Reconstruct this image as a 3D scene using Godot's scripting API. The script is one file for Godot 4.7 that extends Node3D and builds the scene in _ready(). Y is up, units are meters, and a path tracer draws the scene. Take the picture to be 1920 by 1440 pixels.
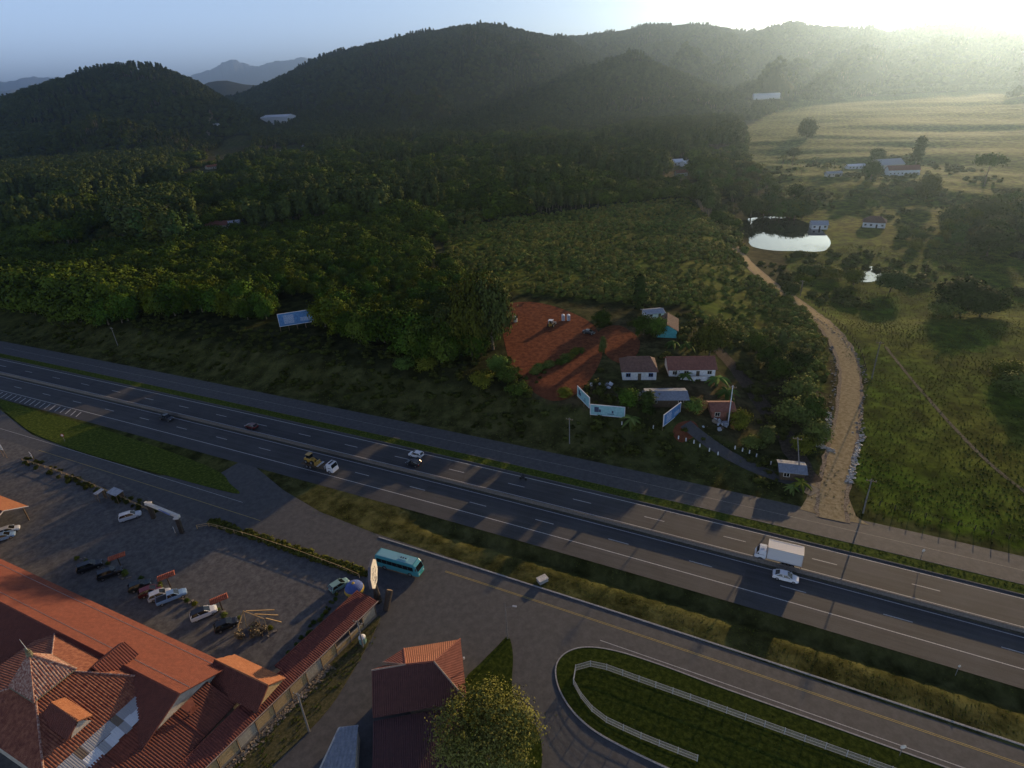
extends Node3D
# Late-afternoon drone view: a highway with service roads, a tiled-roof restaurant, forest, pasture and hills.
# World: x right, y up, z towards the viewer; metres. Road axis runs along (CA, SA) in the x-z plane.
const CA := 0.89501
const SA := 0.44604
const SUN_AZ := 0.6600     # radians right of -z
const SUN_EL := 0.1650     # radians (9.5 degrees)
var rng := RandomNumberGenerator.new()
var n_fine := FastNoiseLite.new()
var n_big := FastNoiseLite.new()
var n_past := FastNoiseLite.new()
var hills: Array = []
var M := {}
var taken := {}

func _ready():
	rng.seed = 7
	# ---- camera
	var cam := Camera3D.new()
	cam.name = "camera"
	cam.transform = Transform3D(Basis(Vector3(0.9984873, -0.04933093, 0.02428097), Vector3(0.05498278, 0.89584968, -0.44094246), Vector3(0.0, 0.44161048, 0.89720688)), Vector3(0, 82, 0))
	cam.fov = 65.517
	cam.near = 0.5
	cam.far = 80000.0
	add_child(cam)
	# ---- sky, haze, exposure
	var we := WorldEnvironment.new()
	we.name = "world_environment"
	var e := Environment.new()
	e.background_mode = Environment.BG_SKY
	e.sky = Sky.new()
	e.sky.sky_material = sky_material()
	e.background_energy_multiplier = 0.2
	e.tonemap_mode = Environment.TONE_MAPPER_LINEAR
	e.tonemap_exposure = 2.1
	e.volumetric_fog_enabled = true
	e.volumetric_fog_density = 0.000085
	e.volumetric_fog_albedo = Color(0.69, 0.835, 1.0)
	e.volumetric_fog_anisotropy = 0.78
	e.sdfgi_enabled = true
	e.ssao_enabled = true
	e.ssil_enabled = true
	we.environment = e
	add_child(we)
	# ---- sun
	var sun := DirectionalLight3D.new()
	sun.name = "sun"
	sun.light_energy = 1.55
	sun.light_color = Color(1.0, 0.85, 0.64)
	sun.light_angular_distance = 0.6
	sun.shadow_enabled = true
	add_child(sun)
	var to_sun := Vector3(sin(SUN_AZ) * cos(SUN_EL), sin(SUN_EL), -cos(SUN_AZ) * cos(SUN_EL))
	sun.look_at_from_position(to_sun * 100.0, Vector3.ZERO, Vector3.UP)
	# ---- noises
	n_fine.seed = 3; n_fine.frequency = 0.02; n_fine.fractal_octaves = 4
	n_big.seed = 11; n_big.frequency = 0.0025; n_big.fractal_octaves = 4
	n_past.seed = 21; n_past.frequency = 0.0065; n_past.fractal_octaves = 2
	setup_hills()
	make_materials()
	build_ground()
	build_far_mountains()
	build_roads()
	build_forest()
	build_all()

# ================================================= sky
func sky_material() -> PanoramaSkyMaterial:
	var w := 512
	var h := 256
	var img := Image.create(w, h, false, Image.FORMAT_RGBAF)
	var to_sun := Vector3(sin(SUN_AZ) * cos(SUN_EL), sin(SUN_EL), -cos(SUN_AZ) * cos(SUN_EL))
	var zen := Vector3(0.11, 0.165, 0.42)
	var low := Vector3(3.6, 5.3, 7.6)
	var hor := Vector3(3.3, 3.25, 3.15)
	for j in h:
		var el := (0.5 - (j + 0.5) / h) * PI
		var up := maxf(sin(el), 0.0)
		var base := zen + (low - zen) * exp(-up / 0.15)
		base = base.lerp(hor, exp(-up / 0.06))
		for i in w:
			var a := ((i + 0.5) / w) * TAU
			# column 0 looks towards +z, columns run towards -x, -z, +x
			var d := Vector3(-sin(a) * cos(el), sin(el), cos(a) * cos(el))
			var g := acos(clampf(d.dot(to_sun), -1.0, 1.0))
			var glow := 0.5 * exp(-g / 0.42) + 3.4 * exp(-g / 0.13)
			var c := base * (1.0 + 0.12 * cos(g)) + Vector3(1.0, 0.94, 0.86) * glow
			img.set_pixel(i, j, Color(c.x, c.y, c.z, 1.0))
	var m := PanoramaSkyMaterial.new()
	m.panorama = ImageTexture.create_from_image(img)
	return m

# ================================================= mesh builder (flat-shaded triangles)
class MB:
	var v := PackedVector3Array()
	var uv := PackedVector2Array()
	var use_uv := false
	func tri(a: Vector3, b: Vector3, c: Vector3):
		v.append(a); v.append(b); v.append(c)
	func quad(a: Vector3, b: Vector3, c: Vector3, d: Vector3):
		v.append(a); v.append(b); v.append(c); v.append(a); v.append(c); v.append(d)
	func quv(a: Vector3, b: Vector3, c: Vector3, d: Vector3, ua: Vector2, ub: Vector2, uc: Vector2, ud: Vector2):
		quad(a, b, c, d)
		use_uv = true
		uv.append(ua); uv.append(ub); uv.append(uc); uv.append(ua); uv.append(uc); uv.append(ud)
	func box(c: Vector3, s: Vector3, b := Basis()):
		var x := b.x * s.x * 0.5
		var y := b.y * s.y * 0.5
		var z := b.z * s.z * 0.5
		quad(c - x + y + z, c + x + y + z, c + x + y - z, c - x + y - z)
		quad(c - x - y - z, c + x - y - z, c + x - y + z, c - x - y + z)
		quad(c - x - y + z, c + x - y + z, c + x + y + z, c - x + y + z)
		quad(c + x - y - z, c - x - y - z, c - x + y - z, c + x + y - z)
		quad(c + x - y + z, c + x - y - z, c + x + y - z, c + x + y + z)
		quad(c - x - y - z, c - x - y + z, c - x + y + z, c - x + y - z)
	func bar(a: Vector3, b: Vector3, w: float, h: float):
		var d := b - a
		var l := d.length()
		if l < 0.001: return
		var y := d / l
		var x := y.cross(Vector3.UP) if absf(y.y) < 0.95 else y.cross(Vector3.RIGHT)
		x = x.normalized()
		box((a + b) * 0.5, Vector3(w, l, h), Basis(x, y, x.cross(y)))
	func tube(a: Vector3, b: Vector3, ra: float, rb: float, n := 8, caps := true):
		var d := (b - a).normalized()
		var x := d.cross(Vector3.UP) if absf(d.y) < 0.95 else d.cross(Vector3.RIGHT)
		x = x.normalized()
		var y := x.cross(d)
		for k in n:
			var t0 := TAU * k / n
			var t1 := TAU * (k + 1) / n
			var p0 := x * cos(t0) + y * sin(t0)
			var p1 := x * cos(t1) + y * sin(t1)
			quad(a + p0 * ra, a + p1 * ra, b + p1 * rb, b + p0 * rb)
			if caps:
				tri(b, b + p0 * rb, b + p1 * rb)
				tri(a, a + p1 * ra, a + p0 * ra)
	# a prism: outline in the local (x, y) plane of a frame, pushed along z from z0 to z1
	func prism(p: PackedVector2Array, z0: float, z1: float, f := Transform3D()):
		var n := p.size()
		var t := Geometry2D.triangulate_polygon(p)
		for k in range(0, t.size(), 3):
			tri(f * Vector3(p[t[k]].x, p[t[k]].y, z1), f * Vector3(p[t[k + 1]].x, p[t[k + 1]].y, z1), f * Vector3(p[t[k + 2]].x, p[t[k + 2]].y, z1))
			tri(f * Vector3(p[t[k]].x, p[t[k]].y, z0), f * Vector3(p[t[k + 2]].x, p[t[k + 2]].y, z0), f * Vector3(p[t[k + 1]].x, p[t[k + 1]].y, z0))
		for k in n:
			var a := p[k]
			var b := p[(k + 1) % n]
			quad(f * Vector3(a.x, a.y, z0), f * Vector3(b.x, b.y, z0), f * Vector3(b.x, b.y, z1), f * Vector3(a.x, a.y, z1))
	func mesh() -> ArrayMesh:
		var m := ArrayMesh.new()
		if v.is_empty(): return m
		var a := []
		a.resize(Mesh.ARRAY_MAX)
		a[Mesh.ARRAY_VERTEX] = v
		if use_uv and uv.size() == v.size(): a[Mesh.ARRAY_TEX_UV] = uv
		m.add_surface_from_arrays(Mesh.PRIMITIVE_TRIANGLES, a)
		return m

func numbered(called: String) -> String:
	if not taken.has(called):
		taken[called] = 0
		return called
	taken[called] += 1
	return "%s_%03d" % [called, taken[called]]

func put(mb, called: String, mat: Material, parent: Node = null) -> MeshInstance3D:
	var o := MeshInstance3D.new()
	o.mesh = mb.mesh() if mb is MB else mb
	if mat: o.material_override = mat
	if parent == null:
		o.name = numbered(called)
		add_child(o)
	else:
		o.name = called
		parent.add_child(o, true)
	return o

func thing(called: String, label: String, category: String, at := Vector3.ZERO, turn := 0.0, group := "") -> Node3D:
	var o := Node3D.new()
	o.name = numbered(called)
	add_child(o)
	o.position = at
	o.rotation.y = turn
	tag(o, label, category, group)
	return o

func tag(o: Node, label: String, category: String, group := ""):
	o.set_meta("label", label)
	o.set_meta("category", category)
	if group != "": o.set_meta("group", group)

func structure(mb, called: String, mat: Material, label := "") -> MeshInstance3D:
	var o := put(mb, called, mat)
	o.set_meta("kind", "structure")
	if label != "": o.set_meta("label", label)
	return o

func again(o: Node3D, at: Vector3, turn: float, label := "") -> Node3D:
	var c: Node3D = o.duplicate()
	var base := String(o.name)
	if base.length() > 4 and base[-4] == "_" and base.right(3).is_valid_int(): base = base.left(-4)
	c.name = numbered(base)
	add_child(c)
	c.position = at
	c.rotation.y = turn
	if label != "": c.set_meta("label", label)
	return c

# ================================================= materials
func lin(r: float, g: float, b: float) -> Color:
	return Color(r, g, b).linear_to_srgb()

func noise_img(seed_: int, freq: float, oct: int, lo: Color, hi: Color, size := 512, gain := 0.55, contrast := 1.0) -> ImageTexture:
	var n := FastNoiseLite.new()
	n.seed = seed_; n.frequency = freq; n.fractal_octaves = oct; n.fractal_gain = gain
	var src := n.get_seamless_image(size, size)
	var out := Image.create(size, size, true, Image.FORMAT_RGB8)
	for y in size:
		for x in size:
			var t := clampf((src.get_pixel(x, y).r - 0.5) * contrast + 0.5, 0.0, 1.0)
			out.set_pixel(x, y, lo.lerp(hi, t))
	out.generate_mipmaps()
	return ImageTexture.create_from_image(out)

func mat(c: Color, rough := 0.8, metal := 0.0) -> StandardMaterial3D:
	var m := StandardMaterial3D.new()
	m.albedo_color = c
	m.roughness = rough
	m.metallic = metal
	m.cull_mode = BaseMaterial3D.CULL_DISABLED
	return m

func mat_tex(tex: Texture2D, scale: float, rough := 0.9, tint := Color.WHITE) -> StandardMaterial3D:
	var m := mat(tint, rough)
	m.albedo_texture = tex
	m.uv1_triplanar = true
	m.uv1_world_triplanar = true
	m.uv1_scale = Vector3.ONE * scale
	return m

# worn asphalt: fine grain, wheel tracks running along the lanes, patches and cracks across
func lane_texture() -> ImageTexture:
	var n := FastNoiseLite.new()
	n.seed = 77; n.frequency = 0.02; n.fractal_octaves = 5; n.fractal_gain = 0.7
	var w := 256
	var h := 1024
	var img := Image.create(w, h, true, Image.FORMAT_RGB8)
	for y in h:
		for x in w:
			var u := float(x) / w
			var track := 0.0
			for c in [0.16, 0.33, 0.50, 0.68]: track += exp(-pow((u - c) / 0.035, 2.0))
			var streak := n.get_noise_2d(x * 3.0, y * 0.16)
			var patch := n.get_noise_2d(x * 0.25 + 900.0, y * 0.35)
			var grain := n.get_noise_2d(x * 9.0, y * 9.0 + 400.0)
			var v := clampf(0.045 + 0.010 * track + 0.020 * streak + 0.016 * patch + 0.016 * grain, 0.02, 0.11)
			img.set_pixel(x, y, lin(v * 0.97, v * 0.97, v * 1.0))
	img.generate_mipmaps()
	return ImageTexture.create_from_image(img)

func make_materials():
	var grain := noise_img(5, 0.035, 5, Color(0.62, 0.62, 0.62), Color(1, 1, 1), 512, 0.7, 1.6)
	var blotch := noise_img(6, 0.006, 8, Color(0.5, 0.52, 0.46), Color(1, 1, 1), 1024, 0.72, 1.9)
	M.grain = grain
	M.blotch = blotch
	M.ground = mat_tex(blotch, 0.021, 0.95)
	M.ground.vertex_color_use_as_albedo = true
	M.asphalt = mat_tex(noise_img(8, 0.02, 6, lin(0.030, 0.029, 0.029), lin(0.058, 0.055, 0.052), 512, 0.75, 1.5), 0.06, 0.82)
	M.asphalt_old = mat_tex(noise_img(9, 0.02, 6, lin(0.050, 0.049, 0.049), lin(0.090, 0.087, 0.084), 512, 0.75, 1.5), 0.06, 0.82)
	M.highway = mat(Color.WHITE, 0.82)
	M.highway.albedo_texture = lane_texture()
	M.gravel = mat_tex(noise_img(10, 0.02, 6, lin(0.090, 0.086, 0.082), lin(0.165, 0.156, 0.145), 512, 0.75, 1.6), 0.05, 0.9)
	M.dirt = mat_tex(noise_img(12, 0.02, 6, lin(0.25, 0.19, 0.095), lin(0.42, 0.335, 0.19), 512, 0.7, 1.6), 0.07, 0.95)
	M.red_dirt = mat_tex(noise_img(13, 0.015, 6, lin(0.11, 0.036, 0.018), lin(0.22, 0.078, 0.038), 512, 0.7, 1.7), 0.05, 0.95)
	M.line = mat_tex(noise_img(14, 0.05, 5, lin(0.30, 0.30, 0.29), lin(0.62, 0.61, 0.58), 256, 0.7, 1.8), 0.3, 0.7)
	M.line_yellow = mat_tex(noise_img(15, 0.05, 5, lin(0.30, 0.22, 0.05), lin(0.55, 0.40, 0.10), 256, 0.7, 1.8), 0.3, 0.7)
	M.kerb = mat_tex(noise_img(16, 0.05, 5, lin(0.22, 0.21, 0.2), lin(0.42, 0.41, 0.39), 256, 0.7, 1.6), 0.25, 0.85)
	M.kerb_dark = mat_tex(noise_img(26, 0.05, 5, lin(0.07, 0.065, 0.06), lin(0.16, 0.15, 0.14), 256, 0.7, 1.6), 0.25, 0.9)
	M.line_faint = mat_tex(noise_img(14, 0.05, 5, lin(0.16, 0.15, 0.14), lin(0.40, 0.38, 0.34), 256, 0.7, 1.8), 0.3, 0.7)
	M.median = mat_tex(noise_img(18, 0.03, 5, lin(0.03, 0.032, 0.018), lin(0.10, 0.09, 0.06), 256, 0.7, 1.7), 0.15, 0.95)
	var gtex := noise_img(19, 0.02, 6, lin(0.034, 0.052, 0.008), lin(0.125, 0.150, 0.028), 512, 0.75, 1.6)
	M.grass = mat_tex(gtex, 0.09, 0.95)
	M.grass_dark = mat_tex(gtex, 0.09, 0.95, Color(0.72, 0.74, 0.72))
	M.grass_dry = mat_tex(noise_img(20, 0.025, 6, lin(0.05, 0.05, 0.02), lin(0.14, 0.12, 0.06), 512, 0.75, 1.7), 0.12, 0.95)
	M.sand = mat_tex(noise_img(22, 0.03, 6, lin(0.16, 0.12, 0.075), lin(0.40, 0.33, 0.24), 512, 0.75, 1.8), 0.1, 0.95)
	M.track = mat_tex(noise_img(23, 0.03, 6, lin(0.05, 0.04, 0.03), lin(0.11, 0.085, 0.065), 256, 0.75, 1.7), 0.12, 0.95)
	M.path = mat_tex(noise_img(24, 0.03, 6, lin(0.09, 0.08, 0.05), lin(0.24, 0.20, 0.14), 256, 0.75, 1.7), 0.15, 0.95)
	M.leaf = mat(Color(1, 1, 1), 0.75)
	M.leaves = [M.leaf]
	M.leaf.vertex_color_use_as_albedo = true
	M.leaf.backlight = Color(0.75, 0.85, 0.3)
	for q in [[0.72, 0.80, 0.70], [1.0, 0.94, 0.72], [0.88, 1.0, 0.95]]:
		var lm: StandardMaterial3D = M.leaf.duplicate()
		lm.albedo_color = Color(q[0], q[1], q[2])
		M.leaves.append(lm)
	M.bark = mat_tex(noise_img(17, 0.03, 5, lin(0.10, 0.075, 0.05), lin(0.24, 0.19, 0.14), 256, 0.7, 1.6), 0.5, 0.95)
	for k in ["ground", "grass", "grass_dark", "grass_dry", "leaf", "dirt", "sand", "red_dirt", "track", "path", "gravel"]: M[k].metallic_specular = 0.08
	for lm in M.leaves: lm.metallic_specular = 0.08
	M.water = mat(lin(0.012, 0.016, 0.014), 0.03)
	M.tyre = mat(lin(0.012, 0.012, 0.012), 0.9)
	M.rim = mat(lin(0.45, 0.45, 0.46), 0.35, 0.8)
	M.glass = mat(lin(0.01, 0.012, 0.014), 0.06)
	M.lamp_glass = mat(lin(0.62, 0.64, 0.66), 0.12)
	M.tail = mat(lin(0.30, 0.015, 0.012), 0.25)
	M.black_plastic = mat(lin(0.015, 0.015, 0.016), 0.55)
	for q in [["white_paint", 0.72, 0.72, 0.72], ["silver_paint", 0.50, 0.52, 0.55], ["black_paint", 0.010, 0.010, 0.011], ["dark_paint", 0.020, 0.021, 0.024], ["dark_green_paint", 0.016, 0.022, 0.018], ["maroon_paint", 0.10, 0.012, 0.012], ["blue_paint", 0.20, 0.32, 0.50], ["green_paint", 0.22, 0.36, 0.32], ["teal_paint", 0.05, 0.27, 0.31], ["teal_bright", 0.05, 0.40, 0.33], ["teal_pale", 0.22, 0.44, 0.47], ["box_white", 0.60, 0.58, 0.56], ["loader_yellow", 0.42, 0.25, 0.04]]:
		var pm := mat(lin(q[1], q[2], q[3]), 0.32)
		pm.clearcoat_enabled = true
		pm.clearcoat = 0.6
		pm.clearcoat_roughness = 0.12
		M[q[0]] = pm
	M.box_white.clearcoat_enabled = false
	M.box_white.roughness = 0.6
	M.alu = mat(lin(0.55, 0.55, 0.56), 0.4, 0.7)
	M.wood_dark = mat_tex(noise_img(25, 0.03, 5, lin(0.05, 0.035, 0.02), lin(0.13, 0.09, 0.055), 256, 0.7, 1.6), 0.4, 0.9)
	M.cloth_dark = mat(lin(0.02, 0.02, 0.024), 0.9)
	M.far_rock = mat(lin(0.06, 0.075, 0.06), 1.0)

# ================================================= ground
func S(s: float, t: float) -> Vector2:
	return Vector2(s * CA - t * SA, s * SA + t * CA)

func st_of(x: float, z: float) -> Vector2:
	return Vector2(x * CA + z * SA, -x * SA + z * CA)

func road_bend(s: float) -> float:
	var d := s + 75.0
	return 1.9 * (d / 119.0) * (d / 119.0) if d > 0.0 else 1.8 * (d / 195.0) * (d / 195.0)

func R3(s: float, t: float, y := 0.0) -> Vector3:
	var p := S(s, t + road_bend(s))
	return Vector3(p.x, y, p.y)

func near_h(x: float, z: float) -> float:
	var q := st_of(x, z)
	var h := 5.5 * smoothstep(-119.0, -143.0, q.y) * smoothstep(6.0, -24.0, q.x - 0.12 * (q.y + 120.0))
	h -= 3.8 * smoothstep(-188.0, -216.0, z) * (1.0 - smoothstep(-400.0, -470.0, z)) * smoothstep(110.0, 140.0, x)
	var t := q.y - road_bend(q.x)
	if t > -87.0 and t < -75.0 and q.x > -75.0:
		h -= 1.5 * exp(-pow((t + 82.0) / 1.7, 2.0)) * smoothstep(-75.0, -55.0, q.x)
	return h

func setup_hills():
	hills = [
		{R = 1900.0, wf = 620.0, wb = 500.0, p = PackedVector2Array([Vector2(-0.7655, 67.7), Vector2(-0.6978, 95.4), Vector2(-0.6348, 118.1), Vector2(-0.6112, 133.7), Vector2(-0.5905, 145.5), Vector2(-0.5635, 159.3), Vector2(-0.5410, 169.3), Vector2(-0.5155, 173.5), Vector2(-0.4847, 179.9), Vector2(-0.4608, 175.1), Vector2(-0.4405, 163.2), Vector2(-0.4233, 147.6), Vector2(-0.4062, 127.8), Vector2(-0.3922, 106.6), Vector2(-0.3690, 71.1), Vector2(-0.3392, 21.4)])},
		{R = 2700.0, wf = 950.0, wb = 600.0, p = PackedVector2Array([Vector2(-0.4479, 24.6), Vector2(-0.4023, 80.6), Vector2(-0.3651, 111.7), Vector2(-0.3270, 146.8), Vector2(-0.2805, 192.2), Vector2(-0.2493, 221.5), Vector2(-0.2029, 252.9), Vector2(-0.1568, 273.4), Vector2(-0.1105, 288.4), Vector2(-0.0639, 306.6), Vector2(-0.0137, 314.9), Vector2(0.0206, 299.7), Vector2(0.0588, 272.9), Vector2(0.0817, 255.2), Vector2(0.1202, 220.4), Vector2(0.1589, 165.0), Vector2(0.1982, 93.9), Vector2(0.2457, 11.4), Vector2(0.2936, -71.5)])},
		{R = 3700.0, wf = 1500.0, wb = 800.0, p = PackedVector2Array([Vector2(-0.1106, -143.3), Vector2(-0.0570, 39.0), Vector2(0.0024, 212.7), Vector2(0.0428, 296.8), Vector2(0.0895, 317.8), Vector2(0.1355, 315.8), Vector2(0.1810, 323.2), Vector2(0.2217, 338.1), Vector2(0.2475, 329.5), Vector2(0.2764, 331.8), Vector2(0.3122, 315.6), Vector2(0.3408, 289.3), Vector2(0.3551, 271.5), Vector2(0.3817, 287.7), Vector2(0.4077, 298.8), Vector2(0.4408, 278.1), Vector2(0.4662, 270.7), Vector2(0.4854, 254.1), Vector2(0.5096, 251.4), Vector2(0.5286, 226.3), Vector2(0.5456, 232.1), Vector2(0.5674, 242.4), Vector2(0.5946, 242.2), Vector2(0.6224, 217.0), Vector2(0.6498, 186.3), Vector2(0.6653, 175.7), Vector2(0.7319, 148.1), Vector2(0.8324, 90.2), Vector2(0.9320, 63.0)])},
		{R = 1900.0, wf = 520.0, wb = 420.0, p = PackedVector2Array([Vector2(-0.0281, -27.9), Vector2(0.0142, 8.2), Vector2(0.0558, 46.5), Vector2(0.0963, 89.4), Vector2(0.1358, 120.4), Vector2(0.1743, 140.1), Vector2(0.1972, 142.9), Vector2(0.2277, 129.4), Vector2(0.2582, 110.6), Vector2(0.2964, 80.8), Vector2(0.3345, 48.6), Vector2(0.3803, 1.7), Vector2(0.4258, -47.2)])},
		{R = 5200.0, wf = 900.0, wb = 900.0, p = PackedVector2Array([Vector2(-0.4691, 64.4), Vector2(-0.4229, 204.5), Vector2(-0.4008, 250.2), Vector2(-0.3797, 269.6), Vector2(-0.3600, 252.0), Vector2(-0.3398, 237.4), Vector2(-0.3118, 231.3), Vector2(-0.2851, 172.3), Vector2(-0.2303, 30.9)])},
	]

func hill_at(k: Dictionary, az: float) -> float:
	var p: PackedVector2Array = k.p
	var n := p.size()
	if az <= p[0].x or az >= p[n - 1].x: return 0.0
	for i in n - 1:
		if az < p[i + 1].x:
			var f := (az - p[i].x) / (p[i + 1].x - p[i].x)
			return maxf(0.0, lerpf(p[i].y, p[i + 1].y, f))
	return 0.0

func hills_h(x: float, z: float) -> float:
	var r := sqrt(x * x + z * z)
	var az := atan2(x, -z)
	var fold := n_big.get_noise_2d(x, z)
	var acc := 0.0
	for k in hills:
		var d: float = k.R - r
		if d > k.wf * 1.35 or d < -k.wb: continue
		var t := 0.0
		if d >= 0.0:
			t = 1.0 - (d * (1.0 + 0.75 * fold * minf(1.0, d / 200.0))) / k.wf
		else:
			t = 1.0 + d / k.wb
		t = clampf(t, 0.0, 1.0)
		t = t * t * (3.0 - 2.0 * t) * 0.65 + t * 0.35
		var h := hill_at(k, az) * t
		acc += h * h * h * h
	return sqrt(sqrt(acc))

func ground_h(x: float, z: float) -> float:
	var r := sqrt(x * x + z * z)
	var h := near_h(x, z)
	if r > 380.0:
		var az := atan2(x, -z)
		var pm := smoothstep(0.30, 0.42, az) * smoothstep(430.0, 620.0, r) * (1.0 - smoothstep(2300.0, 2900.0, r))
		if pm > 0.0:
			var u := x * 0.58 - z * 0.815
			var w := x * 0.815 + z * 0.58
			h += pm * (7.2 * n_past.get_noise_2d(u * 1.35, w * 0.42) + 6.0 * smoothstep(500.0, 1800.0, r))
		h += 2.5 * n_fine.get_noise_2d(x * 0.25, z * 0.25) * smoothstep(380.0, 700.0, r) * (1.0 - pm)
		h += smoothstep(1250.0, 2300.0, r) * (36.0 * (1.0 - smoothstep(0.3, 0.5, az)) + 6.0)
		if r > 1150.0:
			var b := maxf(h, 0.0)
			var hh := maxf(0.0, hills_h(x, z) - 9.0)
			h = sqrt(sqrt(b * b * b * b + hh * hh * hh * hh)) if hh > 0.5 else b
	return h

func inside(p: Vector2, poly: PackedVector2Array) -> bool:
	return Geometry2D.is_point_in_polygon(p, poly)

var Z_PASTURE := PackedVector2Array([Vector2(118.70, -229.55), Vector2(109.46, -185.86), Vector2(103.32, -153.71), Vector2(75.09, -108.51), Vector2(73.32, -97.01), Vector2(94.24, -84.48), Vector2(124.45, -69.31), Vector2(302.66, -176.09), Vector2(1347.70, -1032.43), Vector2(3615.90, -4422.95), Vector2(1472.87, -2550.80), Vector2(847.13, -1820.49), Vector2(444.79, -1150.77), Vector2(266.26, -693.68), Vector2(213.16, -481.89), Vector2(151.92, -320.07)])
var Z_PLANT := PackedVector2Array([Vector2(-36.50, -380.45), Vector2(20.47, -408.31), Vector2(135.76, -447.59), Vector2(130.06, -370.22), Vector2(114.50, -263.19), Vector2(114.33, -223.93), Vector2(106.66, -183.88), Vector2(90.17, -150.16), Vector2(83.67, -153.35), Vector2(86.58, -178.93), Vector2(70.41, -195.56), Vector2(67.89, -213.23), Vector2(31.59, -227.73), Vector2(-0.12, -243.31), Vector2(-29.64, -290.32)])
var Z_WOOD := PackedVector2Array([Vector2(-365.56, -360.14), Vector2(-286.38, -365.69), Vector2(-258.31, -372.67), Vector2(-205.89, -380.14), Vector2(-161.56, -396.73), Vector2(-126.35, -421.83), Vector2(-50.39, -400.99), Vector2(-41.51, -351.81), Vector2(-35.53, -272.73), Vector2(-25.68, -270.80), Vector2(-8.06, -247.01), Vector2(-3.62, -215.78), Vector2(-3.75, -184.12), Vector2(-12.92, -168.27), Vector2(-22.97, -169.70), Vector2(-34.16, -178.55), Vector2(-60.25, -201.15), Vector2(-120.63, -234.89), Vector2(-162.54, -230.66), Vector2(-213.54, -238.93), Vector2(-268.73, -250.32)])
var Z_EUC := [PackedVector2Array([Vector2(-807.42, -972.38), Vector2(-1161.25, -1511.50), Vector2(-2285.85, -3470.68), Vector2(-1044.82, -1896.43), Vector2(-533.88, -1061.21), Vector2(-396.27, -724.62), Vector2(-357.98, -600.22), Vector2(-371.31, -555.48), Vector2(-487.52, -653.69), Vector2(-532.25, -626.15)]), PackedVector2Array([Vector2(-1071.02, -1915.97), Vector2(-1623.47, -3163.61), Vector2(-1078.02, -2869.86), Vector2(-649.25, -1601.41), Vector2(-530.01, -1131.12), Vector2(-545.03, -1084.37)]), PackedVector2Array([Vector2(187.12, -977.62), Vector2(331.08, -1309.96), Vector2(443.45, -1186.37), Vector2(290.45, -755.63), Vector2(191.55, -725.36)]), PackedVector2Array([Vector2(-297.37, -468.75), Vector2(-287.74, -522.10), Vector2(-238.30, -472.98), Vector2(-185.55, -379.64), Vector2(-196.85, -361.35), Vector2(-240.84, -382.62)])]
var Z_OPEN := [PackedVector2Array([Vector2(-356.48, -368.09), Vector2(-280.58, -391.96), Vector2(-253.59, -396.01), Vector2(-239.26, -371.05), Vector2(-265.17, -348.64), Vector2(-322.58, -328.98)]), PackedVector2Array([Vector2(-205.03, -416.18), Vector2(-173.06, -450.26), Vector2(-158.80, -430.73), Vector2(-186.80, -390.46)]), PackedVector2Array([Vector2(-493.29, -1039.79), Vector2(-611.52, -1474.58), Vector2(-516.28, -1378.97), Vector2(-380.46, -980.25), Vector2(-432.99, -969.23)]), PackedVector2Array([Vector2(-425.37, -835.89), Vector2(-437.52, -908.43), Vector2(-396.91, -902.14), Vector2(-330.31, -757.88), Vector2(-351.35, -707.01)]), PackedVector2Array([Vector2(-431.18, -1143.34), Vector2(-401.99, -1300.56), Vector2(-305.90, -1005.10), Vector2(-344.31, -924.16)]), PackedVector2Array([Vector2(-44.16, -359.55), Vector2(-38.26, -365.41), Vector2(-26.19, -254.22), Vector2(-33.44, -251.65)]), PackedVector2Array([Vector2(-3262.05, -9402.15), Vector2(-2172.43, -7263.93), Vector2(-765.03, -2523.37), Vector2(-964.69, -2744.40)]), PackedVector2Array([Vector2(-335.89, -459.43), Vector2(-326.82, -476.83), Vector2(-269.16, -407.57), Vector2(-286.93, -396.42)]), PackedVector2Array([Vector2(175.79, -686.71), Vector2(205.95, -670.79), Vector2(157.43, -507.58), Vector2(137.54, -515.38)])]
var Z_SETTLE := PackedVector2Array([Vector2(-0.28, -233.30), Vector2(30.45, -219.40), Vector2(65.45, -204.77), Vector2(68.41, -189.32), Vector2(83.39, -184.31), Vector2(88.10, -163.01), Vector2(109.46, -185.86), Vector2(102.59, -153.80), Vector2(69.28, -97.71), Vector2(58.00, -102.30), Vector2(40.21, -111.79), Vector2(16.18, -135.37), Vector2(5.85, -149.78), Vector2(-1.37, -166.74), Vector2(-2.65, -209.73)])

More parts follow.
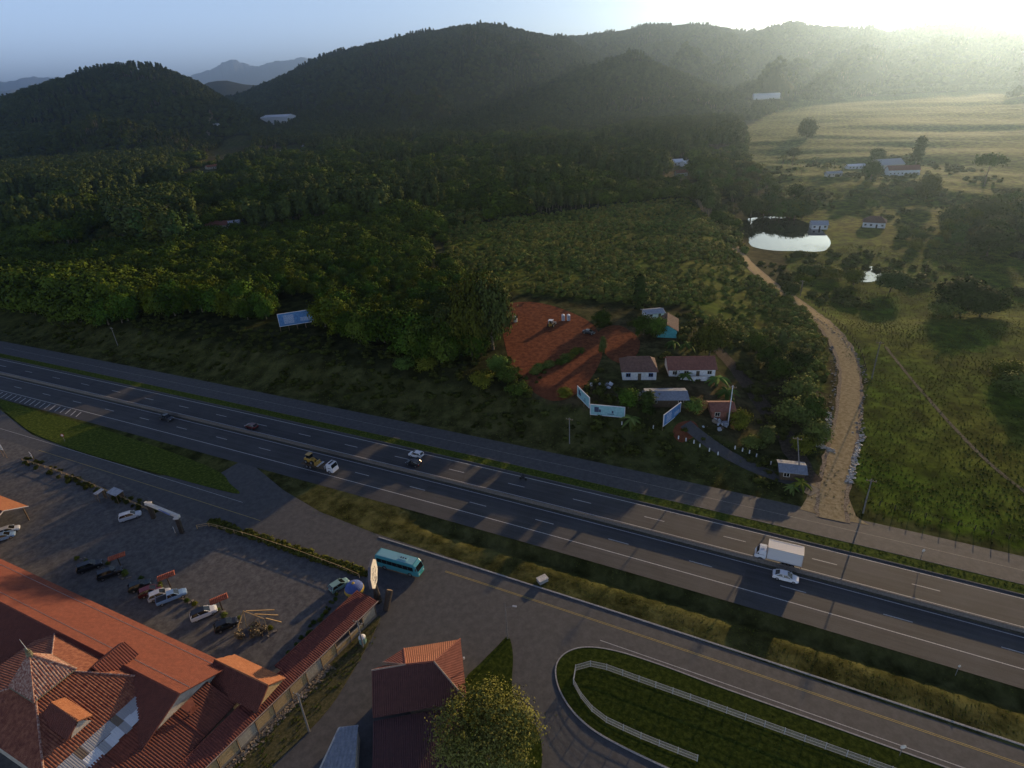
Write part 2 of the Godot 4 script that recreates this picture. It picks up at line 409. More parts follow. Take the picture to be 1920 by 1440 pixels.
func land_colour(x: float, z: float) -> Color:
	var p := Vector2(x, z)
	var r := p.length()
	var n := n_fine.get_noise_2d(x, z)
	var n2 := n_fine.get_noise_2d(x * 0.31 + 300.0, z * 0.31)
	var grass := Color(0.075, 0.088, 0.026).lerp(Color(0.12, 0.115, 0.04), clampf(0.5 + n2, 0, 1))
	if r < 2350.0 and inside(p, Z_PASTURE) and (r < 1200.0 or hills_h(x, z) < 22.0):
		var c := Color(0.088, 0.150, 0.014).lerp(Color(0.150, 0.165, 0.026), clampf(0.45 + n * 0.9 + n2 * 0.5, 0, 1))
		if r > 420.0: c = c.lerp(Color(0.125, 0.175, 0.040), smoothstep(420.0, 700.0, r))
		return c
	for o in (Z_OPEN if r < 1500.0 else []):
		if inside(p, o): return Color(0.10, 0.125, 0.035).lerp(Color(0.15, 0.11, 0.06), clampf(0.3 + n2, 0, 1))
	if inside(p, Z_PLANT): return Color(0.100, 0.145, 0.018).lerp(Color(0.175, 0.175, 0.032), clampf(0.5 + n, 0, 1))
	var q := st_of(x, z)
	if q.y > -135.0 and q.x < 60.0: return grass
	if inside(p, Z_SETTLE): return grass.lerp(Color(0.12, 0.085, 0.05), clampf(0.35 + n, 0, 1))
	return Color(0.035, 0.045, 0.016).lerp(Color(0.06, 0.06, 0.022), clampf(0.5 + n2, 0, 1))

func graded(lo: float, hi: float, c0: float, c1: float, fine: float, f2lo: float, f2hi: float, mid: float) -> PackedFloat32Array:
	var a := PackedFloat32Array()
	var x := c0
	while x < c1:
		a.append(x); x += fine
	var right := PackedFloat32Array()
	var step := fine
	while x < hi:
		right.append(x)
		step = mid if x < f2hi else minf(step * 1.04, 220.0) if absf(x) < 4200.0 else step * 1.3
		x += step
	right.append(hi)
	var left := PackedFloat32Array()
	x = c0; step = fine
	while x > lo:
		step = mid if x > f2lo else minf(step * 1.04, 220.0) if absf(x) < 4200.0 else step * 1.3
		x -= step
		left.append(maxf(x, lo))
	left.reverse()
	left.append_array(a)
	left.append_array(right)
	return left

func build_ground():
	var xs := graded(-26000.0, 26000.0, -150.0, 125.0, 1.6, -360.0, 330.0, 4.0)
	var zs := graded(-30000.0, 400.0, -170.0, -36.0, 1.6, -560.0, -36.0, 4.0)
	var nx := xs.size()
	var nz := zs.size()
	var v := PackedVector3Array()
	var c := PackedColorArray()
	v.resize(nx * nz)
	c.resize(nx * nz)
	for j in nz:
		for i in nx:
			var x := xs[i]
			var z := zs[j]
			v[j * nx + i] = Vector3(x, ground_h(x, z), z)
			c[j * nx + i] = land_colour(x, z)
	var nrm := PackedVector3Array()
	nrm.resize(nx * nz)
	for j in nz:
		for i in nx:
			var l := v[j * nx + maxi(i - 1, 0)]
			var r := v[j * nx + mini(i + 1, nx - 1)]
			var u := v[maxi(j - 1, 0) * nx + i]
			var d := v[mini(j + 1, nz - 1) * nx + i]
			nrm[j * nx + i] = (d - u).cross(r - l).normalized()
	var idx := PackedInt32Array()
	for j in nz - 1:
		for i in nx - 1:
			var a := j * nx + i
			idx.append_array([a, a + 1, a + nx, a + 1, a + nx + 1, a + nx])
	var arr := []
	arr.resize(Mesh.ARRAY_MAX)
	arr[Mesh.ARRAY_VERTEX] = v
	arr[Mesh.ARRAY_NORMAL] = nrm
	arr[Mesh.ARRAY_COLOR] = c
	arr[Mesh.ARRAY_INDEX] = idx
	var m := ArrayMesh.new()
	m.add_surface_from_arrays(Mesh.PRIMITIVE_TRIANGLES, arr)
	structure(m, "ground", M.ground)
	print("ground ", nx, "x", nz)

func build_far_mountains():
	# three ranges 22 to 27 km away, each a ridge with a front and a back slope
	var defs := [
		[24000.0, PackedVector2Array([Vector2(-0.4629, 535.8), Vector2(-0.4379, 770.6), Vector2(-0.4188, 1028.9), Vector2(-0.4014, 1121.4), Vector2(-0.3907, 1189.4), Vector2(-0.3825, 1275.1), Vector2(-0.3784, 1348.7), Vector2(-0.3684, 1402.6), Vector2(-0.3607, 1427.7), Vector2(-0.3566, 1363.0), Vector2(-0.3478, 1278.6), Vector2(-0.3362, 1190.9), Vector2(-0.3274, 1230.5), Vector2(-0.3177, 1300.9), Vector2(-0.3067, 1339.1), Vector2(-0.2925, 1343.0), Vector2(-0.2836, 1383.0), Vector2(-0.2732, 1421.8), Vector2(-0.2634, 1381.8), Vector2(-0.2493, 1321.8), Vector2(-0.2199, 1295.3), Vector2(-0.1769, 960.0)])],
		[21000.0, PackedVector2Array([Vector2(-0.8068, 677.9), Vector2(-0.7244, 770.2), Vector2(-0.6573, 926.7), Vector2(-0.6280, 895.4), Vector2(-0.6149, 910.4), Vector2(-0.6036, 963.0), Vector2(-0.5944, 981.3), Vector2(-0.5848, 975.2), Vector2(-0.5744, 943.9), Vector2(-0.5652, 900.6), Vector2(-0.5494, 751.1), Vector2(-0.5136, 396.4)])],
		[15000.0, PackedVector2Array([Vector2(-0.8077, 471.4), Vector2(-0.6809, 499.4), Vector2(-0.6313, 519.8), Vector2(-0.6000, 518.4), Vector2(-0.5625, 477.7), Vector2(-0.5244, 361.0), Vector2(-0.4780, 232.6), Vector2(-0.4476, 150.6)])],
	]
	for d in defs:
		var mb := MB.new()
		var p: PackedVector2Array = d[1]
		var R: float = d[0]
		var pts := []
		for i in p.size() - 1:
			for k in 6:
				var f := k / 6.0
				var az := lerpf(p[i].x, p[i + 1].x, f)
				pts.append([az, maxf(20.0, lerpf(p[i].y, p[i + 1].y, f) + 40.0 * n_big.get_noise_2d(az * 60000.0, R))])
		var rows := [[-4500.0, 0.02], [-3000.0, 0.2], [-1600.0, 0.5], [-600.0, 0.83], [0.0, 1.0], [1500.0, 0.5], [3500.0, 0.0]]
		for j in rows.size() - 1:
			for i in pts.size() - 1:
				var q := []
				for cc in [[i, j], [i + 1, j], [i + 1, j + 1], [i, j + 1]]:
					var az: float = pts[cc[0]][0]
					var rr: float = R + rows[cc[1]][0] + 500.0 * n_big.get_noise_2d(az * 30000.0, cc[1] * 900.0) * (0.0 if cc[1] == 4 else 1.0)
					q.append(Vector3(sin(az) * rr, pts[cc[0]][1] * rows[cc[1]][1], -cos(az) * rr))
				mb.quad(q[0], q[1], q[2], q[3])
		structure(mb, "mountain_range", M.far_rock)

# ================================================= roads
# a flat ribbon between two offsets of the road axis
func ribbon(s0: float, s1: float, t0: float, t1: float, y: float, step := 6.0) -> MB:
	var mb := MB.new()
	var n := maxi(1, int(ceil((s1 - s0) / step)))
	for i in n:
		var a := lerpf(s0, s1, float(i) / n)
		var b := lerpf(s0, s1, float(i + 1) / n)
		mb.quv(R3(a, t1, y), R3(b, t1, y), R3(b, t0, y), R3(a, t0, y), Vector2(1, a / 70.0), Vector2(1, b / 70.0), Vector2(0, b / 70.0), Vector2(0, a / 70.0))
	return mb

# a flat or draped sheet from an outline in plan, cut into small triangles when it must follow the ground
func sheet(poly: PackedVector2Array, lift: float, drape := false) -> MB:
	var mb := MB.new()
	var t := Geometry2D.triangulate_polygon(poly)
	for k in range(0, t.size(), 3):
		cut_tri(mb, poly[t[k]], poly[t[k + 1]], poly[t[k + 2]], lift, drape, 0)
	return mb

func cut_tri(mb: MB, a: Vector2, b: Vector2, c: Vector2, lift: float, drape: bool, depth: int):
	var ab := a.distance_to(b)
	var bc := b.distance_to(c)
	var ca := c.distance_to(a)
	var l := maxf(ab, maxf(bc, ca))
	if drape and l > 3.0 and depth < 14:
		if ab == l:
			var m := (a + b) * 0.5
			cut_tri(mb, a, m, c, lift, drape, depth + 1); cut_tri(mb, m, b, c, lift, drape, depth + 1)
		elif bc == l:
			var m := (b + c) * 0.5
			cut_tri(mb, a, b, m, lift, drape, depth + 1); cut_tri(mb, a, m, c, lift, drape, depth + 1)
		else:
			var m := (c + a) * 0.5
			cut_tri(mb, a, b, m, lift, drape, depth + 1); cut_tri(mb, m, b, c, lift, drape, depth + 1)
		return
	var f := func(p: Vector2) -> Vector3: return Vector3(p.x, (near_or_far(p) if drape else 0.0) + lift, p.y)
	mb.tri(f.call(a), f.call(b), f.call(c))

func near_or_far(p: Vector2) -> float:
	return ground_h(p.x, p.y)

# smooth closed or open line through points
func spline(p: PackedVector2Array, per := 6, closed := false) -> PackedVector2Array:
	var out := PackedVector2Array()
	var n := p.size()
	for i in (n if closed else n - 1):
		var p0 := p[(i - 1 + n) % n] if closed else p[maxi(i - 1, 0)]
		var p1 := p[i]
		var p2 := p[(i + 1) % n]
		var p3 := p[(i + 2) % n] if closed else p[mini(i + 2, n - 1)]
		for k in per:
			var t := float(k) / per
			out.append(p1.cubic_interpolate(p2, p0, p3, t))
	if not closed: out.append(p[n - 1])
	return out

# a strip along a centre line with a width at each end point, following the ground
func strip(line: PackedVector2Array, w: float, lift: float, ragged := 0.0) -> MB:
	var mb := MB.new()
	var prev := []
	for i in line.size():
		var d := (line[mini(i + 1, line.size() - 1)] - line[maxi(i - 1, 0)]).normalized()
		var n := Vector2(-d.y, d.x)
		var wl := w * 0.5 + ragged * n_fine.get_noise_2d(line[i].x * 9.0, line[i].y * 9.0)
		var wr := w * 0.5 + ragged * n_fine.get_noise_2d(line[i].x * 9.0 + 500.0, line[i].y * 9.0)
		var row := []
		for k in 5:
			var q := line[i] + n * lerpf(-wl, wr, k / 4.0)
			row.append(Vector3(q.x, ground_h(q.x, q.y) + lift, q.y))
		if i > 0:
			for k in 4: mb.quad(prev[k], prev[k + 1], row[k + 1], row[k])
		prev = row
	return mb

# ================================================= trees
# leaves as small faces spread in clumps through the crown's volume; returns vertex, normal, colour arrays
func crown_arrays(a: Array, r: RandomNumberGenerator, base: float, w: float, h: float, clumps: int, leaves: int, ls: float, rc: float, c0: Color, c1: Color, kind := 0):
	var V: PackedVector3Array = a[0]
	var N: PackedVector3Array = a[1]
	var C: PackedColorArray = a[2]
	var mid := Vector3(0, base + h * 0.5, 0)
	for i in clumps:
		var d := Vector3(r.randfn(), r.randfn() * 0.9 + 0.25, r.randfn()).normalized()
		var rad := pow(r.randf(), 0.4)
		var sc := Vector3(w, h * 0.5, w)
		if kind == 1:   # tall and feathery: clumps set along the stem, narrower at the top
			var f := r.randf()
			d = Vector3(r.randfn(), 0, r.randfn()).normalized()
			var ww := w * (1.0 - 0.65 * f) * (0.55 + 0.45 * sin(f * 9.0 + i))
			mid = Vector3(0, base + h * f, 0)
			sc = Vector3(ww, 0, ww)
		elif kind == 2: # wide and flat-topped
			d.y = absf(d.y) * 0.5
		var cc := mid + d * rad * sc
		var crc := rc * r.randf_range(0.7, 1.25)
		var tone := r.randf()
		for k in leaves:
			var o := Vector3(r.randfn(), r.randfn() * 0.75, r.randfn()) * crc * 0.55
			var p := cc + o
			var out := (o.normalized() + (p - Vector3(0, base + h * 0.42, 0)).normalized() * 0.8 + Vector3(0, 0.35, 0)).normalized()
			var nn := (out + Vector3(r.randfn(), r.randfn(), r.randfn()) * 0.42).normalized()
			var t1 := nn.cross(Vector3(r.randfn(), r.randfn(), r.randfn())).normalized()
			var t2 := nn.cross(t1)
			var s := ls * r.randf_range(0.6, 1.3)
			var col := c0.lerp(c1, clampf(tone * 0.7 + r.randf() * 0.3, 0, 1))
			V.append(p + t1 * s * 0.6 - t2 * s * 0.3); V.append(p - t1 * s * 0.6 - t2 * s * 0.35); V.append(p + t2 * s * 0.75)
			for q in 3:
				N.append((nn * 0.4 + out * 0.8).normalized()); C.append(col)

func wood_arrays(a: Array, p0: Vector3, p1: Vector3, r0: float, r1: float, col: Color, n := 6):
	var V: PackedVector3Array = a[0]
	var N: PackedVector3Array = a[1]
	var C: PackedColorArray = a[2]
	var d := (p1 - p0).normalized()
	var x := d.cross(Vector3(0.3, 0.1, 1.0)).normalized()
	var y := x.cross(d)
	for k in n:
		var q0 := x * cos(TAU * k / n) + y * sin(TAU * k / n)
		var q1 := x * cos(TAU * (k + 1) / n) + y * sin(TAU * (k + 1) / n)
		for t in [[p0 + q0 * r0, q0], [p0 + q1 * r0, q1], [p1 + q1 * r1, q1], [p0 + q0 * r0, q0], [p1 + q1 * r1, q1], [p1 + q0 * r1, q0]]:
			V.append(t[0]); N.append(t[1]); C.append(col)

func arrays_mesh(a: Array, m: Material) -> ArrayMesh:
	var arr := []
	arr.resize(Mesh.ARRAY_MAX)
	arr[Mesh.ARRAY_VERTEX] = a[0]
	arr[Mesh.ARRAY_NORMAL] = a[1]
	arr[Mesh.ARRAY_COLOR] = a[2]
	var me := ArrayMesh.new()
	me.add_surface_from_arrays(Mesh.PRIMITIVE_TRIANGLES, arr)
	me.surface_set_material(0, m)
	return me

func fresh() -> Array:
	return [PackedVector3Array(), PackedVector3Array(), PackedColorArray()]

# one tree for scattering: trunk and crown in one mesh, unit height about 1 (scaled when placed)
func scatter_tree(seed_: int, kind: int, clumps: int, leaves: int, c0: Color, c1: Color, ls := 0.1) -> ArrayMesh:
	var r := RandomNumberGenerator.new()
	r.seed = seed_
	var a := fresh()
	var bark := Color(0.10, 0.08, 0.055)
	if kind == 0:
		wood_arrays(a, Vector3(0, -0.06, 0), Vector3(0.02, 0.5, 0), 0.03, 0.015, bark, 5)
		crown_arrays(a, r, 0.14, r.randf_range(0.36, 0.5), 0.8, clumps, leaves, ls, 0.2, c0, c1)
	elif kind == 1:
		wood_arrays(a, Vector3(0, -0.04, 0), Vector3(0.02, 0.9, 0), 0.014, 0.006, Color(0.22, 0.18, 0.14), 5)
		crown_arrays(a, r, 0.42, 0.17, 0.58, clumps, leaves, ls * 0.7, 0.085, c0, c1, 1)
	elif kind == 2:
		crown_arrays(a, r, -0.1, 0.55, 1.1, clumps, leaves, ls, 0.26, c0, c1)
	elif kind == 3: # palm: arching fronds on a thin stem
		wood_arrays(a, Vector3(0, -0.05, 0), Vector3(0.04, 0.75, 0.02), 0.025, 0.016, Color(0.18, 0.15, 0.11), 5)
		palm_crown(a, r, Vector3(0.04, 0.75, 0.02), 0.36, 11, c0, c1)
	return arrays_mesh(a, M.leaf)

func palm_crown(a: Array, r: RandomNumberGenerator, top: Vector3, reach: float, fronds: int, c0: Color, c1: Color):
	var V: PackedVector3Array = a[0]
	var N: PackedVector3Array = a[1]
	var C: PackedColorArray = a[2]
	for i in fronds:
		var th := TAU * i / fronds + r.randf_range(-0.2, 0.2)
		var rise := r.randf_range(0.1, 0.75)
		var dir := Vector3(cos(th), 0, sin(th))
		var side := Vector3(-sin(th), 0, cos(th))
		var col := c0.lerp(c1, r.randf())
		var prev := top
		for k in range(1, 7):
			var t := k / 6.0
			var p := top + dir * reach * t + Vector3.UP * reach * (rise * t - 0.85 * t * t)
			var w := reach * 0.17 * sin(PI * clampf(0.15 + t * 0.8, 0, 1))
			var w0 := reach * 0.17 * sin(PI * clampf(0.15 + (t - 0.1667) * 0.8, 0, 1))
			for sgn in [-1.0, 1.0]:
				var q0: Vector3 = prev + side * w0 * sgn - Vector3.UP * w0 * 0.5
				var q1: Vector3 = p + side * w * sgn - Vector3.UP * w * 0.5
				for vv in ([prev, q0, q1, prev, q1, p] if sgn < 0.0 else [prev, q1, q0, prev, p, q1]):
					V.append(vv); N.append((Vector3.UP + side * sgn * 0.4).normalized()); C.append(col)
			prev = p

# MultiMesh of many copies of one mesh: list of [pos, height, yaw, tint]
func scatter(called: String, mesh: Mesh, list: Array, label: String) -> MultiMeshInstance3D:
	if list.is_empty(): return null
	var mm := MultiMesh.new()
	mm.transform_format = MultiMesh.TRANSFORM_3D
	mm.use_colors = true
	mm.mesh = mesh
	mm.instance_count = list.size()
	for i in list.size():
		var d: Array = list[i]
		var h: float = d[1]
		var wd: float = h * (d[4] if d.size() > 4 else 1.0)
		mm.set_instance_transform(i, Transform3D(Basis(Vector3.UP, d[2]) * Basis.from_scale(Vector3(wd, h, wd)), d[0]))
		var t: float = d[3]
		mm.set_instance_color(i, Color(t * (d[5] if d.size() > 5 else 1.0), t, t * 0.95))
	var o := MultiMeshInstance3D.new()
	o.multimesh = mm
	o.name = numbered(called)
	add_child(o)
	o.set_meta("kind", "stuff")
	o.set_meta("label", label)
	return o

# clearings round the houses of the valley: centre and radius
var CLEAR := PackedVector2Array([Vector2(-384.26, -770.74), Vector2(-378.70, -788.57), Vector2(-381.56, -844.98), Vector2(-333.13, -721.57), Vector2(-194.37, -418.59), Vector2(-183.29, -417.42), Vector2(-209.29, -407.21), Vector2(-318.42, -440.12), Vector2(-343.98, -1153.50), Vector2(-354.46, -1041.25), Vector2(-242.57, -977.81), Vector2(-235.69, -732.07), Vector2(-599.52, -1393.14), Vector2(-384.17, -638.69)])

func cleared(p: Vector2) -> bool:
	for c in CLEAR:
		var d := p - c
		if absf(d.x) > 45.0 or absf(d.y) > 60.0: continue
		if d.length() < 13.0: return true
		var f := -c.normalized()
		var along := d.dot(f)
		if along > 0.0 and along < 34.0 and absf(d.dot(Vector2(-f.y, f.x))) < 9.0: return true
	return p.distance_to(Vector2(-570.0, -1715.0)) < 62.0 or p.distance_to(Vector2(-560.0, -1665.0)) < 45.0 or p.distance_to(Vector2(708.0, -1715.0)) < 55.0

var G0 := Color(0.038, 0.062, 0.009)
var G1 := Color(0.118, 0.160, 0.022)

func gpos(x: float, z: float, lift := 0.0) -> Vector3:
	return Vector3(x, ground_h(x, z) + lift, z)

func build_forest():
	var r := RandomNumberGenerator.new()
	r.seed = 99
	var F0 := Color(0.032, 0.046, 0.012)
	var F1 := Color(0.085, 0.105, 0.026)  # leaf colours lowered to carry the shade on hillsides facing the viewer
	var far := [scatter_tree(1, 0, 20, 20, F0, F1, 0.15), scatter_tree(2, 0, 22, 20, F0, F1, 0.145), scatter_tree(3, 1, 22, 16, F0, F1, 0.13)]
	var mid := [scatter_tree(11, 0, 46, 44, G0, G1, 0.08), scatter_tree(12, 0, 42, 46, G0, G1, 0.082), scatter_tree(13, 0, 50, 42, G0, G1 * 1.05, 0.078), scatter_tree(14, 0, 38, 48, G0, G1, 0.082)]
	var euc := [scatter_tree(21, 1, 46, 30, Color(0.042, 0.064, 0.018), Color(0.12, 0.145, 0.042), 0.085), scatter_tree(22, 1, 42, 32, Color(0.042, 0.064, 0.018), Color(0.12, 0.145, 0.042), 0.085)]
	var bush := [scatter_tree(31, 2, 20, 32, Color(0.09, 0.12, 0.025), Color(0.27, 0.30, 0.065), 0.18), scatter_tree(32, 2, 18, 34, Color(0.08, 0.115, 0.028), Color(0.24, 0.30, 0.06), 0.18), scatter_tree(33, 2, 22, 30, Color(0.12, 0.125, 0.025), Color(0.33, 0.30, 0.07), 0.18)]
	var palm := scatter_tree(41, 3, 0, 0, Color(0.06, 0.085, 0.02), Color(0.14, 0.17, 0.04))
	var Lfar := [[], [], []]
	var Lmid := [[], [], [], []]
	var Leuc := [[], []]
	var Lbush := [[], [], []]
	var Lpalm := []
	# -- hills and the valley beyond 1.15 km
	var r0 := 1150.0
	while r0 < 3720.0:
		var sp := lerpf(8.5, 15.0, clampf((r0 - 1150.0) / 2400.0, 0, 1))
		var da := sp / r0
		var az := -0.86
		while az < 0.86:
			var aa := az + r.randf_range(-0.5, 0.5) * da
			var rr := r0 + r.randf_range(-0.5, 0.5) * sp
			az += da
			var x := sin(aa) * rr
			var z := -cos(aa) * rr
			var p := Vector2(x, z)
			var hl := hills_h(x, z)
			if rr < 2350.0 and inside(p, Z_PASTURE) and hl < 22.0: continue
			if aa > 0.36 and rr < 2350.0 and hl < 22.0 and n_fine.get_noise_2d(x * 0.1, z * 0.1) < 0.02: continue
			var open := false
			for o in (Z_OPEN if rr < 1500.0 else []):
				if inside(p, o): open = true
			if open: continue
			if cleared(p): continue
			if rr > 1900.0:
				var skip := true
				for k in hills:
					if rr < k.R + 60.0: skip = false
				if skip: continue
			var h := sp * r.randf_range(0.9, 1.5)
			var kind := 2 if n_big.get_noise_2d(x * 1.7 + 90.0, z * 1.7) > 0.16 else r.randi() % 2
			if kind == 2: h *= 1.5
			Lfar[kind].append([gpos(x, z), h, r.randf() * TAU, r.randf_range(0.7, 1.15)])
		r0 += sp
	# -- middle ground
	r0 = 250.0
	while r0 < 1150.0:
		var sp := lerpf(4.6, 7.6, clampf((r0 - 250.0) / 900.0, 0, 1))
		var da := sp / r0
		var az := -0.84
		while az < 0.42:
			var aa := az + r.randf_range(-0.5, 0.5) * da
			var rr := r0 + r.randf_range(-0.5, 0.5) * sp
			az += da
			var x := sin(aa) * rr
			var z := -cos(aa) * rr
			var p := Vector2(x, z)
			var q := st_of(x, z)
			if q.y > -136.0 or rr < 330.0 and (q.y > -165.0 or x > -20.0) or inside(p, Z_PLANT) or inside(p, Z_PASTURE) or inside(p, Z_SETTLE) or inside(p, Z_WOOD): continue
			if inside(p, Z_RIGHT): continue
			var open := false
			for o in Z_OPEN:
				if inside(p, o): open = true
			if open: continue
			if cleared(p): continue
			var is_euc := false
			for o in Z_EUC:
				if inside(p, o): is_euc = true
			var y := gpos(x, z)
			var patch := n_fine.get_noise_2d(x * 0.35, z * 0.35)
			var grow := clampf(1.0 + 1.3 * n_fine.get_noise_2d(x * 0.5 + 70.0, z * 0.5 - 40.0), 0.55, 1.7)
			if is_euc:
				Leuc[r.randi() % 2].append([y, r.randf_range(19.0, 25.0), r.randf() * TAU, r.randf_range(0.75, 1.1)])
			elif patch > 0.22:
				Leuc[r.randi() % 2].append([y, r.randf_range(12.0, 18.0) * minf(grow, 1.3), r.randf() * TAU, r.randf_range(0.8, 1.2)])
			elif patch < -0.25:
				Lbush[r.randi() % 3].append([y, r.randf_range(2.0, 4.5), r.randf() * TAU, r.randf_range(0.6, 1.0), r.randf_range(1.0, 1.5)])
			else:
				Lmid[r.randi() % 4].append([y, r.randf_range(6.0, 11.5) * grow, r.randf() * TAU, r.randf_range(0.6, 1.25), r.randf_range(0.9, 1.25)])
			if r.randf() < 0.012: Lpalm.append([y, r.randf_range(9.0, 14.0), r.randf() * TAU, 1.0])
		r0 += sp
	# -- young plantation: low bushy growth with yellow grass between
	var x0 := -60.0
	while x0 < 230.0:
		var z0 := -520.0
		while z0 < -150.0:
			var x := x0 + r.randf_range(-1.1, 1.1)
			var z := z0 + r.randf_range(-1.1, 1.1)
			z0 += 2.3
			if not inside(Vector2(x, z), Z_PLANT): continue
			var n := n_fine.get_noise_2d(x * 0.8, z * 0.8)
			if n < -0.16 and r.randf() < 0.75: continue
			Lbush[r.randi() % 3].append([gpos(x, z), r.randf_range(0.8, 1.7) * (1.0 + maxf(0.0, n) * 1.6), r.randf() * TAU, r.randf_range(0.7, 1.2), r.randf_range(0.9, 1.4)])
			if r.randf() < 0.05: Lpalm.append([gpos(x, z), r.randf_range(3.0, 4.5), r.randf() * TAU, 1.1])
		x0 += 2.3
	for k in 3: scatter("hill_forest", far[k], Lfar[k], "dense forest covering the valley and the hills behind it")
	for k in 4: scatter("mixed_forest", mid[k], Lmid[k], "mixed dark green forest in the middle distance")
	for k in 2: scatter("eucalyptus_stand", euc[k], Leuc[k], "tall feathery eucalyptus stands in the middle distance")
	for k in 3: scatter("low_scrub", bush[k], Lbush[k], "low bright green scrub of the young plantation")
	scatter("palm_growth", palm, Lpalm, "scattered palms rising from the scrub and forest")
	print("far ", Lfar[0].size() + Lfar[1].size() + Lfar[2].size(), " mid ", Lmid[0].size() * 4, " euc ", Leuc[0].size() * 2, " bush ", Lbush[0].size() * 3)

var Z_RIGHT := PackedVector2Array([Vector2(153.49, -509.12), Vector2(226.95, -573.93), Vector2(309.77, -672.04), Vector2(325.79, -613.28), Vector2(404.65, -621.97), Vector2(427.73, -487.85), Vector2(179.76, -185.20), Vector2(120.63, -233.65), Vector2(116.09, -255.09), Vector2(139.11, -357.47)])

func RP(list: Array) -> PackedVector2Array:
	var out := PackedVector2Array()
	for q in list:
		out.append(S(q[0], q[1] + road_bend(q[0])))
	return out

# a raised bed with vertical sides (kerb height), outline in plan
func bed(poly: PackedVector2Array, y0: float, y1: float) -> MB:
	var mb := sheet(poly, y1)
	var n := poly.size()
	for i in n:
		var a := poly[i]
		var b := poly[(i + 1) % n]
		mb.quad(Vector3(a.x, y0, a.y), Vector3(b.x, y0, b.y), Vector3(b.x, y1, b.y), Vector3(a.x, y1, a.y))
	return mb

# a kerb of square section along a line
func kerb(line: PackedVector2Array, w: float, y0: float, y1: float) -> MB:
	var mb := MB.new()
	for i in line.size() - 1:
		var a := line[i]
		var b := line[i + 1]
		var n := Vector2(-(b - a).y, (b - a).x).normalized() * w * 0.5
		var p := [a - n, a + n, b + n, b - n]
		mb.quad(Vector3(p[0].x, y1, p[0].y), Vector3(p[1].x, y1, p[1].y), Vector3(p[2].x, y1, p[2].y), Vector3(p[3].x, y1, p[3].y))
		mb.quad(Vector3(p[1].x, y0, p[1].y), Vector3(p[2].x, y0, p[2].y), Vector3(p[2].x, y1, p[2].y), Vector3(p[1].x, y1, p[1].y))
		mb.quad(Vector3(p[0].x, y0, p[0].y), Vector3(p[0].x, y1, p[0].y), Vector3(p[3].x, y1, p[3].y), Vector3(p[3].x, y0, p[3].y))
	return mb

func axis_line(s0: float, s1: float, t: float, step := 5.0) -> PackedVector2Array:
	var out := PackedVector2Array()
	var n := maxi(1, int(absf(s1 - s0) / step))
	for i in n + 1:
		var s := lerpf(s0, s1, float(i) / n)
		out.append(S(s, t + road_bend(s)))
	return out

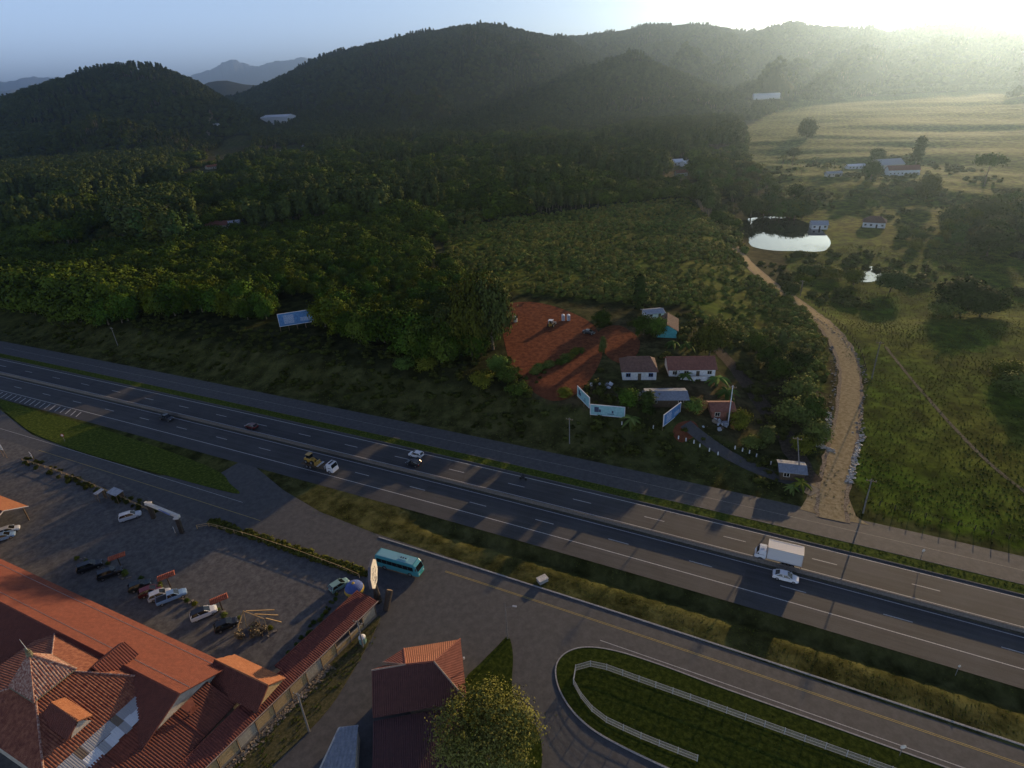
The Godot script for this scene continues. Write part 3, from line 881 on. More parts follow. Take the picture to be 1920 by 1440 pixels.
func build_roads():
	# main carriageways and the far service road
	structure(ribbon(-420, 140, -106.0, -97.4, 0.020), "carriageway_far", M.highway)
	structure(ribbon(-420, 140, -96.1, -84.6, 0.016), "carriageway_near", M.highway)
	structure(ribbon(-420, 140, -117.3, -109.0, 0.020), "service_road_far", M.asphalt_old)
	structure(ribbon(-420, 140, -97.4, -96.1, 0.10), "median", M.median)
	structure(kerb(axis_line(-420, 140, -97.35), 0.16, 0.0, 0.15), "median_kerb", M.median)
	structure(kerb(axis_line(-420, 140, -96.15), 0.16, 0.0, 0.15), "median_kerb", M.median)
	structure(ribbon(-420, 140, -108.8, -106.2, 0.12), "verge", M.grass)
	structure(kerb(axis_line(-420, 140, -108.9), 0.18, 0.0, 0.16), "verge_kerb", M.kerb_dark)
	structure(kerb(axis_line(-420, 140, -106.1), 0.18, 0.0, 0.16), "verge_kerb", M.kerb_dark)
	# near service road, apron in front of the gatehouse, ramps, gore ends
	structure(sheet(RP([[-260, -84.6], [-226, -84.6], [-222, -80.6], [-206, -77.0], [-191, -73.8], [-167, -72.6], [-136, -73.0], [-122, -79.0], [-121.5, -84.7], [-115.5, -84.7], [-101.5, -79.8], [-87.5, -76.6], [-72, -75.3], [-51, -75.0], [-15, -74.5], [10, -74.0], [60, -74.0], [140, -74.0], [140, -66.9], [60, -66.9], [0, -66.9], [0, -20], [-57, -16], [-63, -16], [-57.3, -59], [-60, -63], [-66, -64.8], [-107, -64.8], [-118, -64.4], [-134, -66.2], [-150, -68.3], [-177, -68.9], [-200, -69.5], [-230, -70.0], [-260, -71]]), 0.012), "service_road_near", M.asphalt_old)
	structure(sheet(RP([[-230, -70.0], [-200, -69.5], [-177, -68.9], [-150, -68.3], [-134, -66.2], [-118, -64.4], [-107, -64.8], [-66, -64.8], [-60, -63], [-57.3, -59], [-61.5, -24], [-63, -10], [-180, -10], [-230, -30]]), 0.010), "car_park", M.gravel)
	# painted lines
	for t in [-105.1, -98.0, -95.5, -88.6]:
		structure(ribbon(-420, 140, t - 0.09, t + 0.09, 0.026), "edge_line", M.line)
	for lane in [-101.55, -92.0]:
		var s := -330.0 + (5.0 if lane < -100.0 else 0.0)
		while s < 110.0:
			structure(ribbon(s, s + 4.2, lane - 0.09, lane + 0.09, 0.026), "lane_dash", M.line)
			s += 16.0
	structure(ribbon(-20, 140, -67.9, -67.78, 0.022), "edge_line", M.line)
	structure(ribbon(-250, -107, -73.6 + 0.9, -73.5 + 0.9, 0.021), "edge_line", M.line)
	for t in [-71.55, -71.3]:
		structure(ribbon(-52, 140, t - 0.05, t + 0.05, 0.022), "centre_line", M.line_yellow)
	structure(ribbon(-180, -98, -69.3, -69.18, 0.022), "centre_line", M.line_yellow)
	structure(ribbon(-280, 140, -113.1, -113.0, 0.026), "centre_line", M.line_faint)
	for i in 22:   # hatching where the slip road leaves the carriageway
		var s := -246.0 + i * 2.6
		var mb := MB.new()
		var a := R3(s, -88.0, 0.026)
		var b := R3(s + 1.6, -85.0 - 0.02 * i, 0.026)
		mb.bar(a, b, 0.3, 0.004)
		structure(mb, "hatch_mark", M.line)
	# kerbs and grass beds
	structure(kerb(axis_line(-70, 140, -74.55), 0.25, 0.0, 0.14), "service_road_kerb", M.kerb)
	var gore := spline(RP([[-228, -84.4], [-207, -83.6], [-171, -83.2], [-139, -81.5], [-122.5, -79.6], [-116, -77.0], [-110.5, -75.0], [-116, -74.2], [-136, -73.6], [-167, -73.0], [-191, -74.4], [-206, -77.4], [-221, -81.2]]), 5, true)
	GORE = gore
	structure(bed(gore, 0.0, 0.11), "gore_grass", M.grass)
	var isl := spline(RP([[140, -66.9], [100, -66.9], [60, -66.9], [20, -66.9], [0, -66.9], [-10, -67.1], [-17, -66.8], [-21.6, -65.6], [-24.2, -63.4], [-24.9, -60.6], [-23.6, -57.6], [-21, -55.0], [-17.6, -53.2], [-13.5, -52.3], [-6, -51.8], [6, -51.6], [30, -51.6], [60, -51.6]]), 5)
	isl.append(S(140, -51.6))
	structure(bed(isl, 0.0, 0.13), "island_grass", M.grass_dark)  # darker grass tint stands in for shade from the mesh fence
	isl.remove_at(isl.size() - 1)
	structure(kerb(isl, 0.2, 0.0, 0.17), "island_kerb", M.kerb)
	var wedge := spline(PackedVector2Array([Vector2(-2.95, -70.88), Vector2(-2.25, -67.16), Vector2(-2.56, -61.42), Vector2(-1.46, -57.85), Vector2(1.05, -54.04), Vector2(1.10, -49.20), Vector2(-1.23, -45.28), Vector2(-14.02, -45.94), Vector2(-11.00, -52.79), Vector2(-9.97, -59.21), Vector2(-9.84, -63.26), Vector2(-7.57, -66.00), Vector2(-5.01, -68.89)]), 4, true)
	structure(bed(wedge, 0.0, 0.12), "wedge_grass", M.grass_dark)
	var walk := spline(RP([[-57.0, -57.5], [-55.6, -53], [-54.3, -46], [-53.6, -40], [-54.3, -34], [-55.5, -28], [-56, -20], [-61, -20], [-60.6, -28], [-59.6, -38], [-58.6, -48], [-57.6, -56]]), 4, true)
	structure(bed(walk, 0.0, 0.09), "wall_verge", M.grass_dry)
	# dirt road up the valley, with pale sandy shoulders, side track and drive
	var line := spline(PackedVector2Array([Vector2(145.20, -563.95), Vector2(147.12, -521.21), Vector2(144.58, -464.35), Vector2(135.23, -391.08), Vector2(123.33, -310.57), Vector2(116.86, -256.93), Vector2(117.06, -228.42), Vector2(115.26, -204.22), Vector2(110.22, -181.03), Vector2(102.46, -161.15), Vector2(91.89, -141.88), Vector2(83.05, -127.28), Vector2(75.04, -114.89), Vector2(68.14, -104.21), Vector2(63.78, -95.60)]), 8)
	structure(strip(line, 6.6, 0.06, 0.9), "road_shoulder", M.sand)
	structure(strip(line, 4.8, 0.085, 0.3), "dirt_road", M.dirt)
	structure(sheet(PackedVector2Array([Vector2(59.01, -99.48), Vector2(61.94, -102.88), Vector2(65.48, -108.39), Vector2(68.63, -111.19), Vector2(75.00, -110.58), Vector2(70.72, -102.09), Vector2(69.09, -96.34), Vector2(70.18, -93.39), Vector2(64.03, -96.09)]), 0.045), "road_mouth", M.dirt)
	structure(strip(spline(PackedVector2Array([Vector2(66.62, -108.29), Vector2(66.08, -113.57), Vector2(68.38, -128.84), Vector2(69.04, -144.11), Vector2(68.94, -162.45), Vector2(67.52, -175.54), Vector2(66.23, -182.51)]), 6), 4.6, 0.07, 0.6), "side_track", M.track)
	structure(strip(spline(PackedVector2Array([Vector2(64.80, -104.51), Vector2(62.04, -108.71), Vector2(55.85, -114.32), Vector2(50.38, -120.35), Vector2(45.75, -126.72), Vector2(43.37, -130.37)]), 6), 3.6, 0.075, 0.2), "drive", M.asphalt_old)
	structure(strip(spline(PackedVector2Array([Vector2(123.67, -179.11), Vector2(118.34, -159.09), Vector2(112.85, -136.45), Vector2(109.28, -119.53), Vector2(107.77, -107.46), Vector2(107.85, -96.08)]), 8), 0.9, 0.05, 0.15), "field_path", M.path)
	# red earth yard in the clearing, and patches of bare earth in the hamlet
	structure(sheet(spline(PackedVector2Array([Vector2(-1.26, -224.77), Vector2(7.15, -229.28), Vector2(16.35, -223.73), Vector2(25.32, -211.06), Vector2(30.35, -197.90), Vector2(30.19, -179.27), Vector2(25.99, -163.14), Vector2(18.49, -148.27), Vector2(11.53, -145.79), Vector2(5.92, -150.92), Vector2(3.93, -156.75), Vector2(0.22, -164.59), Vector2(-1.16, -179.23), Vector2(-2.34, -201.35)]), 5, true), 0.05, true), "red_yard", M.red_dirt)
	structure(sheet(spline(PackedVector2Array([Vector2(30.27, -191.18), Vector2(38.82, -197.65), Vector2(42.98, -182.02), Vector2(36.18, -165.70), Vector2(30.46, -170.55)]), 4, true), 0.07, true), "bare_earth", M.red_dirt)
	structure(sheet(spline(PackedVector2Array([Vector2(41.37, -130.51), Vector2(45.68, -131.33), Vector2(46.00, -127.61), Vector2(41.18, -124.51), Vector2(39.50, -127.28)]), 4, true), 0.06, true), "bare_earth", M.red_dirt)
	structure(sheet(spline(PackedVector2Array([Vector2(-351.27, -351.28), Vector2(-302.77, -361.61), Vector2(-291.88, -364.32), Vector2(-291.50, -372.06), Vector2(-284.27, -362.66), Vector2(-292.00, -347.18), Vector2(-327.68, -324.80)]), 4, true), 0.05, true), "tilled_field", M.red_dirt)
	# ponds
	for q in [PackedVector2Array([Vector2(141.73, -372.27), Vector2(159.16, -404.81), Vector2(177.54, -412.92), Vector2(191.46, -402.98), Vector2(194.66, -372.53), Vector2(185.79, -337.66), Vector2(175.50, -319.51), Vector2(167.90, -314.05), Vector2(156.71, -317.78), Vector2(146.61, -321.29), Vector2(139.51, -331.61), Vector2(140.19, -351.52)]), PackedVector2Array([Vector2(161.41, -264.69), Vector2(170.88, -278.33), Vector2(177.48, -281.82), Vector2(178.67, -275.79), Vector2(171.60, -262.71), Vector2(164.15, -258.19), Vector2(160.20, -259.78)]), PackedVector2Array([Vector2(249.06, -286.89), Vector2(257.77, -293.64), Vector2(267.27, -293.70), Vector2(270.85, -282.07), Vector2(259.68, -270.42), Vector2(251.95, -277.99)])]:
		var sh := spline(q, 5, true)
		var lo := 1e9
		for w in sh: lo = minf(lo, ground_h(w.x, w.y))
		structure(sheet(sh, maxf(lo, -3.8) + 0.12), "pond", M.water)

# ================================================= trees that stand as things of their own
var crowns := {}
var trunks := {}

func crown_mesh(kind: String, v: int) -> ArrayMesh:
	var key := kind + str(v)
	if crowns.has(key): return crowns[key]
	var r := RandomNumberGenerator.new()
	r.seed = 500 + v * 37 + kind.hash() % 1000
	var a := fresh()
	match kind:
		"broad": crown_arrays(a, r, 0.06, r.randf_range(0.40, 0.5), 0.88, 64, 52, 0.056, 0.16, G0, G1)
		"round": crown_arrays(a, r, 0.16, 0.55, 0.84, 110, 52, 0.052, 0.16, Color(0.040, 0.056, 0.014), Color(0.10, 0.12, 0.032))
		"tall": crown_arrays(a, r, 0.28, 0.2, 0.72, 70, 40, 0.045, 0.09, Color(0.05, 0.07, 0.02), Color(0.125, 0.15, 0.045), 1)
		"bushy": crown_arrays(a, r, -0.05, 0.62, 1.02, 52, 52, 0.068, 0.22, Color(0.075, 0.105, 0.022), Color(0.19, 0.22, 0.05))
		"flat": crown_arrays(a, r, 0.55, 0.5, 0.45, 40, 28, 0.075, 0.14, G0, G1, 2)
		"cone": crown_arrays(a, r, 0.08, 0.34, 0.92, 60, 30, 0.075, 0.13, Color(0.045, 0.065, 0.018), Color(0.11, 0.13, 0.036), 1)
		"palm": palm_crown(a, r, Vector3(0.03, 0.78, 0.02), 0.36, 13, Color(0.06, 0.085, 0.02), Color(0.15, 0.18, 0.045))
		"banana": palm_crown(a, r, Vector3(0, 0.35, 0), 0.62, 9, Color(0.08, 0.12, 0.025), Color(0.19, 0.24, 0.06))
	var m := arrays_mesh(a, M.leaf)
	crowns[key] = m
	return m

func trunk_mesh(kind: String, v: int) -> ArrayMesh:
	var key := kind + str(v % 3)
	if trunks.has(key): return trunks[key]
	var r := RandomNumberGenerator.new()
	r.seed = 900 + v % 3
	var mb := MB.new()
	var top := 0.55
	var rad := 0.032
	if kind == "tall": top = 0.9; rad = 0.016
	if kind == "palm": top = 0.78; rad = 0.018
	if kind == "banana": top = 0.36; rad = 0.05
	if kind == "flat": top = 0.68; rad = 0.024
	var bend := Vector3(r.randf_range(-0.03, 0.03), 0, r.randf_range(-0.03, 0.03))
	mb.tube(Vector3(0, -0.08, 0), Vector3(0, top * 0.45, 0) + bend, rad, rad * 0.75, 7, false)
	mb.tube(Vector3(0, top * 0.45, 0) + bend, Vector3(0.02, top, 0), rad * 0.75, rad * 0.4, 7, false)
	if kind != "palm" and kind != "banana":
		for k in 5:
			var th := TAU * k / 5.0 + r.randf()
			var y0 := top * r.randf_range(0.45, 0.95)
			mb.tube(Vector3(0.01, y0, 0), Vector3(cos(th) * 0.26, y0 + r.randf_range(0.12, 0.26), sin(th) * 0.26), rad * 0.4, rad * 0.12, 5, false)
	trunks[key] = mb.mesh()
	return trunks[key]

func tree(called: String, label: String, kind: String, at: Vector3, h: float, wide: float, v: int, group := "", category := "tree") -> Node3D:
	var o := thing(called, label, category, at, rng.randf() * TAU, group)
	var c := put(crown_mesh(kind, v), "crown", M.leaves[rng.randi() % 4], o)
	c.scale = Vector3(h * wide, h, h * wide)
	if kind != "bushy":
		var t := put(trunk_mesh(kind, v), "trunk", M.bark, o)
		t.scale = Vector3(h * lerpf(1.0, wide, 0.5), h, h * lerpf(1.0, wide, 0.5))
	return o

var NEAR_BOARD := PackedVector2Array([Vector2(-102.05, -252.59), Vector2(-80.11, -252.45), Vector2(-63.45, -192.65), Vector2(-83.37, -196.59)])

func build_wood():
	var r := RandomNumberGenerator.new()
	r.seed = 31
	var spots := []
	var x := -330.0
	while x < 40.0:
		var z := -460.0
		while z < -120.0:
			var p := Vector2(x + r.randf_range(-2.2, 2.2), z + r.randf_range(-2.2, 2.2))
			z += 5.7
			if not inside(p, Z_WOOD): continue
			if st_of(p.x, p.y).y > -133.0 or inside(p, NEAR_BOARD): continue
			spots.append(p)
		x += 5.7
	spots.sort_custom(func(a, b): return a.length_squared() < b.length_squared())
	var rest := [[], [], [], []]
	var meshes := [scatter_tree(11, 0, 46, 44, G0, G1, 0.08), scatter_tree(12, 0, 42, 46, G0, G1, 0.082), scatter_tree(13, 0, 50, 42, G0, G1, 0.078), scatter_tree(14, 0, 38, 48, G0, G1, 0.082)]
	for i in spots.size():
		var p: Vector2 = spots[i]
		var q := st_of(p.x, p.y)
		var depth := smoothstep(-150.0, -185.0, q.y)
		var h := lerpf(r.randf_range(8.5, 13.5), r.randf_range(4.5, 9.0), depth) * (1.0 + 0.45 * n_fine.get_noise_2d(p.x * 1.1, p.y * 1.1))
		if i < 290:
			tree("broadleaf_tree", "dark green broadleaf tree in the dense wood behind the highway", "broad", gpos(p.x, p.y), h, r.randf_range(0.8, 1.1), r.randi() % 9, "trees of the wood behind the highway")
		else:
			rest[r.randi() % 4].append([gpos(p.x, p.y), h, r.randf() * TAU, r.randf_range(0.65, 1.2), r.randf_range(0.95, 1.25)])
	for k in 4: scatter("wood_interior", meshes[k], rest[k], "rest of the dense dark wood behind the highway")
	print("wood ", spots.size())
# ================================================= vehicles
# local axes: +x forward, y up, z to the right-hand side; origin on the ground under the middle
func put_w(mb: MB, called: String, m: Material, parent: Node3D) -> MeshInstance3D:
	# world-space triangles under a thing that is only moved, not turned
	for i in mb.v.size(): mb.v[i] -= parent.position
	return put(mb, called, m, parent)

func heading(d: Vector2) -> float:
	return -atan2(d.y, d.x)

# sections: [x, half_width, y_bottom, y_top, top_inset]; lofted with chamfered upper and lower edges
func loft(sec: Array) -> MB:
	var mb := MB.new()
	var rings := []
	for s in sec:
		var x: float = s[0]
		var w: float = s[1]
		var b: float = s[2]
		var t: float = s[3]
		var i: float = s[4]
		var c := minf(0.09, (t - b) * 0.25)
		rings.append([Vector3(x, b, -w + c), Vector3(x, b + c, -w), Vector3(x, lerpf(b, t, 0.62), -w), Vector3(x, t - c * 0.6, -w + i * 0.7), Vector3(x, t, -w + i + 0.08), Vector3(x, t, w - i - 0.08), Vector3(x, t - c * 0.6, w - i * 0.7), Vector3(x, lerpf(b, t, 0.62), w), Vector3(x, b + c, w), Vector3(x, b, w - c)])
	for k in rings.size() - 1:
		for j in 10:
			var a: Vector3 = rings[k][j]
			var b2: Vector3 = rings[k][(j + 1) % 10]
			mb.quad(a, b2, rings[k + 1][(j + 1) % 10], rings[k + 1][j])
	for e in [0, rings.size() - 1]:
		for j in range(1, 9): mb.tri(rings[e][0], rings[e][j], rings[e][j + 1])
	return mb

func wheel(parent: Node3D, at: Vector3, rad: float, wide: float):
	var t := MB.new()
	t.tube(Vector3(0, 0, -wide * 0.5), Vector3(0, 0, wide * 0.5), rad, rad, 14)
	var o := put(t, "wheel", M.tyre, parent)
	o.position = at
	var r := MB.new()
	var sg := signf(at.z)
	r.tube(Vector3(0, 0, sg * wide * 0.5), Vector3(0, 0, sg * (wide * 0.5 + 0.012)), rad * 0.62, rad * 0.5, 10)
	put(r, "rim", M.rim, o)

func car(called: String, label: String, kind: String, paint: Material, at: Vector2, dir: Vector2, group := "", y := 0.0) -> Node3D:
	var o := thing(called, label, "car" if kind != "pickup" else "pickup truck", Vector3(at.x, 0.02 + y, at.y), heading(dir), group)
	var L := 2.15
	var W := 0.86
	var sec := []
	var gl := []       # greenhouse: [x at the base, y base], [x at the roof, y roof] rear to front
	match kind:
		"sedan":
			sec = [[-2.2, 0.72, 0.38, 0.78, 0.04], [-2.1, 0.82, 0.26, 0.96, 0.06], [-1.5, 0.87, 0.22, 1.0, 0.05], [0.0, 0.88, 0.2, 0.96, 0.03], [0.95, 0.87, 0.22, 0.92, 0.05], [1.8, 0.84, 0.24, 0.78, 0.1], [2.12, 0.72, 0.3, 0.66, 0.12], [2.2, 0.6, 0.36, 0.58, 0.1]]
			gl = [[-1.75, 0.99], [-1.0, 1.44], [0.2, 1.45], [1.1, 0.92]]
		"hatch":
			sec = [[-1.95, 0.76, 0.36, 0.9, 0.03], [-1.88, 0.83, 0.26, 1.02, 0.04], [-1.0, 0.86, 0.22, 1.02, 0.04], [0.0, 0.86, 0.2, 0.98, 0.03], [0.85, 0.85, 0.22, 0.96, 0.05], [1.6, 0.82, 0.24, 0.84, 0.1], [1.88, 0.72, 0.3, 0.72, 0.12], [1.95, 0.6, 0.36, 0.62, 0.1]]
			gl = [[-1.9, 1.0], [-1.5, 1.48], [0.1, 1.5], [1.05, 0.95]]
		"suv":
			sec = [[-2.2, 0.8, 0.42, 1.05, 0.03], [-2.12, 0.88, 0.32, 1.12, 0.04], [-1.2, 0.91, 0.28, 1.12, 0.03], [0.0, 0.91, 0.26, 1.08, 0.03], [0.95, 0.9, 0.28, 1.05, 0.04], [1.8, 0.86, 0.3, 0.95, 0.09], [2.12, 0.76, 0.36, 0.82, 0.12], [2.2, 0.64, 0.42, 0.7, 0.1]]
			gl = [[-2.14, 1.1], [-1.85, 1.68], [0.2, 1.7], [1.1, 1.05]]
		"pickup":
			sec = [[-2.6, 0.82, 0.5, 1.05, 0.02], [-2.55, 0.88, 0.42, 1.1, 0.02], [-0.75, 0.9, 0.36, 1.1, 0.02], [-0.7, 0.9, 0.36, 1.12, 0.03], [0.8, 0.9, 0.36, 1.08, 0.03], [1.9, 0.87, 0.36, 1.0, 0.08], [2.45, 0.78, 0.42, 0.86, 0.1], [2.55, 0.66, 0.46, 0.72, 0.1]]
			gl = [[-0.75, 1.1], [-0.6, 1.72], [0.5, 1.74], [1.3, 1.06]]
	L = sec[-1][0]
	put(loft(sec), "body", paint, o)
	var wb := 0.8    # half width of the glass at its foot and at the roof
	var wr := 0.62
	var rear := MB.new()
	var zb := [wb, wr]
	rear.quad(Vector3(gl[0][0], gl[0][1], -wb), Vector3(gl[0][0], gl[0][1], wb), Vector3(gl[1][0], gl[1][1] - 0.03, wr), Vector3(gl[1][0], gl[1][1] - 0.03, -wr))
	put(rear, "rear_window", M.glass, o)
	var wind := MB.new()
	wind.quad(Vector3(gl[3][0], gl[3][1], wb), Vector3(gl[3][0], gl[3][1], -wb), Vector3(gl[2][0], gl[2][1] - 0.03, -wr), Vector3(gl[2][0], gl[2][1] - 0.03, wr))
	put(wind, "windscreen", M.glass, o)
	for sg in [-1.0, 1.0]:
		var sw := MB.new()
		sw.quad(Vector3(gl[0][0] + 0.1, gl[0][1], sg * wb), Vector3(gl[3][0] - 0.1, gl[3][1], sg * wb), Vector3(gl[2][0], gl[2][1] - 0.05, sg * wr), Vector3(gl[1][0], gl[1][1] - 0.05, sg * wr))
		put(sw, "side_window", M.glass, o)
		var pl := MB.new()
		pl.bar(Vector3((gl[0][0] + gl[3][0]) * 0.5 - 0.1, gl[0][1], sg * (wb + 0.01)), Vector3((gl[1][0] + gl[2][0]) * 0.5 - 0.1, gl[1][1] - 0.03, sg * (wr + 0.01)), 0.09, 0.02)
		pl.bar(Vector3(gl[3][0], gl[3][1], sg * wb), Vector3(gl[2][0], gl[2][1] - 0.03, sg * wr), 0.09, 0.06)
		pl.bar(Vector3(gl[0][0], gl[0][1], sg * wb), Vector3(gl[1][0], gl[1][1] - 0.03, sg * wr), 0.14, 0.07)
		put(pl, "pillar", paint, o)
		var hl := MB.new()
		hl.box(Vector3(L - 0.12, sec[-2][3] - 0.08, sg * 0.56), Vector3(0.16, 0.14, 0.26))
		put(hl, "headlight", M.lamp_glass, o)
		var tl := MB.new()
		tl.box(Vector3(sec[1][0] - 0.03, sec[1][3] - 0.2, sg * 0.68), Vector3(0.1, 0.2, 0.22))
		put(tl, "tail_light", M.tail, o)
		var mi := MB.new()
		mi.box(Vector3(gl[3][0] - 0.25, gl[3][1] + 0.1, sg * 0.97), Vector3(0.12, 0.13, 0.2))
		put(mi, "mirror", paint, o)
		for xx in [sec[0][0] + 0.85, L - 0.82]:
			wheel(o, Vector3(xx, 0.31, sg * 0.79), 0.31, 0.2)
	var roof := MB.new()
	var y1: float = gl[1][1]
	roof.box(Vector3((gl[1][0] + gl[2][0]) * 0.5, y1 - 0.01, 0), Vector3(gl[2][0] - gl[1][0] + 0.1, 0.07, wr * 2.0 + 0.06))
	put(roof, "roof", paint, o)
	var bl := MB.new()
	bl.box(Vector3(L - 0.02, 0.36, 0), Vector3(0.06, 0.16, 1.2))
	bl.box(Vector3(sec[0][0] + 0.01, 0.4, 0), Vector3(0.06, 0.14, 1.3))
	put(bl, "bumper", M.black_plastic, o)
	if kind == "pickup":
		var bedm := MB.new()
		bedm.box(Vector3(-1.65, 1.115, 0), Vector3(1.7, 0.02, 1.5))
		put(bedm, "load_bed", M.black_plastic, o)
	return o

func white_truck(at: Vector2, dir: Vector2):
	var o := thing("box_truck", "white box truck with pale cargo box on the far carriageway", "truck", Vector3(at.x, 0.02, at.y), heading(dir))
	var cab := MB.new()
	cab = loft([[1.95, 1.1, 0.5, 2.35, 0.05], [2.1, 1.12, 0.45, 2.45, 0.06], [3.2, 1.12, 0.45, 2.42, 0.08], [3.7, 1.1, 0.45, 1.55, 0.05], [3.95, 1.02, 0.5, 1.15, 0.1]])
	put(cab, "cab", M.white_paint, o)
	var ws := MB.new()
	ws.quad(Vector3(3.69, 1.6, -0.98), Vector3(3.69, 1.6, 0.98), Vector3(3.26, 2.32, 0.9), Vector3(3.26, 2.32, -0.9))
	put(ws, "windscreen", M.glass, o)
	for sg in [-1.0, 1.0]:
		var sw := MB.new()
		sw.quad(Vector3(2.3, 1.55, sg * 1.125), Vector3(3.5, 1.55, sg * 1.125), Vector3(3.15, 2.25, sg * 1.06), Vector3(2.3, 2.25, sg * 1.06))
		put(sw, "side_window", M.glass, o)
		var mi := MB.new()
		mi.box(Vector3(3.6, 1.9, sg * 1.28), Vector3(0.1, 0.4, 0.22))
		put(mi, "mirror", M.black_plastic, o)
		var hl := MB.new()
		hl.box(Vector3(3.93, 0.85, sg * 0.75), Vector3(0.12, 0.2, 0.36))
		put(hl, "headlight", M.lamp_glass, o)
		for xx in [2.85, -1.35, -2.55]: wheel(o, Vector3(xx, 0.48, sg * 1.02), 0.48, 0.3)
	var hatch := MB.new()
	hatch.box(Vector3(2.65, 2.5, 0), Vector3(0.7, 0.06, 0.7))
	put(hatch, "roof_hatch", M.lamp_glass, o)
	var box := MB.new()
	box.box(Vector3(-1.15, 2.4, 0), Vector3(5.9, 2.7, 2.45))
	var b := put(box, "cargo_box", M.box_white, o)
	var rim := MB.new()
	for sg in [-1.0, 1.0]:
		rim.box(Vector3(-1.15, 3.75, sg * 1.23), Vector3(5.96, 0.09, 0.09))
		rim.box(Vector3(-1.15, 1.1, sg * 1.23), Vector3(5.96, 0.12, 0.07))
		rim.box(Vector3(-1.15 + sg * 2.96, 3.75, 0), Vector3(0.09, 0.09, 2.5))
		for z in [-1.23, 1.23]: rim.box(Vector3(-1.15 + sg * 2.96, 2.4, z), Vector3(0.09, 2.75, 0.09))
	put(rim, "edge_trim", M.alu, b)
	var ribs := MB.new()
	for i in 9: ribs.box(Vector3(-3.75 + i * 0.65, 3.765, 0), Vector3(0.05, 0.03, 2.4))
	put(ribs, "roof_rib", M.alu, b)
	var ch := MB.new()
	ch.box(Vector3(-0.2, 0.78, 0.4), Vector3(7.2, 0.22, 0.14))
	ch.box(Vector3(-0.2, 0.78, -0.4), Vector3(7.2, 0.22, 0.14))
	ch.box(Vector3(-4.05, 0.62, 0), Vector3(0.1, 0.14, 2.3))
	ch.box(Vector3(0.7, 0.65, 0.95), Vector3(1.1, 0.45, 0.45))
	put(ch, "chassis", M.black_plastic, o)
	for sg in [-1.0, 1.0]:
		var tl := MB.new()
		tl.box(Vector3(-4.08, 0.8, sg * 0.95), Vector3(0.08, 0.16, 0.3))
		put(tl, "tail_light", M.tail, o)

func bus(at: Vector2, dir: Vector2):
	var o := thing("bus", "teal single-deck bus with dark window band on the service road", "bus", Vector3(at.x, 0.02, at.y), heading(dir))
	var body := loft([[-4.7, 1.1, 0.45, 2.7, 0.06], [-4.55, 1.2, 0.35, 3.0, 0.14], [3.9, 1.2, 0.35, 3.0, 0.14], [4.35, 1.18, 0.35, 2.55, 0.12], [4.75, 1.12, 0.4, 1.5, 0.08], [4.85, 1.05, 0.45, 1.1, 0.08]])
	put(body, "body", M.teal_paint, o)
	for sg in [-1.0, 1.0]:
		for i in 7:
			var w := MB.new()
			var x := -4.3 + i * 1.17
			w.quad(Vector3(x, 1.55, sg * 1.212), Vector3(x + 1.13, 1.55, sg * 1.212), Vector3(x + 1.13, 2.45, sg * 1.19), Vector3(x, 2.45, sg * 1.19))
			put(w, "side_window", M.glass, o)
		for xx in [3.0, -2.7]: wheel(o, Vector3(xx, 0.47, sg * 1.08), 0.47, 0.28)
		var mi := MB.new()
		mi.box(Vector3(4.6, 2.3, sg * 1.35), Vector3(0.12, 0.45, 0.25))
		put(mi, "mirror", M.black_plastic, o)
		var hl := MB.new()
		hl.box(Vector3(4.83, 0.85, sg * 0.75), Vector3(0.1, 0.22, 0.4))
		put(hl, "headlight", M.lamp_glass, o)
	var ws := MB.new()
	ws.quad(Vector3(4.79, 1.5, -1.0), Vector3(4.79, 1.5, 1.0), Vector3(4.38, 2.5, 0.95), Vector3(4.38, 2.5, -0.95))
	put(ws, "windscreen", M.glass, o)
	var front := MB.new()
	front.box(Vector3(4.87, 0.62, 0), Vector3(0.08, 0.3, 2.0))
	put(front, "bumper", M.teal_bright, o)
	var roof := MB.new()
	roof.box(Vector3(-0.3, 3.01, 0), Vector3(8.0, 0.05, 1.9))
	put(roof, "roof_panel", M.teal_pale, o)
	var ac := MB.new()
	ac.box(Vector3(1.3, 3.14, 0.1), Vector3(1.7, 0.22, 1.0))
	var a := put(ac, "roof_unit", M.teal_pale, o)
	for i in 3:
		var f := MB.new()
		f.tube(Vector3(0.8 + i * 0.5, 3.25, 0.1), Vector3(0.8 + i * 0.5, 3.262, 0.1), 0.18, 0.18, 10)
		put(f, "fan", M.black_plastic, a)

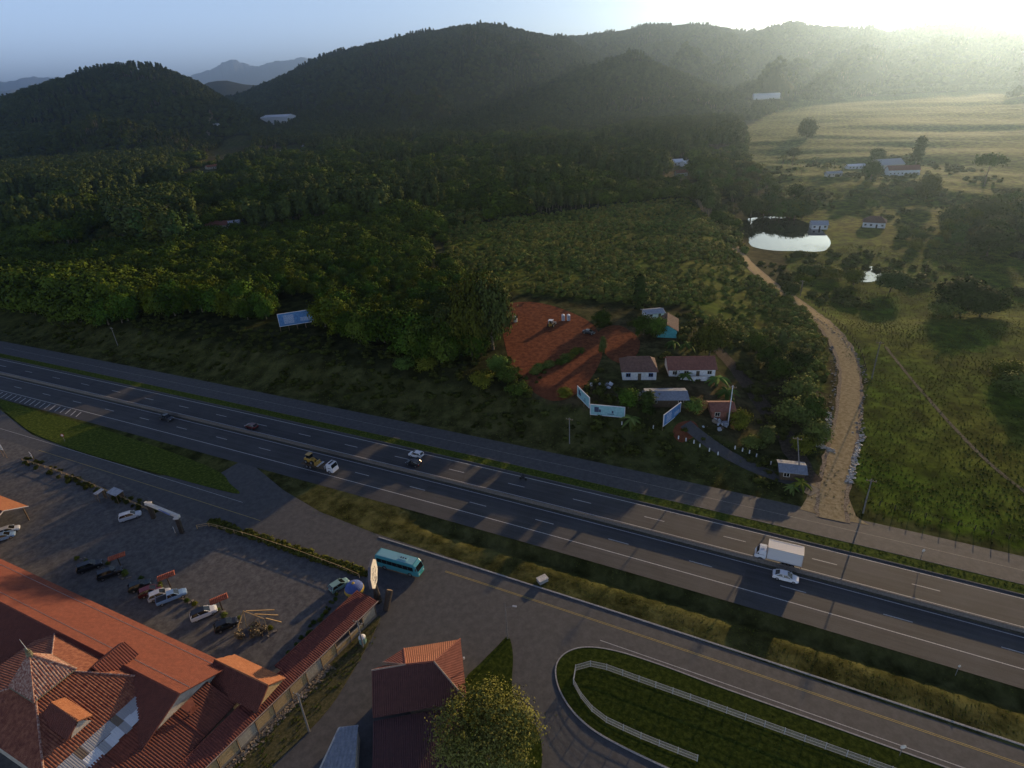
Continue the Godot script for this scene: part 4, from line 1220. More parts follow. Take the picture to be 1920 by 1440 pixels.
func flatbed(at: Vector2, dir: Vector2):
	var o := thing("flatbed_truck", "flatbed truck with white cab carrying a yellow loader", "truck", Vector3(at.x, 0.02, at.y), heading(dir))
	var cab := loft([[3.0, 1.1, 0.5, 2.5, 0.05], [3.15, 1.15, 0.45, 2.65, 0.06], [4.5, 1.15, 0.45, 2.6, 0.08], [4.8, 1.12, 0.45, 1.6, 0.05], [4.95, 1.05, 0.5, 1.15, 0.1]])
	put(cab, "cab", M.white_paint, o)
	var ws := MB.new()
	ws.quad(Vector3(4.82, 1.6, -1.0), Vector3(4.82, 1.6, 1.0), Vector3(4.56, 2.5, 0.95), Vector3(4.56, 2.5, -0.95))
	put(ws, "windscreen", M.glass, o)
	for sg in [-1.0, 1.0]:
		var sw := MB.new()
		sw.quad(Vector3(3.5, 1.6, sg * 1.16), Vector3(4.6, 1.6, sg * 1.16), Vector3(4.4, 2.4, sg * 1.1), Vector3(3.5, 2.4, sg * 1.1))
		put(sw, "side_window", M.glass, o)
		for xx in [3.9, -2.2, -3.4]: wheel(o, Vector3(xx, 0.48, sg * 1.02), 0.48, 0.3)
	var rf := MB.new()
	rf.box(Vector3(3.8, 2.68, 0), Vector3(0.5, 0.05, 1.6))
	put(rf, "roof_panel", M.black_plastic, o)
	var deck := MB.new()
	deck.box(Vector3(-1.2, 1.05, 0), Vector3(7.6, 0.18, 2.45))
	deck.box(Vector3(-1.0, 0.82, 0), Vector3(7.4, 0.25, 0.9))
	put(deck, "deck", M.wood_dark, o)
	var hb := MB.new()
	hb.box(Vector3(2.55, 1.5, 0), Vector3(0.1, 0.9, 2.4))
	put(hb, "headboard", M.alu, o)
	var rp := MB.new()
	rp.bar(Vector3(0.2, 1.3, -1.2), Vector3(0.2, 1.3, 1.2), 0.5, 0.12)
	put(rp, "ramp", M.alu, o)
	# the loader on the deck, a thing of its own
	var f := Vector3(dir.x, 0, dir.y)
	var lp := Vector3(at.x, 1.16, at.y) - f * 2.6
	var m := thing("wheel_loader", "yellow wheel loader riding on the flatbed truck", "loader", lp, heading(dir))
	var mb := MB.new()
	mb = loft([[-1.7, 0.7, 0.5, 1.35, 0.08], [-1.5, 0.8, 0.45, 1.5, 0.08], [-0.2, 0.8, 0.45, 1.5, 0.05], [0.0, 0.55, 0.45, 1.2, 0.05], [0.9, 0.5, 0.45, 1.1, 0.05]])
	put(mb, "body", M.loader_yellow, m)
	var cb := MB.new()
	cb.box(Vector3(-0.35, 1.95, 0), Vector3(1.1, 0.95, 1.2))
	put(cb, "cab_glass", M.glass, m)
	var rr := MB.new()
	rr.box(Vector3(-0.35, 2.47, 0), Vector3(1.3, 0.1, 1.4))
	put(rr, "roof", M.loader_yellow, m)
	var arm := MB.new()
	for sg in [-0.45, 0.45]: arm.bar(Vector3(0.3, 1.3, sg), Vector3(1.8, 0.5, sg), 0.16, 0.2)
	put(arm, "arm", M.loader_yellow, m)
	var bk := MB.new()
	bk.prism(PackedVector2Array([Vector2(1.75, 0.15), Vector2(2.45, 0.1), Vector2(2.4, 0.2), Vector2(1.95, 0.35), Vector2(2.0, 0.9), Vector2(1.8, 0.85)]), -1.0, 1.0)
	put(bk, "bucket", M.loader_yellow, m)
	for sg in [-1.0, 1.0]:
		for xx in [-1.0, 0.75]: wheel(m, Vector3(xx, 0.52, sg * 0.75), 0.52, 0.4)

func motorbike(at: Vector2, dir: Vector2):
	var o := thing("motorcycle", "dark motorcycle on the far carriageway edge line", "motorcycle", Vector3(at.x, 0.02, at.y), heading(dir))
	var b := MB.new()
	b = loft([[-0.55, 0.1, 0.55, 0.75, 0.02], [-0.1, 0.16, 0.4, 0.85, 0.04], [0.35, 0.17, 0.4, 0.95, 0.06], [0.6, 0.1, 0.6, 0.9, 0.04]])
	put(b, "body", M.dark_paint, o)
	for xx in [-0.65, 0.68]:
		var t := MB.new()
		t.tube(Vector3(0, 0, -0.06), Vector3(0, 0, 0.06), 0.31, 0.31, 14)
		var w := put(t, "wheel", M.tyre, o)
		w.position = Vector3(xx, 0.31, 0)
	var h := MB.new()
	h.bar(Vector3(0.45, 1.05, -0.36), Vector3(0.45, 1.05, 0.36), 0.05, 0.05)
	h.bar(Vector3(0.68, 0.31, 0), Vector3(0.45, 1.05, 0), 0.06, 0.06)
	put(h, "handlebar", M.black_plastic, o)
	# the rider: one smooth-jointed figure of tapered limbs built on a field
	var p := thing("person", "person in dark clothes and helmet riding the motorcycle", "person", Vector3(at.x, 0.02, at.y), heading(dir))
	var bones := [
		[Vector3(-0.2, 0.9, 0), 0.17, Vector3(-0.1, 1.15, 0), 0.16], [Vector3(-0.1, 1.15, 0), 0.16, Vector3(0.0, 1.4, 0), 0.17], [Vector3(0.0, 1.42, 0), 0.07, Vector3(0.03, 1.52, 0), 0.06],
		[Vector3(0.05, 1.64, 0), 0.11, Vector3(0.06, 1.66, 0), 0.115]]
	for sg in [-1.0, 1.0]:
		bones.append([Vector3(0.0, 1.4, sg * 0.17), 0.07, Vector3(0.2, 1.2, sg * 0.27), 0.05])
		bones.append([Vector3(0.2, 1.2, sg * 0.27), 0.05, Vector3(0.43, 1.08, sg * 0.31), 0.04])
		bones.append([Vector3(0.43, 1.08, sg * 0.31), 0.045, Vector3(0.5, 1.06, sg * 0.28), 0.035])
		bones.append([Vector3(-0.18, 0.88, sg * 0.1), 0.11, Vector3(0.22, 0.78, sg * 0.22), 0.08])
		bones.append([Vector3(0.22, 0.78, sg * 0.22), 0.075, Vector3(-0.02, 0.42, sg * 0.2), 0.05])
		bones.append([Vector3(-0.02, 0.4, sg * 0.2), 0.05, Vector3(0.17, 0.36, sg * 0.2), 0.04])
	put(field_mesh(bones, 0.05), "body", M.cloth_dark, p)

# surface nets over the smooth minimum of tapered capsules
func field_mesh(bones: Array, cell: float) -> MB:
	var lo := Vector3(1e9, 1e9, 1e9)
	var hi := -lo
	for b in bones:
		for e in [[b[0], b[1]], [b[2], b[3]]]:
			var q: Vector3 = e[0]
			var rr: float = e[1]
			lo = lo.min(q - Vector3.ONE * (rr + cell * 2.0))
			hi = hi.max(q + Vector3.ONE * (rr + cell * 2.0))
	var n := Vector3i(((hi - lo) / cell).ceil()) + Vector3i.ONE
	var f := PackedFloat32Array()
	f.resize(n.x * n.y * n.z)
	for z in n.z:
		for y in n.y:
			for x in n.x:
				var p := lo + Vector3(x, y, z) * cell
				var acc := 0.0
				for b in bones:
					var a: Vector3 = b[0]
					var d: Vector3 = b[2] - a
					var t := clampf((p - a).dot(d) / maxf(d.length_squared(), 1e-6), 0.0, 1.0)
					acc += exp(-((p - a - d * t).length() - lerpf(b[1], b[3], t)) / 0.02)
				f[(z * n.y + y) * n.x + x] = -0.02 * log(maxf(acc, 1e-30))
	var vert := {}
	var mb := MB.new()
	var at_cell := func(c: Vector3i) -> Vector3:
		if vert.has(c): return vert[c]
		var s := Vector3.ZERO
		var k := 0
		for e in [[0, 1], [2, 3], [4, 5], [6, 7], [0, 2], [1, 3], [4, 6], [5, 7], [0, 4], [1, 5], [2, 6], [3, 7]]:
			var o0 := Vector3i(e[0] & 1, (e[0] >> 1) & 1, e[0] >> 2)
			var o1 := Vector3i(e[1] & 1, (e[1] >> 1) & 1, e[1] >> 2)
			var c0 := c + o0
			var c1 := c + o1
			var f0 := f[(c0.z * n.y + c0.y) * n.x + c0.x]
			var f1 := f[(c1.z * n.y + c1.y) * n.x + c1.x]
			if (f0 < 0.0) != (f1 < 0.0):
				s += Vector3(c0).lerp(Vector3(c1), f0 / (f0 - f1)); k += 1
		var r := lo + (s / maxf(k, 1)) * cell
		vert[c] = r
		return r
	for z in range(1, n.z - 1):
		for y in range(1, n.y - 1):
			for x in range(1, n.x - 1):
				var i0 := (z * n.y + y) * n.x + x
				for ax in 3:
					var dd := [Vector3i(1, 0, 0), Vector3i(0, 1, 0), Vector3i(0, 0, 1)]
					var step: Vector3i = dd[ax]
					var i1 := ((z + step.z) * n.y + y + step.y) * n.x + x + step.x
					if (f[i0] < 0.0) == (f[i1] < 0.0): continue
					var u: Vector3i = dd[(ax + 1) % 3]
					var w: Vector3i = dd[(ax + 2) % 3]
					var c := Vector3i(x, y, z)
					mb.quad(at_cell.call(c), at_cell.call(c - u), at_cell.call(c - u - w), at_cell.call(c - w))
	return mb

func build_vehicles():
	var U := Vector2(CA, SA)
	var B := Vector2(-CA, -SA)
	white_truck(Vector2(47.94, -84.94), B)
	car("white_sedan", "white sedan beside the box truck on the near carriageway", "sedan", M.white_paint, Vector2(47.55, -80.38), U)
	car("white_hatchback", "white hatchback on the far carriageway beside a dark car", "hatch", M.white_paint, Vector2(-25.22, -128.15), B)
	car("dark_car", "dark car just below the white hatchback on the highway", "hatch", M.dark_paint, Vector2(-25.42, -124.31), B)
	car("dark_pickup", "dark pickup in the near carriageway, leftmost vehicle on the highway", "pickup", M.dark_paint, Vector2(-101.97, -155.49), U)
	car("maroon_car", "dark maroon car in shade on the far carriageway", "hatch", M.maroon_paint, Vector2(-74.14, -147.66), B)
	flatbed(Vector2(-48.64, -125.05), U)
	motorbike(Vector2(1.41, -115.44), B)
	bus(Vector2(-23.59, -88.40), (Vector2(-19.98, -86.50) - Vector2(-27.71, -89.96)).normalized())
	# car park
	var k := (Vector2(-86.30, -111.21) - Vector2(-89.28, -109.57)).normalized()
	car("silver_wagon", "pale blue-grey estate car alone in the upper car park", "suv", M.silver_paint, Vector2(-87.08, -109.07), k)
	var d := (Vector2(-56.26, -81.21) - Vector2(-59.55, -79.22)).normalized()
	var row := [["black_car", "black car leftmost in the row parked by the planted strip", "suv", M.black_paint, Vector2(-86.53, -93.30)], ["black_car", "black car second from the left under the first orange awning sign", "suv", M.black_paint, Vector2(-81.11, -90.97)], ["dark_green_car", "very dark car parked beside the dark red one", "hatch", M.dark_green_paint, Vector2(-73.18, -87.10)], ["red_car", "dark red car half hidden behind the silver hatchback", "hatch", M.maroon_paint, Vector2(-70.43, -85.54)], ["silver_hatchback", "silver-white hatchback parked between the red and the blue cars", "hatch", M.silver_paint, Vector2(-68.05, -84.44)], ["blue_pickup", "pale blue small pickup parked at the planted strip", "pickup", M.blue_paint, Vector2(-65.40, -83.72)], ["white_suv", "white estate with black roof parked near the dead-leaf pergola", "suv", M.white_paint, Vector2(-57.46, -79.28)], ["black_car", "black car parked next to the pergola of dry leaves", "hatch", M.black_paint, Vector2(-52.29, -76.39)]]
	for q in row:
		var c := car(q[0], q[1], q[2], q[3], q[4], d, "cars parked along the planted strip")
		if q[0] == "white_suv": c.get_node("roof").material_override = M.black_paint
	car("teal_car", "pale green car parked beside the blue dome kiosk", "hatch", M.green_paint, Vector2(-34.34, -84.36), (Vector2(-33.44, -86.13) - Vector2(-35.73, -83.86)).normalized())
	car("parked_van", "white car parked under the tiled canopy at the left", "hatch", M.silver_paint, Vector2(-112.35, -106.41), d)
	car("blue_hatchback", "blue car mostly hidden under the tiled canopy at the left edge", "hatch", M.blue_paint, Vector2(-111.82, -104.26), d)
# ================================================= buildings
# a tiled roof slope: half-round tile rows running down the fall of a flat convex face, with a flat underside
func tile_face(poly: Array, pitch := 0.34, amp := 0.085, thick := 0.14) -> MB:
	var mb := MB.new()
	var n := Vector3.ZERO
	for i in poly.size():
		var a: Vector3 = poly[i]
		var b: Vector3 = poly[(i + 1) % poly.size()]
		n += a.cross(b)
	n = n.normalized()
	if n.y < 0.0: n = -n
	var fall := (n * n.y - Vector3.UP).normalized()
	var across := n.cross(fall)
	var o: Vector3 = poly[0]
	var us := []
	var vs := []
	var umin := 1e9
	var umax := -1e9
	for p in poly:
		us.append((p - o).dot(across)); vs.append((p - o).dot(fall))
		umin = minf(umin, us[-1]); umax = maxf(umax, us[-1])
	var cols := int((umax - umin) / (pitch * 0.25))
	var shape := [0.0, 0.75, 1.0, 0.75]
	var prev := []
	for i in cols + 1:
		var u := clampf(umin + (umax - umin) * i / cols, umin + 1e-4, umax - 1e-4)
		var lo := 1e9
		var hi := -1e9
		for k in poly.size():
			var k2 := (k + 1) % poly.size()
			var ua: float = us[k]
			var ub: float = us[k2]
			if absf(ua - ub) < 1e-6: continue
			var f := (u - ua) / (ub - ua)
			if f < -1e-6 or f > 1.0 + 1e-6: continue
			var v: float = lerpf(vs[k], vs[k2], f)
			lo = minf(lo, v); hi = maxf(hi, v)
		var h: float = shape[i % 4] * amp
		var row := [o + across * u + fall * lo + n * h, o + across * u + fall * hi + n * h, o + across * u + fall * hi - n * thick, o + across * u + fall * lo - n * thick]
		if i > 0 and hi - lo > 0.01:
			mb.quad(prev[0], row[0], row[1], prev[1])
			mb.quad(prev[1], row[1], row[2], prev[2])
			mb.quad(prev[3], prev[2], row[2], row[3])
			mb.quad(prev[0], prev[3], row[3], row[0])
		prev = row
	return mb

func cap_line(a: Vector3, b: Vector3, r := 0.13) -> MB:
	var mb := MB.new()
	var up := Vector3(0, 0.05, 0)
	mb.tube(a + up, b + up, r, r, 7)
	return mb

func slope(parent: Node3D, poly: Array, m: Material, called := "roof_slope", pitch := 0.34) -> MeshInstance3D:
	return put_w(tile_face(poly, pitch), called, m, parent)

func cap(parent: Node3D, a: Vector3, b: Vector3, m: Material, r := 0.13):
	put_w(cap_line(a, b, r), "ridge_cap", m, parent)

# walls of a box on a plan given by four corners (world), as one part
func walls(parent: Node3D, c: Array, y0: float, y1: float, m: Material):
	var mb := MB.new()
	for i in 4:
		var a: Vector3 = c[i]
		var b: Vector3 = c[(i + 1) % 4]
		var nn := Vector3(-(b - a).z, 0, (b - a).x).normalized() * 0.2
		for q in [[a, b]]:
			mb.quad(Vector3(a.x, y0, a.z), Vector3(b.x, y0, b.z), Vector3(b.x, y1, b.z), Vector3(a.x, y1, a.z))
			mb.quad(Vector3(a.x, y0, a.z) + nn, Vector3(a.x, y1, a.z) + nn, Vector3(b.x, y1, b.z) + nn, Vector3(b.x, y0, b.z) + nn)
	put_w(mb, "wall", m, parent)

func restaurant():
	# the long hall with its tiled double slope
	var o := thing("restaurant_hall", "long hall with a red tiled gable roof beside the car park", "building", R3(-110, -29.4))
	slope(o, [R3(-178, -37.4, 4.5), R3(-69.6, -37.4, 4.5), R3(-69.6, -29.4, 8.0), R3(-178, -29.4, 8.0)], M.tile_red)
	slope(o, [R3(-178, -21.4, 4.5), R3(-69.6, -21.4, 4.5), R3(-69.6, -29.4, 8.0), R3(-178, -29.4, 8.0)], M.tile_red_shaded)
	cap(o, R3(-178, -29.4, 8.0), R3(-69.6, -29.4, 8.0), M.tile_red)
	cap(o, R3(-69.6, -37.4, 4.55), R3(-69.6, -29.4, 8.05), M.tile_red, 0.1)
	for t in [-36.2, -31.0]:
		var y: float = 4.5 + (t + 37.4) * 3.5 / 8.0 + 0.09
		var mb := MB.new()
		mb.bar(R3(-178, t, y), R3(-69.8, t, y), 0.07, 0.05)
		put_w(mb, "gutter_wire", M.kerb, o)
	walls(o, [R3(-177, -36.4), R3(-70.4, -36.4), R3(-70.4, -22.4), R3(-177, -22.4)], 0.0, 4.7, M.plaster)
	for i in 14:
		var s := -116.0 + i * 3.4
		var d := MB.new()
		d.box(R3(s, -36.52, 1.3), Vector3(1.6, 2.4, 0.12), Basis(Vector3.UP, -atan2(SA, CA)))
		put_w(d, "door", M.wood_dark, o)
	var gable := MB.new()
	gable.tri(R3(-70.3, -36.6, 4.6), R3(-70.3, -22.2, 4.6), R3(-70.3, -29.4, 7.85))
	put_w(gable, "gable", M.plaster, o)
	# lower roofs at the end of the hall
	var e := thing("kitchen_wing", "low dark tiled wing in shade at the end of the long hall", "building", R3(-66.5, -26))
	slope(e, [R3(-70.2, -33.6, 5.2), R3(-64.6, -33.6, 3.5), R3(-64.6, -20.0, 3.5), R3(-70.2, -20.0, 5.2)], M.tile_red_shaded)
	slope(e, [R3(-70.2, -20.0, 5.2), R3(-64.6, -20.0, 3.5), R3(-64.6, -8.0, 3.5), R3(-73.2, -8.0, 6.1), R3(-73.2, -20, 6.1)], M.tile_red_shaded)
	cap(e, R3(-70.2, -28.0, 5.25), R3(-64.6, -28.0, 3.55), M.tile_red, 0.09)
	walls(e, [R3(-70, -33.2), R3(-65.2, -33.2), R3(-65.2, -9), R3(-70, -9)], 0.0, 3.6, M.plaster)
	var gt := MB.new()
	gt.quad(R3(-69.4, -30.6, 6.1), R3(-68.2, -30.0, 5.3), R3(-68.2, -28.8, 5.3), R3(-69.4, -28.8, 6.1))
	gt.tri(R3(-68.2, -30.6, 4.7), R3(-68.2, -28.8, 4.7), R3(-68.2, -29.4, 5.9))
	put_w(gt, "gablet", M.tile_red, e)
	# the pavilion: a steep tower roof over a wide hipped skirt
	var p := thing("pavilion", "two-tier tiled pavilion with steep tower roof and skylight band", "building", R3(-88, -22.5))
	var ap := R3(-88.5, -22.5, 15.0)
	var u := [R3(-91.5, -25.4, 10.0), R3(-85.5, -25.4, 10.0), R3(-85.5, -19.6, 10.0), R3(-91.5, -19.6, 10.0)]
	var l := [R3(-101, -30.3, 7.0), R3(-76.2, -30.3, 7.0), R3(-76.2, -14.6, 7.0), R3(-101, -14.6, 7.0)]
	var u2 := [R3(-91.1, -25.0, 9.75), R3(-85.9, -25.0, 9.75), R3(-85.9, -20.0, 9.75), R3(-91.1, -20.0, 9.75)]
	for i in 4:
		slope(p, [u[i], u[(i + 1) % 4], ap], M.tile_lichen, "tower_slope")
		slope(p, [l[i], l[(i + 1) % 4], u2[(i + 1) % 4], u2[i]], M.tile_old, "skirt_slope")
		cap(p, u[i], ap, M.tile_lichen, 0.14)
		cap(p, l[i], u2[i], M.tile_lichen, 0.14)
		cap(p, u[i], u[(i + 1) % 4], M.tile_moss, 0.09)
	walls(p, [R3(-100, -29.3), R3(-77.2, -29.3), R3(-77.2, -15.6), R3(-100, -15.6)], 0.0, 7.0, M.plaster)
	var fin := MB.new()
	fin.tube(ap + Vector3(0, -0.5, 0), ap + Vector3(0, 0.5, 0), 0.42, 0.34, 10)
	fin.tube(ap + Vector3(0, 0.5, 0), ap + Vector3(-0.25, 1.0, -0.1), 0.3, 0.12, 8)
	put_w(fin, "finial", M.tile_moss, p)
	var rod := MB.new()
	rod.tube(ap + Vector3(0.1, 0.6, 0), ap + Vector3(-0.4, 2.6, -0.2), 0.05, 0.03, 6)
	put_w(rod, "lightning_rod", M.alu, p)
	# dormers: one on the highway side, one on the car-park side
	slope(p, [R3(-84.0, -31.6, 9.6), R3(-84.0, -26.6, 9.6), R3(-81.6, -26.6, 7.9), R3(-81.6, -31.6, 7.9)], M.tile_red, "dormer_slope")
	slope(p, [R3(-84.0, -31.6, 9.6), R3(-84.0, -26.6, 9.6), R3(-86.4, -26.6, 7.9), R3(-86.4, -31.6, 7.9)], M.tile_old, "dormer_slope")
	var dg := MB.new()
	dg.tri(R3(-86.0, -31.2, 7.2), R3(-82.0, -31.2, 7.2), R3(-84.0, -31.2, 9.4))
	put_w(dg, "dormer_gable", M.plaster, p)
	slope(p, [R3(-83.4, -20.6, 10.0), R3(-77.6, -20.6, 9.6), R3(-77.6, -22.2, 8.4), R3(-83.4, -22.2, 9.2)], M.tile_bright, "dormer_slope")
	slope(p, [R3(-83.4, -20.6, 10.0), R3(-77.6, -20.6, 9.6), R3(-77.6, -18.6, 8.0), R3(-83.4, -18.6, 8.8)], M.tile_red_shaded, "dormer_slope")
	var dg2 := MB.new()
	dg2.tri(R3(-77.9, -22.0, 7.4), R3(-77.9, -19.0, 7.4), R3(-77.9, -20.6, 9.5))
	put_w(dg2, "dormer_gable", M.plaster, p)
	# translucent sheets laid along the foot of the skirt, each a part
	var r := RandomNumberGenerator.new()
	r.seed = 5
	for i in 20:
		var t := -29.9 + i * 0.98
		if t > -11.0: break
		for j in 2:
			var ds := r.randf_range(-0.12, 0.25)
			var s0 := -76.25 + j * 1.55 + (ds if j == 1 else 0.0)
			var s1 := s0 + 1.62
			var ya := 7.0 - (s0 + 76.2) * 0.30 + 0.03 * j + 0.015 * (i % 2)
			var yb := 7.0 - (s1 + 76.2) * 0.30 + 0.03 * j + 0.015 * (i % 2)
			var mm: Material = M.sheet_white if (i * 7 + j * 5) % 10 < 7 else M.sheet_grey
			if j == 0: mm = M.sheet_grey if i % 5 != 1 else M.sheet_brown
			put_w(tile_face([R3(s0, t, ya), R3(s1, t, yb), R3(s1, t + 1.02, yb), R3(s0, t + 1.02, ya)], 0.26, 0.03, 0.02), "roof_sheet", mm, p)
	slope(p, [R3(-74.6, -28.0, 6.3), R3(-69.6, -28.0, 4.9), R3(-69.6, -6.0, 4.9), R3(-74.6, -6.0, 6.3)], M.tile_red, "lean_to_slope")
	walls(p, [R3(-74.4, -27.6), R3(-70.3, -27.6), R3(-70.3, -6.4), R3(-74.4, -6.4)], 0.0, 4.9, M.plaster)
	# covered porch joining the hall and the wall walk
	var q := thing("entrance_porch", "bright orange tiled porch roof joining the hall to the walled walk", "porch", R3(-66, -37))
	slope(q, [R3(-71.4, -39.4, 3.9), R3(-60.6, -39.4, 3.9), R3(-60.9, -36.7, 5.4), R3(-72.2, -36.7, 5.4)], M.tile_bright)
	slope(q, [R3(-71.0, -33.4, 3.9), R3(-60.2, -33.4, 3.9), R3(-60.9, -36.7, 5.4), R3(-72.2, -36.7, 5.4)], M.tile_red_shaded)
	cap(q, R3(-72.2, -36.7, 5.4), R3(-60.9, -36.7, 5.4), M.tile_bright)
	var pg := MB.new()
	pg.tri(R3(-60.75, -39.0, 3.8), R3(-60.75, -33.8, 3.8), R3(-60.95, -36.7, 5.2))
	put_w(pg, "gable", M.panel_wood, q)
	for s in [-70.8, -67.4, -64.0, -61.4]:
		for t in [-39.0, -33.8]:
			var c := MB.new()
			c.bar(R3(s, t, 0.0), R3(s, t, 3.9), 0.25, 0.25)
			put_w(c, "post", M.wood_dark, q)
	# canopy at the left edge
	var k := thing("parking_canopy", "orange tiled canopy roof over parked cars at the left edge", "canopy", R3(-158, -47))
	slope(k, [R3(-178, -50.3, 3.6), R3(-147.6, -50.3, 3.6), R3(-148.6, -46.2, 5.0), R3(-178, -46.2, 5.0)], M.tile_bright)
	slope(k, [R3(-178, -41.8, 3.6), R3(-147.2, -41.8, 3.6), R3(-148.6, -46.2, 5.0), R3(-178, -46.2, 5.0)], M.tile_red_shaded)
	cap(k, R3(-147.6, -50.3, 3.6), R3(-148.6, -46.2, 5.0), M.wall_cream, 0.12)
	cap(k, R3(-147.2, -41.8, 3.6), R3(-148.6, -46.2, 5.0), M.wall_cream, 0.12)
	for s in [-176.0, -168.0, -160.0, -148.6]:
		for t in [-49.6, -42.4]:
			var c := MB.new()
			c.bar(R3(s, t, 0.0), R3(s, t, 3.6), 0.22, 0.22)
			put_w(c, "post", M.wood_dark, k)

func wall_s(t: float) -> float:
	return lerpf(-57.7, -61.6, (t + 57.5) / 33.5)

func wall_walk():
	var o := thing("walled_walk", "long wall of wooden panels under a narrow red tiled roof", "wall", R3(-59.5, -42))
	# roof in lengths
	var edges := [-58.2, -49.0, -40.5, -33.0, -20.0, -8.0]
	for i in edges.size() - 1:
		var t0: float = edges[i]
		var t1: float = edges[i + 1]
		var w0 := 4.3 if t0 < -41.0 else 2.7
		var w1 := 4.3 if t1 < -40.0 else 2.7
		if i == 2: w1 = 3.2
		if i == 3: w0 = 3.2
		slope(o, [R3(wall_s(t0) + 0.16, t0, 2.75), R3(wall_s(t1) + 0.16, t1, 2.75), R3(wall_s(t1) - w1, t1, 3.55), R3(wall_s(t0) - w0, t0, 3.55)], M.tile_walk)
		cap(o, R3(wall_s(t0) + 0.14, t0, 2.8), R3(wall_s(t1) + 0.14, t1, 2.8), M.tile_edge, 0.1)
		cap(o, R3(wall_s(t0) - w0, t0, 3.6), R3(wall_s(t1) - w1, t1, 3.6), M.tile_walk, 0.1)
	var t := -57.3
	var i := 0
	while t < -10.0:
		var t1 := t + 3.05
		var pil := MB.new()
		pil.bar(R3(wall_s(t), t, 0.0), R3(wall_s(t), t, 2.75), 0.17, 0.17)
		put_w(pil, "pillar", M.pillar_wood, o)
		var d := R3(wall_s(t1), t1) - R3(wall_s(t), t)
		var bas := Basis(d.normalized(), Vector3.UP, d.normalized().cross(Vector3.UP))
		var mid := (R3(wall_s(t), t) + R3(wall_s(t1), t1)) * 0.5
		var ln := d.length() - 0.28
		var pan := MB.new()
		var low := 0.55
		var top := 2.55
		if i == 1 or i == 2: top = 1.35   # the open bays near the end
		var nb := int((top - low) / 0.2)
		for j in nb:
			pan.box(mid + Vector3(0, low + 0.1 + j * (top - low) / nb, 0), Vector3(ln, (top - low) / nb - 0.03, 0.08 + 0.02 * (j % 2)), bas)
		put_w(pan, "panel", M.panel_wood if (i * 5) % 4 != 0 else M.panel_pale, o)
		var ft := MB.new()
		ft.box(mid + Vector3(0, 0.27, 0), Vector3(ln + 0.2, 0.56, 0.14), bas)
		put_w(ft, "footing", M.stone, o)
		if i == 1 or i == 2:
			var rl := MB.new()
			rl.box(mid + Vector3(0, 1.42, 0), Vector3(ln + 0.3, 0.12, 0.3), bas)
			put_w(rl, "sill", M.panel_pale, o)
		t = t1
		i += 1
	# rubble along the foot of the wall
	var rock := MB.new()
	var rr := RandomNumberGenerator.new()
	rr.seed = 8
	var pts := []
	for k in 14: pts.append(Vector3(rr.randfn(), rr.randfn() * 0.6, rr.randfn()).normalized() * Vector3(1, 0.7, 1))
	var g := [[0, 1, 2], [2, 3, 4], [4, 5, 6], [6, 7, 8], [1, 5, 9], [3, 7, 10], [0, 4, 11], [2, 8, 12], [5, 10, 13], [9, 11, 13], [1, 6, 12], [3, 9, 0]]
	for q in g: rock.tri(pts[q[0]], pts[q[1]], pts[q[2]])
	var rm := rock.mesh()
	rm.surface_set_material(0, M.stone_v)
	var list := []
	for k in 900:
		var tt := rr.randf_range(-46.0, -20.0)
		var ss := wall_s(tt) + 0.35 + absf(rr.randfn()) * 0.55
		list.append([R3(ss, tt, 0.14), rr.randf_range(0.1, 0.24), rr.randf() * TAU, rr.randf_range(0.6, 1.3)])
	scatter("rubble_strip", rm, list, "strip of rubble stones along the foot of the panelled wall")

